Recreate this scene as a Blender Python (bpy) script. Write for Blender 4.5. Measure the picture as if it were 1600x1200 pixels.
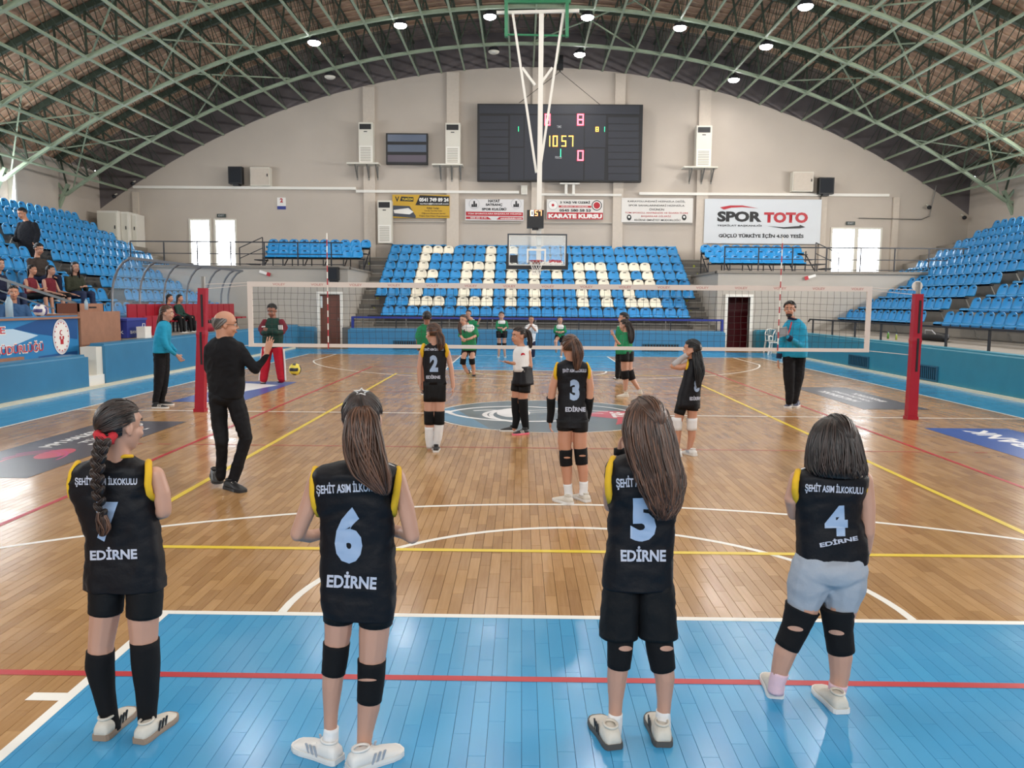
import bpy, bmesh, math, random
from mathutils import Vector, Matrix, noise
from mathutils.bvhtree import BVHTree
scene = bpy.context.scene
for _o in list(bpy.data.objects): bpy.data.objects.remove(_o)
C = scene.collection
R = math.radians; PI = math.pi
V = Vector
random.seed(7)

# ---------------------------------------------------------------- camera, world, lights, exposure
CF, CL = 1249.5, V((-.437, 1.441, 1.7526))
_yaw, _pit, _rol = .0110, .1012, .0084
_f = V((-math.sin(_yaw)*math.cos(_pit), math.cos(_yaw)*math.cos(_pit), -math.sin(_pit)))
_r = V((math.cos(_yaw), math.sin(_yaw), 0)); _u = _r.cross(_f)
_c, _s = math.cos(_rol), math.sin(_rol)
_r, _u = _c*_r + _s*_u, -_s*_r + _c*_u
cam = bpy.data.objects.new('camera', bpy.data.cameras.new('camera')); C.objects.link(cam)
cam.matrix_world = Matrix(((_r.x, _u.x, -_f.x, CL.x), (_r.y, _u.y, -_f.y, CL.y), (_r.z, _u.z, -_f.z, CL.z), (0, 0, 0, 1)))
cam.data.sensor_width = 36; cam.data.lens = CF*36/1600; cam.data.clip_end = 200; cam.data.clip_start = .05
scene.camera = cam
scene.view_settings.view_transform = 'Standard'; scene.view_settings.look = 'None'
scene.view_settings.exposure = 0.06; scene.view_settings.gamma = 1; scene.view_settings.use_curve_mapping = False
scene.cycles.use_denoising = True
scene.cycles.max_bounces = 6; scene.cycles.diffuse_bounces = 4; scene.cycles.glossy_bounces = 3
scene.cycles.transparent_max_bounces = 12; scene.cycles.transmission_bounces = 4
scene.cycles.caustics_reflective = False; scene.cycles.caustics_refractive = False
scene.cycles.sample_clamp_indirect = 6
w = bpy.data.worlds.new('daylight'); scene.world = w; w.use_nodes = True
w.node_tree.nodes['Background'].inputs[0].default_value = (.90, .95, 1, 1)
w.node_tree.nodes['Background'].inputs[1].default_value = 13.0

def area(name, loc, rot, sx, sy, power, col=(1, 1, 1)):
    l = bpy.data.lights.new(name, 'AREA'); l.shape = 'RECTANGLE'; l.size = sx; l.size_y = sy
    l.energy = power; l.color = col
    o = bpy.data.objects.new(name, l); o.location = loc; o.rotation_euler = rot; C.objects.link(o); return o
# unseen fill lights added to brighten the hall from both sides and from behind
area('daylight_window_right', (19.9, 20.8, 5.75), (0, R(82), 0), 1.4, 23, 4300, (1, .97, .93))
area('daylight_window_left', (-19.9, 20.8, 5.75), (0, R(-82), 0), 1.4, 23, 2000, (.93, .97, 1))
area('daylight_window_behind', (0, -6.05, 6.0), (R(84), 0, 0), 22, 5, 2600, (.95, .98, 1))
LAMP_W = 90

def P(x, y, Y):                      # the point at depth Y seen at pixel x, y of the photograph
    d = _f + _r*((x-800)/CF) - _u*((y-600)/CF)
    return CL + d*((Y-CL.y)/d.y)
def G(x, y, Z=0.0):
    d = _f + _r*((x-800)/CF) - _u*((y-600)/CF)
    return CL + d*((Z-CL.z)/d.z)
def px(p):
    d = V(p)-CL; z = d.dot(_f)
    return 800+CF*d.dot(_r)/z, 600-CF*d.dot(_u)/z, z

# ---------------------------------------------------------------- materials
def lin(h):
    h = h.lstrip('#'); o = []
    for i in (0, 2, 4):
        c = int(h[i:i+2], 16)/255; o.append(c/12.92 if c <= .04045 else ((c+.055)/1.055)**2.4)
    return (o[0], o[1], o[2], 1)
MC = {}
def mat(name, col='#888888', rough=.5, metal=0, spec=.5, emit=0, noise_amt=0, nscale=8, bump=0, bscale=40, alpha=1, trans=0, coat=0, jitter=0):
    if name in MC: return MC[name]
    m = bpy.data.materials.new(name); m.use_nodes = True; nt = m.node_tree; N = nt.nodes; L = nt.links
    b = N['Principled BSDF']; c = lin(col); b.inputs['Base Color'].default_value = c
    b.inputs['Roughness'].default_value = rough; b.inputs['Metallic'].default_value = metal
    b.inputs['Specular IOR Level'].default_value = spec
    b.inputs['Coat Weight'].default_value = coat; b.inputs['Coat Roughness'].default_value = .12
    if emit:
        b.inputs['Emission Color'].default_value = c; b.inputs['Emission Strength'].default_value = emit
    if alpha < 1: b.inputs['Alpha'].default_value = alpha
    if trans: b.inputs['Transmission Weight'].default_value = trans
    src = None
    if noise_amt or bump:
        tc = N.new('ShaderNodeTexCoord')
    if noise_amt:
        n = N.new('ShaderNodeTexNoise'); n.inputs['Scale'].default_value = nscale; n.inputs['Detail'].default_value = 6
        L.new(tc.outputs['Object'], n.inputs['Vector'])
        mr = N.new('ShaderNodeMapRange'); mr.inputs[1].default_value = .25; mr.inputs[2].default_value = .75
        mr.inputs[3].default_value = 1-noise_amt; mr.inputs[4].default_value = 1+noise_amt
        L.new(n.outputs['Fac'], mr.inputs[0])
        mx = N.new('ShaderNodeVectorMath'); mx.operation = 'SCALE'; mx.inputs[0].default_value = c[:3]
        L.new(mr.outputs[0], mx.inputs['Scale']); L.new(mx.outputs[0], b.inputs['Base Color'])
    if jitter:
        oi = N.new('ShaderNodeObjectInfo'); mr = N.new('ShaderNodeMapRange')
        mr.inputs[3].default_value = 1-jitter; mr.inputs[4].default_value = 1+jitter; L.new(oi.outputs['Random'], mr.inputs[0])
        mx = N.new('ShaderNodeVectorMath'); mx.operation = 'SCALE'; mx.inputs[0].default_value = c[:3]
        if noise_amt: L.new(b.inputs['Base Color'].links[0].from_socket, mx.inputs[0])
        L.new(mr.outputs[0], mx.inputs['Scale']); L.new(mx.outputs[0], b.inputs['Base Color'])
    if bump:
        n = N.new('ShaderNodeTexNoise'); n.inputs['Scale'].default_value = bscale; n.inputs['Detail'].default_value = 5
        L.new(tc.outputs['Object'], n.inputs['Vector'])
        bp = N.new('ShaderNodeBump'); bp.inputs['Strength'].default_value = bump; bp.inputs['Distance'].default_value = .02
        L.new(n.outputs['Fac'], bp.inputs['Height']); L.new(bp.outputs[0], b.inputs['Normal'])
    MC[name] = m; return m

def floor_mat(name, c1, c2, rough, attr, grain=1.0):
    m = bpy.data.materials.new(name); m.use_nodes = True; nt = m.node_tree; N = nt.nodes; L = nt.links
    b = N['Principled BSDF']; b.inputs['Roughness'].default_value = rough; b.inputs['Specular IOR Level'].default_value = .5
    geo = N.new('ShaderNodeNewGeometry')
    if attr:
        a = N.new('ShaderNodeAttribute'); a.attribute_name = 'tone'; fac = a.outputs['Fac']
    else:
        a = N.new('ShaderNodeObjectInfo'); fac = a.outputs['Random']
    mp = N.new('ShaderNodeMapping'); mp.inputs['Scale'].default_value = (60, 3.5, 1)
    L.new(geo.outputs['Position'], mp.inputs['Vector'])
    n = N.new('ShaderNodeTexNoise'); n.inputs['Scale'].default_value = 1.0; n.inputs['Detail'].default_value = 5
    L.new(mp.outputs[0], n.inputs['Vector'])
    ma = N.new('ShaderNodeMath'); ma.operation = 'MULTIPLY_ADD'; L.new(n.outputs['Fac'], ma.inputs[0]); ma.inputs[1].default_value = .55*grain
    mb = N.new('ShaderNodeMath'); mb.operation = 'MULTIPLY_ADD'; L.new(fac, mb.inputs[0]); mb.inputs[1].default_value = .42; mb.inputs[2].default_value = .0
    L.new(mb.outputs[0], ma.inputs[2])
    cr = N.new('ShaderNodeMix'); cr.data_type = 'RGBA'; cr.inputs[6].default_value = lin(c1); cr.inputs[7].default_value = lin(c2)
    L.new(ma.outputs[0], cr.inputs[0]); L.new(cr.outputs[2], b.inputs['Base Color'])
    n2 = N.new('ShaderNodeTexNoise'); n2.inputs['Scale'].default_value = 2.3; n2.inputs['Detail'].default_value = 4
    L.new(geo.outputs['Position'], n2.inputs['Vector'])
    mr = N.new('ShaderNodeMapRange'); mr.inputs[1].default_value = .3; mr.inputs[2].default_value = .7
    mr.inputs[3].default_value = rough*.75; mr.inputs[4].default_value = rough*1.35
    L.new(n2.outputs['Fac'], mr.inputs[0]); L.new(mr.outputs[0], b.inputs['Roughness'])
    bp = N.new('ShaderNodeBump'); bp.inputs['Strength'].default_value = .15; bp.inputs['Distance'].default_value = .003
    L.new(n2.outputs['Fac'], bp.inputs['Height']); L.new(bp.outputs[0], b.inputs['Normal'])
    return m

M = {}
M['wood'] = floor_mat('oak_parquet', '#89623b', '#c69d6d', .2, True)
M['wood1'] = floor_mat('oak_parquet_single', '#89623b', '#c69d6d', .2, False)
M['blue'] = floor_mat('blue_floor_paint', '#3d8fbf', '#4fa2cd', .2, True, .3)
M['blue1'] = floor_mat('blue_floor_paint_single', '#3d8fbf', '#4fa2cd', .2, False, .3)
M['sub'] = mat('subfloor', '#4a3524', .8)
M['lw'] = mat('white_line_paint', '#e9e6df', .35); M['lr'] = mat('red_line_paint', '#b2242c', .35); M['ly'] = mat('yellow_line_paint', '#dfc235', .35)
M['lt'] = mat('thin_pale_red', '#a9473a', .35)
M['wall'] = mat('plaster_wall', '#bfb4a9', .85, noise_amt=.05, nscale=.6, bump=.1, bscale=8)
M['wall2'] = mat('grey_plaster', '#b3aca3', .85, noise_amt=.05, nscale=.8, bump=.1, bscale=8)
M['pil'] = mat('pilaster_plaster', '#cbbfb2', .85, noise_amt=.04)
M['soot'] = mat('sooty_concrete', '#6a6364', .9, noise_amt=.25, nscale=1.2)  # darker grey for the band above the end wall's arch
M['conc'] = mat('concrete', '#8b847b', .85, noise_amt=.12, nscale=2, bump=.2, bscale=12)
M['concd'] = mat('dark_concrete', '#6d6a66', .85, noise_amt=.12, nscale=2, bump=.2)
M['pad'] = mat('blue_wall_padding', '#36779c', .45, noise_amt=.06, nscale=3, bump=.15, bscale=3)
M['padr'] = mat('teal_wall_padding', '#2a7a90', .42, noise_amt=.06, nscale=3, bump=.15, bscale=3)  # same blue padding; the right side's different light is put into this colour
M['seat'] = mat('blue_seat_plastic', '#2b8cc9', .28, jitter=.07)
M['seatw'] = mat('white_seat_plastic', '#ece5d3', .35, jitter=.05)
M['green'] = mat('pale_green_steel', '#93a38c', .5, noise_amt=.08)
M['dgreen'] = mat('dark_green_steel', '#3f4c40', .6)
M['mgreen'] = mat('bright_green_steel', '#1f7a4f', .4)
M['deck'] = mat('brown_roof_reed', '#b08f78', .9, noise_amt=.28, nscale=5, bump=.6, bscale=14, jitter=.14)
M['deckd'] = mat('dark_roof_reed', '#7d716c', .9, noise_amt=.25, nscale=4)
M['black'] = mat('black_plastic', '#17171a', .5); M['dark'] = mat('dark_steel', '#2a2b30', .5, metal=.3)
M['white'] = mat('white_paint', '#e8e4dc', .45); M['offw'] = mat('offwhite_plastic', '#d9d4c8', .5)
M['steel'] = mat('grey_steel', '#8c8a86', .4, metal=.6); M['redpad'] = mat('red_vinyl_padding', '#a3142b', .4, bump=.3, bscale=6)
M['net'] = mat('dark_net_cord', '#3a3634', .8); M['tape'] = mat('white_net_tape', '#ddd3cc', .7)
M['red'] = mat('red_print', '#b3222e', .5); M['brown'] = mat('brown_door', '#6b3f32', .5, noise_amt=.1)
M['lamp'] = mat('lamp_glass', '#ffffff', .3, emit=30)
M['woodb'] = mat('beech_panel', '#9a6f58', .55, noise_amt=.12, nscale=6)
M['navy'] = mat('navy_paint', '#1d2f86', .4); M['ink'] = mat('black_ink', '#16161a', .5)

# ---------------------------------------------------------------- mesh helpers
class MB:
    def __init__(s): s.v = []; s.f = []; s.m = []; s.mi = 0; s.tone = []
    def quad(s, *p):
        n = len(s.v); s.v += [tuple(q) for q in p]; s.f.append(tuple(range(n, n+len(p)))); s.m.append(s.mi)
    def box(s, x0, y0, z0, x1, y1, z1, bottom=True):
        n = len(s.v)
        s.v += [(x0, y0, z0), (x1, y0, z0), (x1, y1, z0), (x0, y1, z0), (x0, y0, z1), (x1, y0, z1), (x1, y1, z1), (x0, y1, z1)]
        F = [(4, 5, 6, 7), (0, 1, 5, 4), (1, 2, 6, 5), (2, 3, 7, 6), (3, 0, 4, 7)]
        if bottom: F.append((3, 2, 1, 0))
        s.f += [tuple(n+i for i in f) for f in F]; s.m += [s.mi]*len(F)
    def obox(s, c, ax, ay, az):          # oriented box: centre and three half vectors
        n = len(s.v); c = V(c)
        for k in (-1, 1):
            for i, j in ((-1, -1), (1, -1), (1, 1), (-1, 1)): s.v.append(tuple(c + V(ax)*i + V(ay)*j + V(az)*k))
        s.f += [tuple(n+i for i in f) for f in ((4, 5, 6, 7), (0, 1, 5, 4), (1, 2, 6, 5), (2, 3, 7, 6), (3, 0, 4, 7), (3, 2, 1, 0))]; s.m += [s.mi]*6
    def bar(s, a, b, w, h=None, up=(0, 0, 1)):
        a, b = V(a), V(b); d = (b-a); L = d.length; d.normalize(); u = V(up)
        if abs(d.dot(u)) > .95: u = V((1, 0, 0)) if abs(d.x) < .9 else V((0, 1, 0))
        r = d.cross(u).normalized(); u = r.cross(d); h = h or w
        s.obox((a+b)/2, d*L/2, r*w/2, u*h/2)
    def tube(s, pts, rad, n=8, closed=False, caps=True, sq=None):
        pts = [V(p) for p in pts]; K = len(pts); base = len(s.v)
        rr = rad if isinstance(rad, (list, tuple)) else [rad]*K
        prev = None
        for i, p in enumerate(pts):
            if closed: d = (pts[(i+1) % K]-pts[i-1])
            else: d = pts[min(i+1, K-1)]-pts[max(i-1, 0)]
            if d.length < 1e-9: d = V((0, 0, 1))
            d.normalize()
            if prev is None:
                u = V((0, 0, 1)) if abs(d.z) < .9 else V((0, 1, 0))
                a = d.cross(u).normalized()
            else: a = (prev - d*prev.dot(d)).normalized()
            prev = a; b = d.cross(a); r = rr[i]
            ra, rb = (r if not isinstance(r, (list, tuple)) else r[0]), (r if not isinstance(r, (list, tuple)) else r[1])
            for k in range(n):
                t = 2*PI*k/n; s.v.append(tuple(p + a*math.cos(t)*ra + b*math.sin(t)*rb))
        for i in range(K if closed else K-1):
            for k in range(n):
                a0 = base+i*n+k; a1 = base+i*n+(k+1) % n; j = (i+1) % K
                s.f.append((a0, a1, base+j*n+(k+1) % n, base+j*n+k)); s.m.append(s.mi)
        if caps and not closed:
            s.f.append(tuple(base+k for k in range(n-1, -1, -1))); s.m.append(s.mi)
            s.f.append(tuple(base+(K-1)*n+k for k in range(n))); s.m.append(s.mi)
    def loft(s, rings, caps=True):
        base = len(s.v); n = len(rings[0])
        for r in rings: s.v += [tuple(p) for p in r]
        for i in range(len(rings)-1):
            for k in range(n):
                s.f.append((base+i*n+k, base+i*n+(k+1) % n, base+(i+1)*n+(k+1) % n, base+(i+1)*n+k)); s.m.append(s.mi)
        if caps:
            s.f.append(tuple(base+k for k in range(n-1, -1, -1))); s.m.append(s.mi)
            s.f.append(tuple(base+(len(rings)-1)*n+k for k in range(n))); s.m.append(s.mi)
    def ell(s, c, a, b, cz, seg=14, rings=9, M3=None):   # ellipsoid with radii a, b, cz
        c = V(c); rs = []
        for i in range(rings+1):
            t = PI*(i+.02)/(rings+.04); ring = []
            for k in range(seg):
                q = 2*PI*k/seg; p = V((a*math.sin(t)*math.cos(q), b*math.sin(t)*math.sin(q), -cz*math.cos(t)))
                if M3: p = M3 @ p
                ring.append(c+p)
            rs.append(ring)
        s.loft(rs)
    def mesh(s, name, mats, smooth=False):
        me = bpy.data.meshes.new(name); me.from_pydata(s.v, [], s.f)
        mats = mats if isinstance(mats, (list, tuple)) else [mats]
        for m in mats: me.materials.append(m)
        me.polygons.foreach_set('material_index', s.m)
        if smooth: me.polygons.foreach_set('use_smooth', [True]*len(s.f))
        if s.tone:
            at = me.attributes.new('tone', 'FLOAT', 'FACE'); at.data.foreach_set('value', s.tone)
        me.update(); return me
    def build(s, name, mats, parent=None, smooth=False, **k):
        o = bpy.data.objects.new(name, s.mesh(name, mats, smooth)); C.objects.link(o)
        if parent: o.parent = parent
        tag(o, **k); return o
def tag(o, label=None, cat=None, group=None, kind=None):
    if label: o['label'] = label
    if cat: o['category'] = cat
    if group: o['group'] = group
    if kind: o['kind'] = kind
    return o
def empty(name, loc=(0, 0, 0), label=None, cat=None, group=None, kind=None):
    o = bpy.data.objects.new(name, None); o.location = loc; o.empty_display_size = .1; C.objects.link(o)
    return tag(o, label, cat, group, kind)
def inv(o, parent):                    # parent keeping world coordinates of an already world-placed mesh
    o.parent = parent; o.matrix_parent_inverse = Matrix.Translation(parent.location).inverted(); return o
def put(mb, name, mats, parent, smooth=False, label=None, kind=None):
    o = mb.build(name, mats, None, smooth, label=label, kind=kind); inv(o, parent); return o
def link(name, me, parent=None, loc=(0, 0, 0), rot=(0, 0, 0)):
    o = bpy.data.objects.new(name, me); C.objects.link(o); o.parent = parent; o.location = loc; o.rotation_euler = rot; return o
def text_mesh(txt, bold=0.0, step=None):
    cu = bpy.data.curves.new('t', 'FONT'); cu.body = txt; cu.align_x = 'CENTER'; cu.align_y = 'CENTER'; cu.offset = bold; cu.resolution_u = 3
    o = bpy.data.objects.new('t', cu); C.objects.link(o); dg = bpy.context.evaluated_depsgraph_get()
    me = bpy.data.meshes.new_from_object(o.evaluated_get(dg)); bpy.data.objects.remove(o); bpy.data.curves.remove(cu)
    bm = bmesh.new(); bm.from_mesh(me); bpy.data.meshes.remove(me)
    xs = [v.co.x for v in bm.verts]; ys = [v.co.y for v in bm.verts]
    if not xs: return bm
    cx, cy, sx, sy = (min(xs)+max(xs))/2, (min(ys)+max(ys))/2, max(xs)-min(xs), max(ys)-min(ys)
    for v in bm.verts: v.co = V(((v.co.x-cx)/sx, (v.co.y-cy)/sy, 0))    # unit box centred on 0
    if step:
        k = -.5
        while k < .5:
            for nrm in ((1, 0, 0), (0, 1, 0)):
                bmesh.ops.bisect_plane(bm, geom=bm.verts[:]+bm.edges[:]+bm.faces[:], plane_co=V(nrm)*k, plane_no=nrm)
            k += step
    return bm
def flat_text(txt, o, ux, uz, w, h, m, parent, name='lettering', bold=.02, slant=0):   # lettering on a plane: centre o, unit vectors, width, height
    bm = text_mesh(txt, bold); o, ux, uz = V(o), V(ux), V(uz)
    for v in bm.verts: x, y = v.co.x, v.co.y; v.co = o + ux*(x*w + slant*y*h) + uz*y*h
    me = bpy.data.meshes.new(name); bm.to_mesh(me); bm.free(); me.materials.append(m)
    ob = bpy.data.objects.new(name, me); C.objects.link(ob); inv(ob, parent); return ob
# the arched roof: a cylinder along Y
RR, AP = 34.3, 12.4
def arc(a, d=0.0): return V(((RR+d)*math.sin(a), 0, AP-RR+(RR+d)*math.cos(a)))
# ================================================================ THE SETTING
floor = empty('floor', kind='structure')
fb = MB(); fb.box(-20.3, -6.2, -.12, 20.3, 41.5, -.006); put(fb, 'floor_slab', M['sub'], floor)
regions = [('w', -7.5, 0, -2.45, 5.8), ('b', -2.45, 0, 2.45, 5.8), ('w', 2.45, 0, 7.5, 5.8), ('w', -7.5, 5.8, 7.5, 22.2),
           ('w', -7.5, 22.2, -2.45, 28), ('b', -2.45, 22.2, 2.45, 28), ('w', 2.45, 22.2, 7.5, 28),
           ('b', -8.9, -2, -7.5, 31), ('b', 7.5, -2, 8.9, 31), ('b', -7.5, 28, 7.5, 31), ('b', -7.5, -2, 7.5, 0), ('w', -8.9, 31, 8.9, 32.5)]
def plank_faces(mb, x0, y0, x1, y1, g=.0007, e=.0016):
    pass; n = len(mb.v)
    mb.v += [(x0+g, y0+g, -.004), (x1-g, y0+g, -.004), (x1-g, y1-g, -.004), (x0+g, y1-g, -.004),
             (x0+e, y0+e, 0), (x1-e, y0+e, 0), (x1-e, y1-e, 0), (x0+e, y1-e, 0)]
    for f in ((4, 5, 6, 7), (0, 1, 5, 4), (1, 2, 6, 5), (2, 3, 7, 6), (3, 0, 4, 7)): mb.f.append(tuple(n+i for i in f)); mb.m.append(mb.mi)
PW, PL = .07, .42
cand = []; stuff = {'w': MB(), 'b': MB()}
rp = random.Random(3)
for kd, x0, y0, x1, y1 in regions:
    i = math.floor(x0/PW)
    while i*PW < x1-1e-6:
        xa, xb = max(x0, i*PW), min(x1, (i+1)*PW); off = ((i*.618) % 1)*PL
        y = math.floor((y0-off)/PL)*PL+off
        while y < y1-1e-6:
            ya, yb = max(y0, y), min(y1, y+PL)
            if yb-ya > .01 and xb-xa > .004:
                full = abs(yb-ya-PL) < 1e-4 and abs(xb-xa-PW) < 1e-4
                z = 99
                if full and y > 3 and y < 12:
                    a, b, z = px(((xa+xb)/2, (ya+yb)/2, 0))
                    if not (0 < a < 1600 and b < 1190): z = 99
                cand.append((z, kd, xa, ya, xb, yb))
            y += PL
        i += 1
cand.sort(key=lambda c: c[0])
pm = {}
for kd, mm in (('w', 'wood1'), ('b', 'blue1')):
    q = MB(); plank_faces(q, -PW/2, -PL/2, PW/2, PL/2, *((.0003, .0009) if kd == 'b' else (.0006, .0014))); pm[kd] = q.mesh('plank', M[mm])
for k, (z, kd, xa, ya, xb, yb) in enumerate(cand):
    if k < 300: link('plank', pm[kd], floor, ((xa+xb)/2, (ya+yb)/2, 0))
    else:
        plank_faces(stuff[kd], xa, ya, xb, yb, *((.0003, .0009) if kd == 'b' else (.0006, .0014))); t = rp.random(); stuff[kd].tone += [t]*5
put(stuff['w'], 'parquet', M['wood'], floor, kind='stuff'); put(stuff['b'], 'painted_parquet', M['blue'], floor, kind='stuff')

LZ = [.0008]
def strip(pts, w, m, name='court_line', closed=False, par=floor):
    LZ[0] += .00002; z = LZ[0]; mb = MB(); P2 = [V((p[0], p[1], 0)) for p in pts]; K = len(P2); L_, R_ = [], []
    for i, p in enumerate(P2):
        d = (P2[(i+1) % K]-P2[i-1]) if closed else (P2[min(i+1, K-1)]-P2[max(i-1, 0)])
        d.normalize(); n = V((-d.y, d.x, 0))*w/2; L_.append(p+n+V((0, 0, z))); R_.append(p-n+V((0, 0, z)))
    for i in range(K if closed else K-1): j = (i+1) % K; mb.quad(R_[i], R_[j], L_[j], L_[i])
    return put(mb, name, m, par)
def circ(cx, cy, r, a0, a1, n=40): return [(cx+r*math.cos(a0+(a1-a0)*i/n), cy+r*math.sin(a0+(a1-a0)*i/n)) for i in range(n+1)]
for s in (-1, 1): strip([(s*7.525, 0), (s*7.525, 28)], .05, M['lw'])
for y in (-.025, 28.025): strip([(-7.55, y), (7.55, y)], .05, M['lw'])
strip([(-7.5, 14), (-1.8, 14)], .05, M['lw']); strip([(1.8, 14), (7.5, 14)], .05, M['lw'])
strip(circ(0, 14, 1.79, 0, 2*PI, 64)[:-1], .03, M['lw'], closed=True)
for f in (0, 1):
    Y = (lambda y: y) if not f else (lambda y: 28-y)
    strip([(-2.5, Y(5.775)), (2.5, Y(5.775))], .05, M['lw'])
    for s in (-1, 1):
        strip([(s*2.425, Y(0)), (s*2.425, Y(5.76))], .05, M['lw'])
        for y in (1.8, 2.6, 3.0, 3.9, 4.8): strip([(s*2.45, Y(y)), (s*2.6, Y(y))], .07, M['lw'])
    strip([(x, Y(y)) for x, y in circ(0, 5.8, 1.775, 0, PI)], .05, M['lw'])
    a = math.acos(6.6/6.75)
    strip([(x, Y(y)) for x, y in [(6.6, 0)]+circ(0, 1.575, 6.725, a, PI-a, 60)+[(-6.6, 0)]], .05, M['lw'])
for y in (5.025, 22.975): strip([(-4.5 if y > 9 else -7.4, y), (4.5 if y > 9 else 7.4, y)], .05, M['lr'])
for y in (11.03, 16.97):
    strip([(-4.5, y), (4.5, y)], .035, M['lt'])
    for s in (-1, 1):
        for k in range(5): strip([(s*(4.7+k*.35), y), (s*(4.85+k*.35), y)], .035, M['lt'])
for s in (-1, 1): strip([(s*4.475, 5), (s*4.475, 23)], .05, M['lr']); strip([(s*3.5, 6.95), (s*3.5, 21.05)], .06, M['ly'])
for y in (6.97, 21.03): strip([(-3.53, y), (3.53, y)], .06, M['ly'])

# stickers on the floor
M['stk'] = mat('grey_floor_sticker', '#504c52', .3, noise_amt=.1, nscale=3); M['stb'] = mat('blue_floor_sticker', '#36529c', .3)
M['pink'] = mat('pink_print', '#c2477e', .3); M['circ'] = mat('slate_floor_sticker', '#5f6c72', .28, noise_amt=.12, nscale=1.5)
M['circb'] = mat('blue_grey_print', '#5a87a3', .28, noise_amt=.1); M['txt'] = mat('white_print', '#e2e0e0', .4); M['rose'] = mat('rose_print', '#c04a5c', .3)
def sticker(x0, y0, x1, y1, m, lab, lines, swirl=False, group='rectangular stickers on the court floor'):
    LZ[0] = max(LZ[0], .0016)
    e = empty('floor_sticker', ((x0+x1)/2, (y0+y1)/2, 0), lab, 'floor sticker', group)
    q = MB(); sl = .28; q.quad((x0, y0, .0022), (x1, y0+sl*0, .0022), (x1, y1, .0022), (x0, y1, .0022)); put(q, 'sticker_sheet', m, e)
    for t, fx, fy, w, h in lines:
        flat_text(t, (x0+(x1-x0)*fx, y0+(y1-y0)*fy, .0026), (0, 1, 0), (-1, 0, 0), w, h, M['txt'], e, bold=.03)
    if swirl:
        for k, (r, mm) in enumerate(((.42, M['pink']), (.34, M['pink']), (.26, M['rose']))):
            o = strip([(x0+(x1-x0)*.5+a*.8, y0+.9+b*1.3) for a, b in circ(0, 0, r, .4*k, 2.6+.5*k, 20)], .03, mm, 'print_swirl', par=e); o.location.z += .0012
        q = MB(); q.quad(*[((x0+x1)/2+.12+a*.8, y0+1.25+b*1.6, .0030) for a, b in circ(0, 0, .2, 0, 2*PI, 20)[:-1]]); put(q, 'red_print', M['rose'], e)
    return e
sticker(-6.42, 9.1, -5.27, 12.85, M['stk'], 'grey floor sticker with white lettering and a pink swirl', [('MM HALKBANK', .3, .66, 1.7, .16), ('TÜRKİYE', .52, .66, 1.1, .12), ('BASKETBOL', .72, .66, 1.3, .16)], True)
sticker(5.4, 15.0, 6.53, 18.6, M['stk'], 'grey sticker on the floor behind the right net post', [('HALKBANK', .3, .55, 1.8, .17), ('TÜRKİYE KUPASI', .52, .55, 1.8, .14), ('BASKETBOL', .74, .5, 1.4, .14)], False)
sticker(5.4, 9.3, 6.6, 12.95, M['stb'], 'blue sticker on the floor with large white bank lettering', [('HALKBANK', .5, .6, 2.6, .34)], False)
e = sticker(-6.5, 15.1, -5.3, 18.7, M['stb'], 'blue and white sticker on the floor under the shoes of the man in red trousers', [('HALK', .5, .3, 1.2, .3)], False)
q = MB(); q.quad((-6.5, 16.6, .0027), (-5.9, 16.3, .0027), (-5.5, 18.0, .0027), (-6.5, 18.4, .0027)); put(q, 'white_print', M['txt'], e)
e = empty('floor_sticker', (0, 14, 0), 'round slate sticker with a white net pattern in the centre circle', 'floor sticker')
q = MB(); q.quad(*[(a, b+14, .0022) for a, b in circ(0, 0, 1.77, 0, 2*PI, 64)[:-1]]); put(q, 'sticker_sheet', M['circ'], e)
q = MB(); q.quad(*[(a, b+14, .0025) for a, b in circ(0, 0, 1.75, 2.7, 4.2, 24)]); put(q, 'blue_print', M['circb'], e)
for r_, a0, a1, cx, cy, ww in ((1.15, .3, 2.9, -.5, 13.75, .09), (1.3, 3.3, 5.4, -.35, 14.5, .09), (.7, 2.2, 5.0, -.3, 13.9, .08), (1.0, 2.0, 4.2, .1, 13.9, .07), (.5, 0, 2.2, -.9, 13.9, .07), (1.9, 1.2, 1.95, .3, 12.6, .05), (1.9, 1.2, 2.0, .2, 12.35, .04), (1.3, .2, 1.2, .1, 14.0, .05)):
    pts = [(a, b) for a, b in circ(cx, cy, r_, a0, a1, 24) if a*a+(b-14)**2 < 1.68**2]
    if len(pts) > 2: o = strip(pts, ww, M['txt'], 'print_curve', par=e); o.location.z += .0016
q = MB(); q.quad(*[(-.55+a*.27, 14.12+b*.5, .0034) for a, b in circ(0, 0, 1, 0, 2*PI, 16)[:-1]]); put(q, 'white_print', M['txt'], e)
q = MB(); q.quad((.45, 13.95, .0032), (.95, 14.45, .0032), (1.55, 14.4, .0032), (1.5, 13.6, .0032), (.95, 12.95, .0032), (1.05, 13.55, .0032)); put(q, 'red_print', M['rose'], e)
flat_text('TBF', (1.15, 14.0, .0038), (0, 1, 0), (-1, 0, 0), .6, .3, M['txt'], e, bold=.03)

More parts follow.
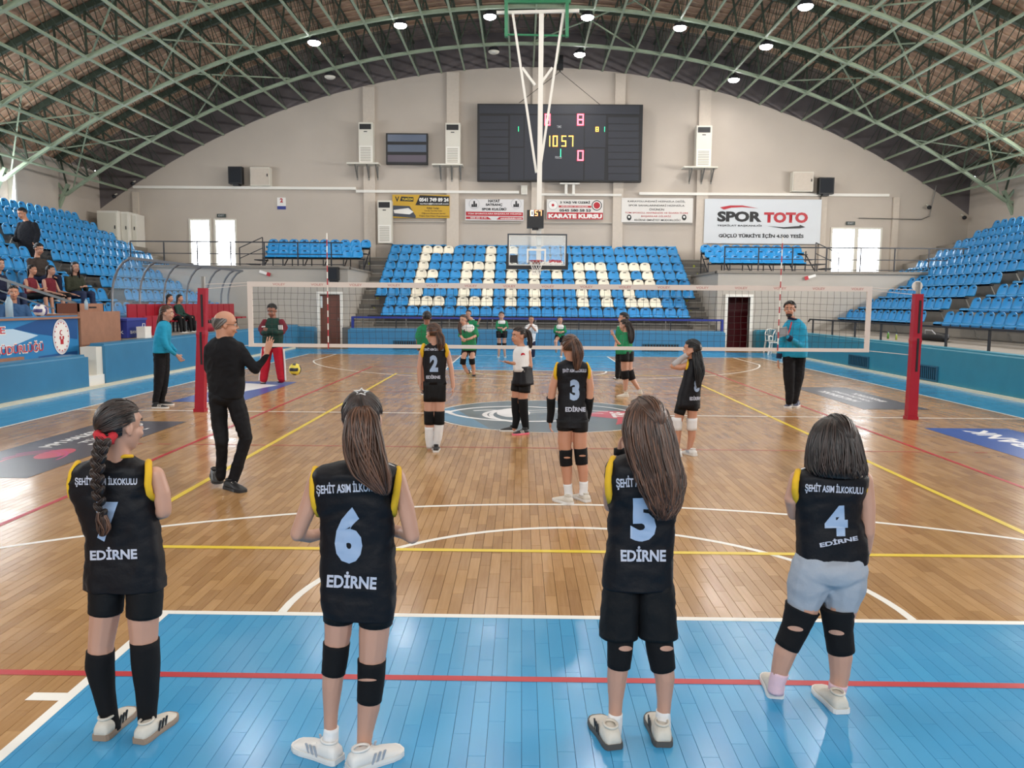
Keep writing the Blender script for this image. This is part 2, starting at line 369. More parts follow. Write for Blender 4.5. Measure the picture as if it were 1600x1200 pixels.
# padded barrier walls, vents and terraces
def pad(name, x0, y0, z0, x1, y1, z1, m, bev=.05):
    bm = bmesh.new(); bmesh.ops.create_cube(bm, size=1)
    for v in bm.verts: v.co = V((x0+(x1-x0)*(v.co.x+.5), y0+(y1-y0)*(v.co.y+.5), z0+(z1-z0)*(v.co.z+.5)))
    bmesh.ops.bevel(bm, geom=[e for e in bm.edges if min(a.co.z for a in e.verts) > z1-.01], offset=bev, segments=3, affect='EDGES')
    me = bpy.data.meshes.new(name); bm.to_mesh(me); bm.free(); me.materials.append(m)
    for p in me.polygons: p.use_smooth = False
    return me
def padobj(lab, *a, group='padded barriers round the court'):
    me = pad('wall_padding', *a); o = bpy.data.objects.new('wall_padding', me); C.objects.link(o); return tag(o, lab, 'padding', group)
padobj('blue padded low wall in front of the scorer table', -9.28, -2, 0, -8.9, 16.95, .68, M['pad'])
padobj('blue padded low wall in front of the red team chairs', -9.28, 17.6, 0, -8.9, 31.9, .86, M['pad'])
padobj('blue padded low wall below the facing stand', -6.85, 31.0, 0, 7.08, 31.4, .77, M['pad'])
padobj('teal padded low wall along the side with the black handrail', 8.9, -2, 0, 9.28, 32.3, .84, M['padr'])
padobj('short blue padded block beside the closed brown door', -9.3, 31.95, 0, -8.36, 32.45, .78, M['pad'])
padobj('short teal padded block beside the open doorway', 8.5, 32.0, 0, 9.0, 32.45, .8, M['padr'])
for n, s in (('baseboard_left', -1), ('baseboard_right', 1)):
    q = MB(); q.box(min(s*8.9, s*8.8), -2, 0, max(s*8.9, s*8.8), 31, .05); q.build(n, mat('cream_trim', '#d6cbb2', .6), kind='structure')
def vent(loc, w, h, axis, lab):
    e = empty('radiator_vent', loc, lab, 'vent', 'black vents low in the padding'); x, y, z = loc
    q = MB(); fr = MB(); t = .03
    def bx(mb, a0, a1, z0, z1, d0, d1):
        if axis == 'x': mb.box(x+a0, y-d1, z+z0, x+a1, y-d0, z+z1)
        elif axis == '-x': mb.box(x-d1, y+a0, z+z0, x-d0, y+a1, z+z1)
    bx(q, -w/2, w/2, 0, h, .0, .004); put(q, 'vent_back', M['black'], e)
    bx(fr, -w/2-t, w/2+t, h, h+t, 0, .03); bx(fr, -w/2-t, w/2+t, -t, 0, 0, .03); bx(fr, -w/2-t, -w/2, 0, h, 0, .03); bx(fr, w/2, w/2+t, 0, h, 0, .03)
    put(fr, 'vent_frame', mat('blue_vent_paint', '#20566e', .5), e)
    n = 12
    for k in range(n):
        s_ = MB(); a = -w/2+w*(k+.5)/n; bx(s_, a-.02, a+.012, 0, h, .004, .022); put(s_, 'slat', mat('blue_vent_paint', '#20566e', .5), e)
vent((8.9, 23.6, .1), 1.25, .26, '-x', 'slatted vent in the teal padding left of the right net post')
vent((8.9, 19.95, .1), 1.1, .28, '-x', 'slatted vent in the teal padding just right of the right net post')
vent((-4.65, 31.0, .04), 1.0, .26, 'x', 'slatted vent in the facing padding, behind the player with number 2')
vent((4.7, 31.0, .02), 1.3, .24, 'x', 'slatted vent in the facing padding, behind the player holding her ear')

# steps in the gap of the left padding
e = empty('access_steps', (-9.3, 17.27, 0), 'white painted steps in the gap of the left padding', 'steps')
for k in range(4):
    q = MB(); q.box(-8.93-.2*k-.2, 16.96, 0, -8.93-.2*k, 17.59, .24*(k+1) if k < 2 else .54); put(q, 'step', M['white'], e)
q = MB(); q.box(-9.28, 17.36, .24, -8.96, 17.595, .80); put(q, 'cheek_wall', M['offw'], e)

# side stands
F0, TT, RI = 11.75, .75, .405
for s, nm in ((-1, 'left'), (1, 'right')):
    zb = 1.33 if s < 0 else 1.27
    q = MB()
    def bx(xa, xb, y0, y1, z0, z1): q.box(min(s*xa, s*xb), y0, z0, max(s*xa, s*xb), y1, z1)
    bx(9.28, F0+.15, -2, 19.7, 0, zb-.47 if s > 0 else .5); bx(9.28, F0+.15, 19.7, 38.9, 0, zb-.47)
    for i in range(11): bx(F0+.12+TT*i, F0+.12+TT*(i+1) if i < 10 else 20.2, -2, 38.9, 0, zb-.42+RI*min(i, 9.4))
    q.build('trim_1' if s < 0 else 'trim_2', M['conc'], kind='structure', label='stepped concrete terrace of the %s stand' % nm)
# far stand terrace
FY, FT, FR, FZ = 33.0, .74, .39, 1.27
q = MB(); q.box(-7.15, 31.4, 0, 7.1, 33.15, .78)
for i in range(10): q.box(-7.15 if FZ-.4+FR*i < 3 else -7.9, FY+.12+FT*i, 0, 7.1 if FZ-.4+FR*i < 3 else 7.9, FY+.12+FT*(i+1) if i < 9 else 40.2, FZ-.40+FR*min(i, 8.3))
q.build('trim_3', M['concd'], kind='structure', label='stepped grey terrace of the facing stand')
for s, nm in ((-1, 'left'), (1, 'right')):
    e = empty('stair_flight', (s*6.8, 33, .78), 'grey stair with yellow row letters between the facing stand and the %s' % ('closed door' if s < 0 else 'open doorway'), 'stairs', 'stairs beside the facing stand', kind='structure')
    x0, x1 = sorted((s*6.30, s*(7.15 if s < 0 else 7.1)))
    for i in range(10):
        x0, x1 = sorted((s*(6.28+.04*i), s*(7.12 if i < 5 else 7.75)))
        q = MB(); z = FZ-.40+FR*(i-1); z = max(z, .78); zt = z+FR/2
        q.box(x0, FY+.12+FT*i-.33, z-.1 if i else .7, x1, FY+.12+FT*i, zt if i else .97); put(q, 'stair_step', M['conc'], e)
        nose = MB(); nose.box(x0, FY+.1+FT*i-.33, zt-.03, x1, FY+.12+FT*i-.32, zt+.006); put(nose, 'step_nosing', mat('pale_nosing', '#a9a59c', .6), e)
    for i, ch in enumerate('ABCDEFGHJK'):
        z = FZ-.40+FR*i-.12
        flat_text(ch, (s*6.52, FY+.1+FT*i, z), (1, 0, 0), (0, 0, 1), .09, .1, mat('yellow_letter', '#b9c02c', .6), e, 'row_letter')
        if i > 5: flat_text('ABCD'[i-6], (s*7.4, FY+.1+FT*i, z), (1, 0, 0), (0, 0, 1), .09, .1, mat('yellow_letter', '#b9c02c', .6), e, 'row_letter')

# galleries with doors on both sides of the facing stand
def wall_rects(mb, y0, y1, x0, x1, z0, z1, holes):
    xs = sorted({x0, x1}|{a for h in holes for a in (h[0], h[1])}); zs = sorted({z0, z1}|{a for h in holes for a in (h[2], h[3])})
    for a, b in zip(xs, xs[1:]):
        for c, d in zip(zs, zs[1:]):
            if any(h[0]-1e-6 <= a and b <= h[1]+1e-6 and h[2]-1e-6 <= c and d <= h[3]+1e-6 for h in holes): continue
            mb.box(a, y0, c, b, y1, d)
q = MB(); wall_rects(q, 32.5, 32.75, -20.2, -7.15, 0, 3.0, [(-8.26, -7.45, 0, 2.02)]); wall_rects(q, 32.5, 32.75, 7.1, 20.2, 0, 2.95, [(7.5, 8.36, 0, 2.05)])
q.box(-20.2, 32.76, 2.8, -7.31, 39, 2.995); q.box(7.26, 32.76, 2.78, 20.2, 39, 2.945); q.box(-7.3, 32.75, 0, -7.15, 39, 3.0); q.box(7.1, 32.75, 0, 7.25, 39, 2.95)
q.build('wall_gallery', M['wall2'], kind='structure')
q = MB(); q.box(-20.2, 32.42, 3.0, -7.1, 32.8, 3.1); q.box(7.05, 32.42, 2.95, 20.2, 32.8, 3.05); q.box(-7.2, 32.6, 3.0, -7.1, 39, 3.08); q.box(7.05, 32.6, 2.95, 7.15, 39, 3.03)
q.build('trim_4', M['conc'], kind='structure')
d1 = empty('door_1', (-7.85, 32.5, 0), kind='structure')
q = MB(); q.box(-8.24, 32.56, 0, -7.47, 32.62, 2.0); put(q, 'door_leaf', M['brown'], d1)
q = MB(); q.box(-8.36, 32.44, 0, -8.25, 32.62, 2.02); q.box(-7.46, 32.44, 0, -7.35, 32.62, 2.02); q.box(-8.36, 32.44, 2.02, -7.35, 32.62, 2.12); put(q, 'door_frame', M['white'], d1)
q = MB(); q.box(-8.24, 32.54, 1.5, -8.16, 32.565, 1.95); put(q, 'door_glass', mat('bright_glass', '#dfe6ea', .2), d1)
q = MB(); q.bar((-7.55, 32.53, 1.0), (-7.55, 32.53, 1.12), .02); put(q, 'door_handle', M['steel'], d1)
d2 = empty('door_2', (7.93, 32.5, 0), kind='structure')
q = MB(); q.box(7.40, 32.44, 0, 7.5, 32.62, 2.05); q.box(8.36, 32.44, 0, 8.47, 32.62, 2.05); q.box(7.40, 32.44, 2.05, 8.47, 32.62, 2.15); put(q, 'door_frame', M['white'], d2)
q = MB(); q.obox((7.52, 32.95, 1.02), (.02, 0, 0), (0, .38, 0), (0, 0, 1.0)); put(q, 'door_leaf', mat('dark_brown_leaf', '#3a1f20', .5), d2)
q = MB(); q.box(7.3, 34.4, 0, 9.2, 34.5, 2.5); q.mi = 1; q.box(7.86, 34.36, 0, 8.9, 34.41, 1.45); q.mi = 2; q.box(7.86, 34.36, 1.45, 8.9, 34.41, 2.3)
put(q, 'passage_panel', [mat('dark_brown_leaf', '#3a1f20', .5), mat('deep_red_panel', '#7a1420', .4), mat('rose_panel', '#8f4347', .5)], d2)

# end wall with pilasters and windows
def zarch(x, d=0.0): return AP-RR+math.sqrt((RR+d)**2-x*x)
WINS = [(-15.87, -14.95, 3.3, 5.46), (-14.70, -13.76, 3.3, 5.46), (13.84, 14.90, 3.25, 5.27), (15.02, 16.08, 3.25, 5.27)]
def end_wall(mb, y0, y1, holes, d0=0.0, d1=None):
    xs = [-20.2+.505*i for i in range(81)]+[a for h in holes for a in h[:2]]; xs = sorted(set(xs))
    for a, b in zip(xs, xs[1:]):
        if d1 is not None:
            mb.loft([[V((a, y0, zarch(a, d0))), V((a, y1, zarch(a, d0))), V((a, y1, zarch(a, d1))), V((a, y0, zarch(a, d1)))], [V((b, y0, zarch(b, d0))), V((b, y1, zarch(b, d0))), V((b, y1, zarch(b, d1))), V((b, y0, zarch(b, d1)))]]); continue
        segs = [(0, None)]
        for h in holes:
            if h[0]-1e-6 <= a and b <= h[1]+1e-6: segs = [(0, h[2]), (h[3], None)]
        for z0, z1 in segs:
            za, zb = (zarch(a), zarch(b)) if z1 is None else (z1, z1)
            mb.loft([[V((a, y0, z0)), V((a, y1, z0)), V((a, y1, za)), V((a, y0, za))], [V((b, y0, z0)), V((b, y1, z0)), V((b, y1, zb)), V((b, y0, zb))]])
q = MB(); end_wall(q, 39.0, 39.25, WINS); q.build('wall_far', M['wall'], kind='structure')
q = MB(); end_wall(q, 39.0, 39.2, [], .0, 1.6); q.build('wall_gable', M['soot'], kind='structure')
for k, h in enumerate(WINS):
    e = empty('window_%d' % (k+1), ((h[0]+h[1])/2, 39, h[2]), kind='structure')
    fr = MB(); t = .06
    fr.box(h[0]-t, 38.95, h[2], h[0]+.03, 39.2, h[3]); fr.box(h[1]-.03, 38.95, h[2], h[1]+t, 39.2, h[3]); fr.box(h[0]-t, 38.95, h[3], h[1]+t, 39.2, h[3]+t)
    fr.box(h[0], 39.1, h[2]+(h[3]-h[2])*.33, h[1], 39.14, h[2]+(h[3]-h[2])*.33+.04); put(fr, 'window_frame', M['offw'], e)
    g = MB(); g.box(h[0], 39.16, h[2], h[1], 39.17, h[3]); put(g, 'pane', mat('window_glass', '#ffffff', .02, trans=1, alpha=.25), e)
for k, (a, b, dz) in enumerate(((568, 586, 0), (698, 717, 0), (831, 851, 0), (959, 975, 0), (1090, 1108, 0))):
    xa, xb = P(a, 250, 38.9).x, P(b, 250, 38.9).x
    q = MB(); q.box(xa, 38.86, 3.0, xb, 39.02, zarch(max(abs(xa), abs(xb)))-.05); q.build('pilaster', M['pil'], label='shallow plaster pilaster on the end wall, %s' % ('leftmost of five', 'second from the left of five', 'behind the scoreboard', 'second from the right of five', 'behind the right air conditioner')[k], cat='pilaster', group='pilasters of the end wall', kind='structure')
for x in (-18.5, 16.55, 15.95-2.7):
    q = MB(); q.box(x, 38.9, 3.0, x+.28, 39.01, 6.7); q.build('trim_%d' % (5+int(x > 0)), M['pil'], kind='structure')
q = MB(); q.box(-18.4, 38.8, 6.86, -8.1, 38.98, 6.98); q.box(4.9, 38.8, 6.72, 16.3, 38.98, 6.84); q.box(-8.1, 38.82, 6.74, -.6, 38.9, 6.86); q.box(.3, 38.82, 6.66, 4.1, 38.9, 6.76)
q.build('trim_7', M['white'], kind='structure')
q = MB()
for a, b in ((-6.7, -4.0), (-3.2, -.5), (.5, 3.7), (4.2, 7.4)): q.box(a, 38.9, 5.42, b, 38.99, 5.47)
q.build('trim_8', M['wall2'], kind='structure')
for s, nm in ((-1, 'wall_left'), (1, 'wall_right')):
    q = MB(); x0, x1 = sorted((s*20.05, s*20.3)); q.box(x0, -6.2, 0, x1, 39.25, 7.6); q.build(nm, M['wall'], kind='structure')
q = MB(); q.box(-20.3, -6.4, 0, 20.3, -6.2, 13.9); q.build('wall_back', M['wall2'], kind='structure')

# roof deck: one curved reed panel strip after another
ceil = empty('ceiling', kind='structure')
def deck_strip(w, m):
    q = MB(); n = 48; A = math.asin(20.3/RR)
    def ring(a):
        c = [arc(a, 1.52), arc(a, 1.56)]
        return [V((c[0].x, -w/2, c[0].z)), V((c[0].x, w/2, c[0].z)), V((c[1].x, w/2, c[1].z)), V((c[1].x, -w/2, c[1].z))]
    q.loft([ring(-A+2*A*i/n) for i in range(n+1)]); return q.mesh('ceiling_panel', m)
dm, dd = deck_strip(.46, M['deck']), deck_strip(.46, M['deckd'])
q = MB(); n = 48; A = math.asin(20.3/RR)
q.loft([[V((p.x, dy, p.z)) for p, dy in ((arc(-A+2*A*i/n, 1.485), -.035), (arc(-A+2*A*i/n, 1.485), .035), (arc(-A+2*A*i/n, 1.53), .035), (arc(-A+2*A*i/n, 1.53), -.035))] for i in range(n+1)])
bm_ = q.mesh('ceiling_batten', mat('pale_batten', '#c4a88f', .8, noise_amt=.2, nscale=3, jitter=.12))
y = -6.0; k = 0
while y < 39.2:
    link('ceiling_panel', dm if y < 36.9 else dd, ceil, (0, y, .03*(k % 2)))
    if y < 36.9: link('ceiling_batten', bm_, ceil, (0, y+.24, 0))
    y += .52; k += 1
q = MB(); n = 48; A = math.asin(20.3/RR)
for i in range(n):
    a, b = arc(-A+2*A*i/n, 1.66), arc(-A+2*A*(i+1)/n, 1.66); q.quad((a.x, -6.3, a.z), (b.x, -6.3, b.z), (b.x, 39.3, b.z), (a.x, 39.3, a.z))
put(q, 'roof_sheet', mat('dark_roof_sheet', '#2e2a28', .9), ceil)

# arched trusses
TY = [35.7-4.15*k for k in range(10)]
AM = math.asin(19.75/RR)
nj = 21; DA = 1.045/RR
bc = MB(); seg = 60
def sqarc(mb, d, w, h, A=AM):
    rings = []
    for i in range(seg+1):
        a = -A+2*A*i/seg; p, o = arc(a, d), arc(a, d+h)
        rings.append([V((p.x, -w/2, p.z)), V((p.x, w/2, p.z)), V((o.x, w/2, o.z)), V((o.x, -w/2, o.z))])
    mb.loft(rings)
sqarc(bc, -.05, .14, .11); bcm = bc.mesh('bottom_chord', M['green'])
tc = MB(); sqarc(tc, 1.3, .16, .18); tcm = tc.mesh('top_chord', M['dgreen'])
wb = MB()
for j in range(-nj+1, nj-1):
    a0, a1, am = j*DA, (j+1)*DA, (j+.5)*DA
    wb.bar(arc(a0, .04), arc(am, 1.3), .07, .05); wb.bar(arc(am, 1.3), arc(a1, .04), .05, .07)
wbm = wb.mesh('web', M['dgreen'])
kb = MB()
for s in (-1, 1): kb.bar(arc(s*AM), arc(s*AM)+V((s*.6, 0, -.1)), .1); kb.bar(arc(s*AM), arc(s*AM, 1.3), .09); kb.bar(arc(s*(AM-.01), .3), arc(s*AM)+V((s*.45, 0, -.75)), .16, .12)
kbm = kb.mesh('bearing', M['green'])
TE = []
for k, ty in enumerate(TY):
    e = empty('roof_truss', (0, ty, 0), 'pale green arched steel roof truss, %s from the end wall' % 'first second third fourth fifth sixth seventh eighth ninth tenth'.split()[k], 'roof truss', 'arched roof trusses'); TE.append(e)
    for nme, me in (('bottom_chord', bcm), ('top_chord', tcm), ('web', wbm), ('bearing', kbm)): link(nme, me, e)
# lattice purlins along the hall
Y0, Y1 = -6.0, 38.98; L = Y1-Y0
q = MB(); q.box(-.036, Y0, -.045, .036, Y1, .025); pb = q.mesh('bottom_chord', M['green'])
q = MB(); q.box(-.03, Y0, 1.4, .03, Y1, 1.46); pt_ = q.mesh('top_chord', M['dgreen'])
q = MB(); n = int(L/1.0375)
for i in range(n):
    a = Y0+i*L/n; b = Y0+(i+1)*L/n; m_ = (a+b)/2
    q.bar((0, a, .02), (0, m_, 1.4), .022); q.bar((0, m_, 1.4), (0, b, .02), .022)
pw = q.mesh('web', M['dgreen'])
ctr = V((0, 0, AP-RR))
for j in range(-nj+2, nj-1):
    a = j*DA; p = arc(a)
    od = 'first second third fourth fifth sixth seventh eighth ninth tenth eleventh twelfth thirteenth fourteenth fifteenth sixteenth seventeenth eighteenth nineteenth twentieth'.split()
    e = empty('purlin_truss', (p.x, 0, p.z), 'thin green lattice purlin along the roof crown' if j == 0 else 'thin green lattice purlin, %s to the %s of the roof crown' % (od[abs(j)-1], 'left' if j < 0 else 'right'), 'purlin', 'lattice purlins of the roof')
    e.rotation_euler = (0, a, 0)
    for nme, me in (('bottom_chord', pb), ('top_chord', pt_), ('web', pw)): link(nme, me, e)
# cross braces between trusses
for k in range(4):
    for s in (-1, 1):
        for a0 in (-.48, -.3, .0+.12*s*0, .3, .48):
            if s*a0 < 0 or (a0 == 0 and s < 0): continue
            q = MB(); q.bar(arc(a0, .1)+V((0, TY[k], 0)), arc(a0+s*.12, .7)+V((0, TY[k+1], 0)), .045); q.bar(arc(a0+s*.12, .1)+V((0, TY[k], 0)), arc(a0, .7)+V((0, TY[k+1], 0)), .045)
            put(q, 'cross_brace', M['green'], TE[k])

# lamps under the trusses
def lamp(x, ty, lab, on=True):
    a = math.asin(x/RR); p = arc(a, -.16)+V((0, ty, 0))
    e = empty('floodlight', p, lab, 'lamp', 'round floodlights under the trusses')
    q = MB(); q.tube([(p.x, ty, p.z-.02), (p.x, ty, p.z+.10), (p.x, ty, p.z+.2)], [.24, .2, .07], 16); put(q, 'lamp_housing', M['dark'], e)
    q = MB(); q.tube([(p.x, ty, p.z-.13), (p.x, ty, p.z-.115), (p.x, ty, p.z-.07), (p.x, ty, p.z-.022)], [.06, .15, .22, .235], 16); put(q, 'lamp_glass', M['lamp'] if on else M['offw'], e, True)
    q = MB(); q.bar((p.x, ty, p.z+.18), (p.x, ty, p.z+.3), .05); put(q, 'hanger', M['dark'], e)
    if on:
        l = bpy.data.lights.new('floodlight_beam', 'AREA'); l.shape = 'DISK'; l.size = .42; l.energy = LAMP_W; l.color = (1, .96, .9)
        o = bpy.data.objects.new('floodlight_beam', l); C.objects.link(o); o.location = p+V((0, 0, -.16))
XL = (-8.2, -5.0, -1.7, 1.88, 5.28, 8.46)
names = ('far left of the basket frame', 'left of the basket frame', 'just left of the basket frame', 'just right of the basket frame', 'right of the basket frame', 'far right of the basket frame')
for x, nme in zip(XL, names): lamp(x, TY[1]+.35, 'lit floodlight under the second truss, '+nme)
lamp(1.92, TY[0]+.6, 'lit floodlight above the scoreboard, under the truss nearest the wall')
lamp(8.44, TY[0]+.6, 'lit floodlight above the right air conditioner, under the truss nearest the wall')
lamp(8.49, TY[2]+.5, 'lit floodlight at the top edge of the picture on the right')
lamp(-8.6, TY[0]+.3, 'unlit floodlight on the truss nearest the wall, above the left air conditioner', False)
lamp(-1.7, TY[0]+.3, 'unlit floodlight on the truss nearest the wall, just left of the basket frame', False)
for ty in (TY[3], TY[5], TY[7]):
    for kx, x in enumerate(XL): lamp(x, ty, 'lit floodlight over the near court, %s across, %s row' % (('first', 'second', 'third', 'fourth', 'fifth', 'sixth')[kx], {TY[3]: 'front', TY[5]: 'middle', TY[7]: 'rear'}[ty]))

# invented window frames, added round the three fill lights
for n, s_ in ((5, -1), (6, 1)):
    e = empty('window_%d' % n, (s_*20, 20.8, 5.0), kind='structure')  # added side windows, made to go with the fill lights
    q = MB(); xa, xb = sorted((s_*19.78, s_*20.06)); q.box(xa, 9.2, 6.5, xb, 32.4, 6.6); q.box(xa, 9.2, 4.92, xb, 32.4, 5.02); q.box(xa, 9.2, 5.02, xb, 9.3, 6.5); q.box(xa, 32.3, 5.02, xb, 32.4, 6.5); put(q, 'window_frame', M['offw'], e)
    for k in range(1, 12): q = MB(); q.box(xa, 9.3+23*k/12-.03, 5.02, xb, 9.3+23*k/12+.03, 6.5); put(q, 'mullion', M['offw'], e)
e = empty('window_7', (0, -6.1, 3.4), kind='structure')
q = MB(); q.box(-11.2, -6.2, 8.5, 11.2, -5.75, 8.6); q.box(-11.2, -6.2, 3.35, 11.2, -5.75, 3.45); q.box(-11.2, -6.2, 3.45, -11.1, -5.75, 8.5); q.box(11.1, -6.2, 3.45, 11.2, -5.75, 8.5); put(q, 'window_frame', M['offw'], e)
for k in range(1, 8): q = MB(); q.box(-11.1+22.2*k/8-.04, -6.2, 3.45, -11.1+22.2*k/8+.04, -5.75, 8.5); put(q, 'mullion', M['offw'], e)
# ================================================================ SEATS
ORD = 'first second third fourth fifth sixth seventh eighth ninth tenth eleventh twelfth thirteenth fourteenth fifteenth sixteenth seventeenth eighteenth nineteenth twentieth'.split()
def nth(k): return ORD[k] if k < 20 else 'twenty-'+ORD[k-20] if k < 29 else 'thirtieth' if k == 29 else 'thirty-'+ORD[k-30]
def seat_mb(mb, T, mi=0, slot=1):      # shell seat: faces -Y, front edge at the origin
    prof = [(.0, -.045), (.0, .0), (.06, .012), (.30, .0), (.355, .05), (.375, .13), (.39, .18), (.405, .235), (.415, .285), (.42, .322), (.422, .342)]
    hw = [.222, .228, .232, .234, .234, .233, .226, .210, .180, .128, .062]
    nc = 6; base = len(mb.v)
    for sgn in (0, 1):
        for (y, z), w in zip(prof, hw):
            for c in range(nc+1):
                u = -1+2*c/nc; yy, zz = y, z
                if z <= .02 and y > 0: zz += .025*u**4
                if z > .04: yy -= .05*u*u
                if sgn: yy += .022 if z > .04 else .0; zz -= 0 if z > .04 else .03
                mb.v.append(tuple(T @ V((u*w, yy, zz))))
    n = nc+1; K = len(prof)
    def add(f, m): mb.f.append(f); mb.m.append(m)
    for sgn in (0, 1):
        o = base+sgn*n*K
        for i in range(K-1):
            for c in range(nc):
                f = (o+i*n+c, o+i*n+c+1, o+(i+1)*n+c+1, o+(i+1)*n+c)
                add(f if not sgn else f[::-1], slot if (not sgn and i == 7 and c in (2, 3)) else mi)
    o2 = base+n*K
    edge = [(i*n+nc) for i in range(K)]+[((K-1)*n+c) for c in range(nc-1, -1, -1)]+[(i*n) for i in range(K-2, -1, -1)]+[c for c in range(1, nc+1)]
    for a, b in zip(edge, edge[1:]): add((base+b, base+a, o2+a, o2+b), mi)
def one_seat(m):
    q = MB(); seat_mb(q, Matrix.Identity(4)); return q.mesh('stadium_seat', [m, mat('seat_slot_shadow', '#0d3a58', .8) if m is M['seat'] else mat('seat_slot_grey', '#8a8476', .8)], True)
SM, SW = one_seat(M['seat']), one_seat(M['seatw'])
WHITE = {7: {3, 4, 5, 9, 11}, 6: {3, 9}, 5: {3, 7, 8, 9, 11, 13, 14, 15, 17, 18, 19, 21, 22, 23}, 4: {3, 4, 7, 9, 11, 13, 15, 17, 19, 21, 23},
         3: {3, 7, 9, 11, 13, 17, 19, 21, 22, 23}, 2: {3, 7, 9, 11, 13, 17, 19, 21}, 1: {3, 4, 5, 7, 8, 9, 11, 13, 17, 19, 21, 22, 23}}
S = []   # weight, location, rotation, white, label, group
for i in range(9):
    cols = range(1, 26) if i < 2 else range(0, 27)
    for k, c in enumerate(cols):
        p = V((.10+(c-13)*.488, FY+FT*i, FZ+FR*i)); wh = c in WHITE.get(i, ())
        S.append((3/(p.y-1.4)**2, p, 0, wh, '%s plastic seat, %s from the left in the %s row of the facing stand' % ('white' if wh else 'blue', nth(k), nth(i)), 'seats of the facing stand'))
for s in (-1, 1):
    zb = 1.33 if s < 0 else 1.27; sd = 'left' if s < 0 else 'right'
    for i in range(10):
        for sec, (a, b) in enumerate(((14.2, 25.35), (26.45, 36.6 if i < 2 else 35.3))):
            n = int((b-a)/.5)
            for k in range(n):
                y = b-.25-.5*k if sec == 0 else a+.25+.5*k
                p = V((s*(F0+TT*i), y, zb+RI*i)); X, Yp, Z = px(p)
                if Z < 1: continue
                if X < -160 or X > 1760: continue
                vis = -20 < X < 1620
                S.append(((.62 if vis else .01)/Z**2, p, -s*PI/2, False, 'blue seat in the %s row of the %s stand, %s %s the aisle' % (nth(i), sd, nth(k), 'before' if sec == 0 else 'beyond'), 'seats of the %s stand' % sd))
for s in (-1, 1):
    for i in range(3):
        for k in range(9 if i < 2 else 10):
            x = -11.05+.453*k-.17*i if s < 0 else 7.72+.44*k-.06*i+(.44 if i == 1 else 0)*0
            p = V((x, 35.4+.62*i, 3.62+.25*i-(.10 if s > 0 else 0)))
            S.append((.55/(p.y-1.4)**2, p, 0, False, 'blue seat on the %s gallery, %s from the left in its %s row' % ('left' if s < 0 else 'right', nth(k), nth(i)), 'seats of the galleries'))
S.sort(key=lambda t: -t[0])
rest = MB()
for k, (wt, p, rz, wh, lab, grp) in enumerate(S):
    if k < 300:
        o = link('stadium_seat', SW if wh else SM, None, p, (0, 0, rz)); tag(o, lab, 'seat', grp)
    else: seat_mb(rest, Matrix.Translation(p) @ Matrix.Rotation(rz, 4, 'Z'), 0, 1)
rest.build('seats_beyond', [M['seat'], mat('seat_slot_shadow', '#0d3a58', .8)], smooth=True, label='remaining blue plastic seats of the side stands and galleries', cat='seat', kind='stuff')
# seat rails with slanted struts
for i in range(9):
    e = empty('seat_rail', (0, FY+.2+FT*i, FZ+FR*i-.05), 'dark steel rail carrying the %s row of seats of the facing stand' % nth(i), 'seat rail', 'seat rails of the stands'); y = FY+FT*i; z = FZ+FR*i
    q = MB(); q.box(-6.5, y+.0, z-.11, 6.7, y+.05, z-.048); put(q, 'beam', M['black'], e); q = MB(); q.box(-6.5, y+.28, z-.09, 6.7, y+.33, z-.048); put(q, 'beam', M['dark'], e)
    for k in range(8):
        q = MB(); x = -5.9+1.72*k; q.bar((x, y+.06, z-.06), (x, y+.2, z-.40), .035); q.bar((x, y+.3, z-.06), (x, y+.2, z-.40), .035); put(q, 'strut', M['steel'], e)
for s in (-1, 1):
    zb = 1.33 if s < 0 else 1.27; sd = 'left' if s < 0 else 'right'
    for i in range(10):
        for a, b, w in ((14.2, 25.4, 'before'), (26.4, 36.4 if i < 2 else 35.4, 'beyond')):
            x = F0+TT*i; z = zb+RI*i
            e = empty('seat_rail', (s*x, (a+b)/2, z-.05), 'steel rail under the %s row of the %s stand %s the aisle' % (nth(i), sd, w), 'seat rail', 'seat rails of the stands')
            q = MB(); q.box(*sorted((s*(x+.04), s*(x+.09)))[:1], a, z-.09, sorted((s*(x+.04), s*(x+.09)))[1], b, z-.045); put(q, 'beam', M['dark'], e)
            for k in range(int((b-a)/1.5)+1):
                y = a+.15+1.5*k; q = MB(); q.bar((s*(x+.06), y, z-.06), (s*(x+.24), y, z-.40), .035); put(q, 'strut', M['steel'], e)
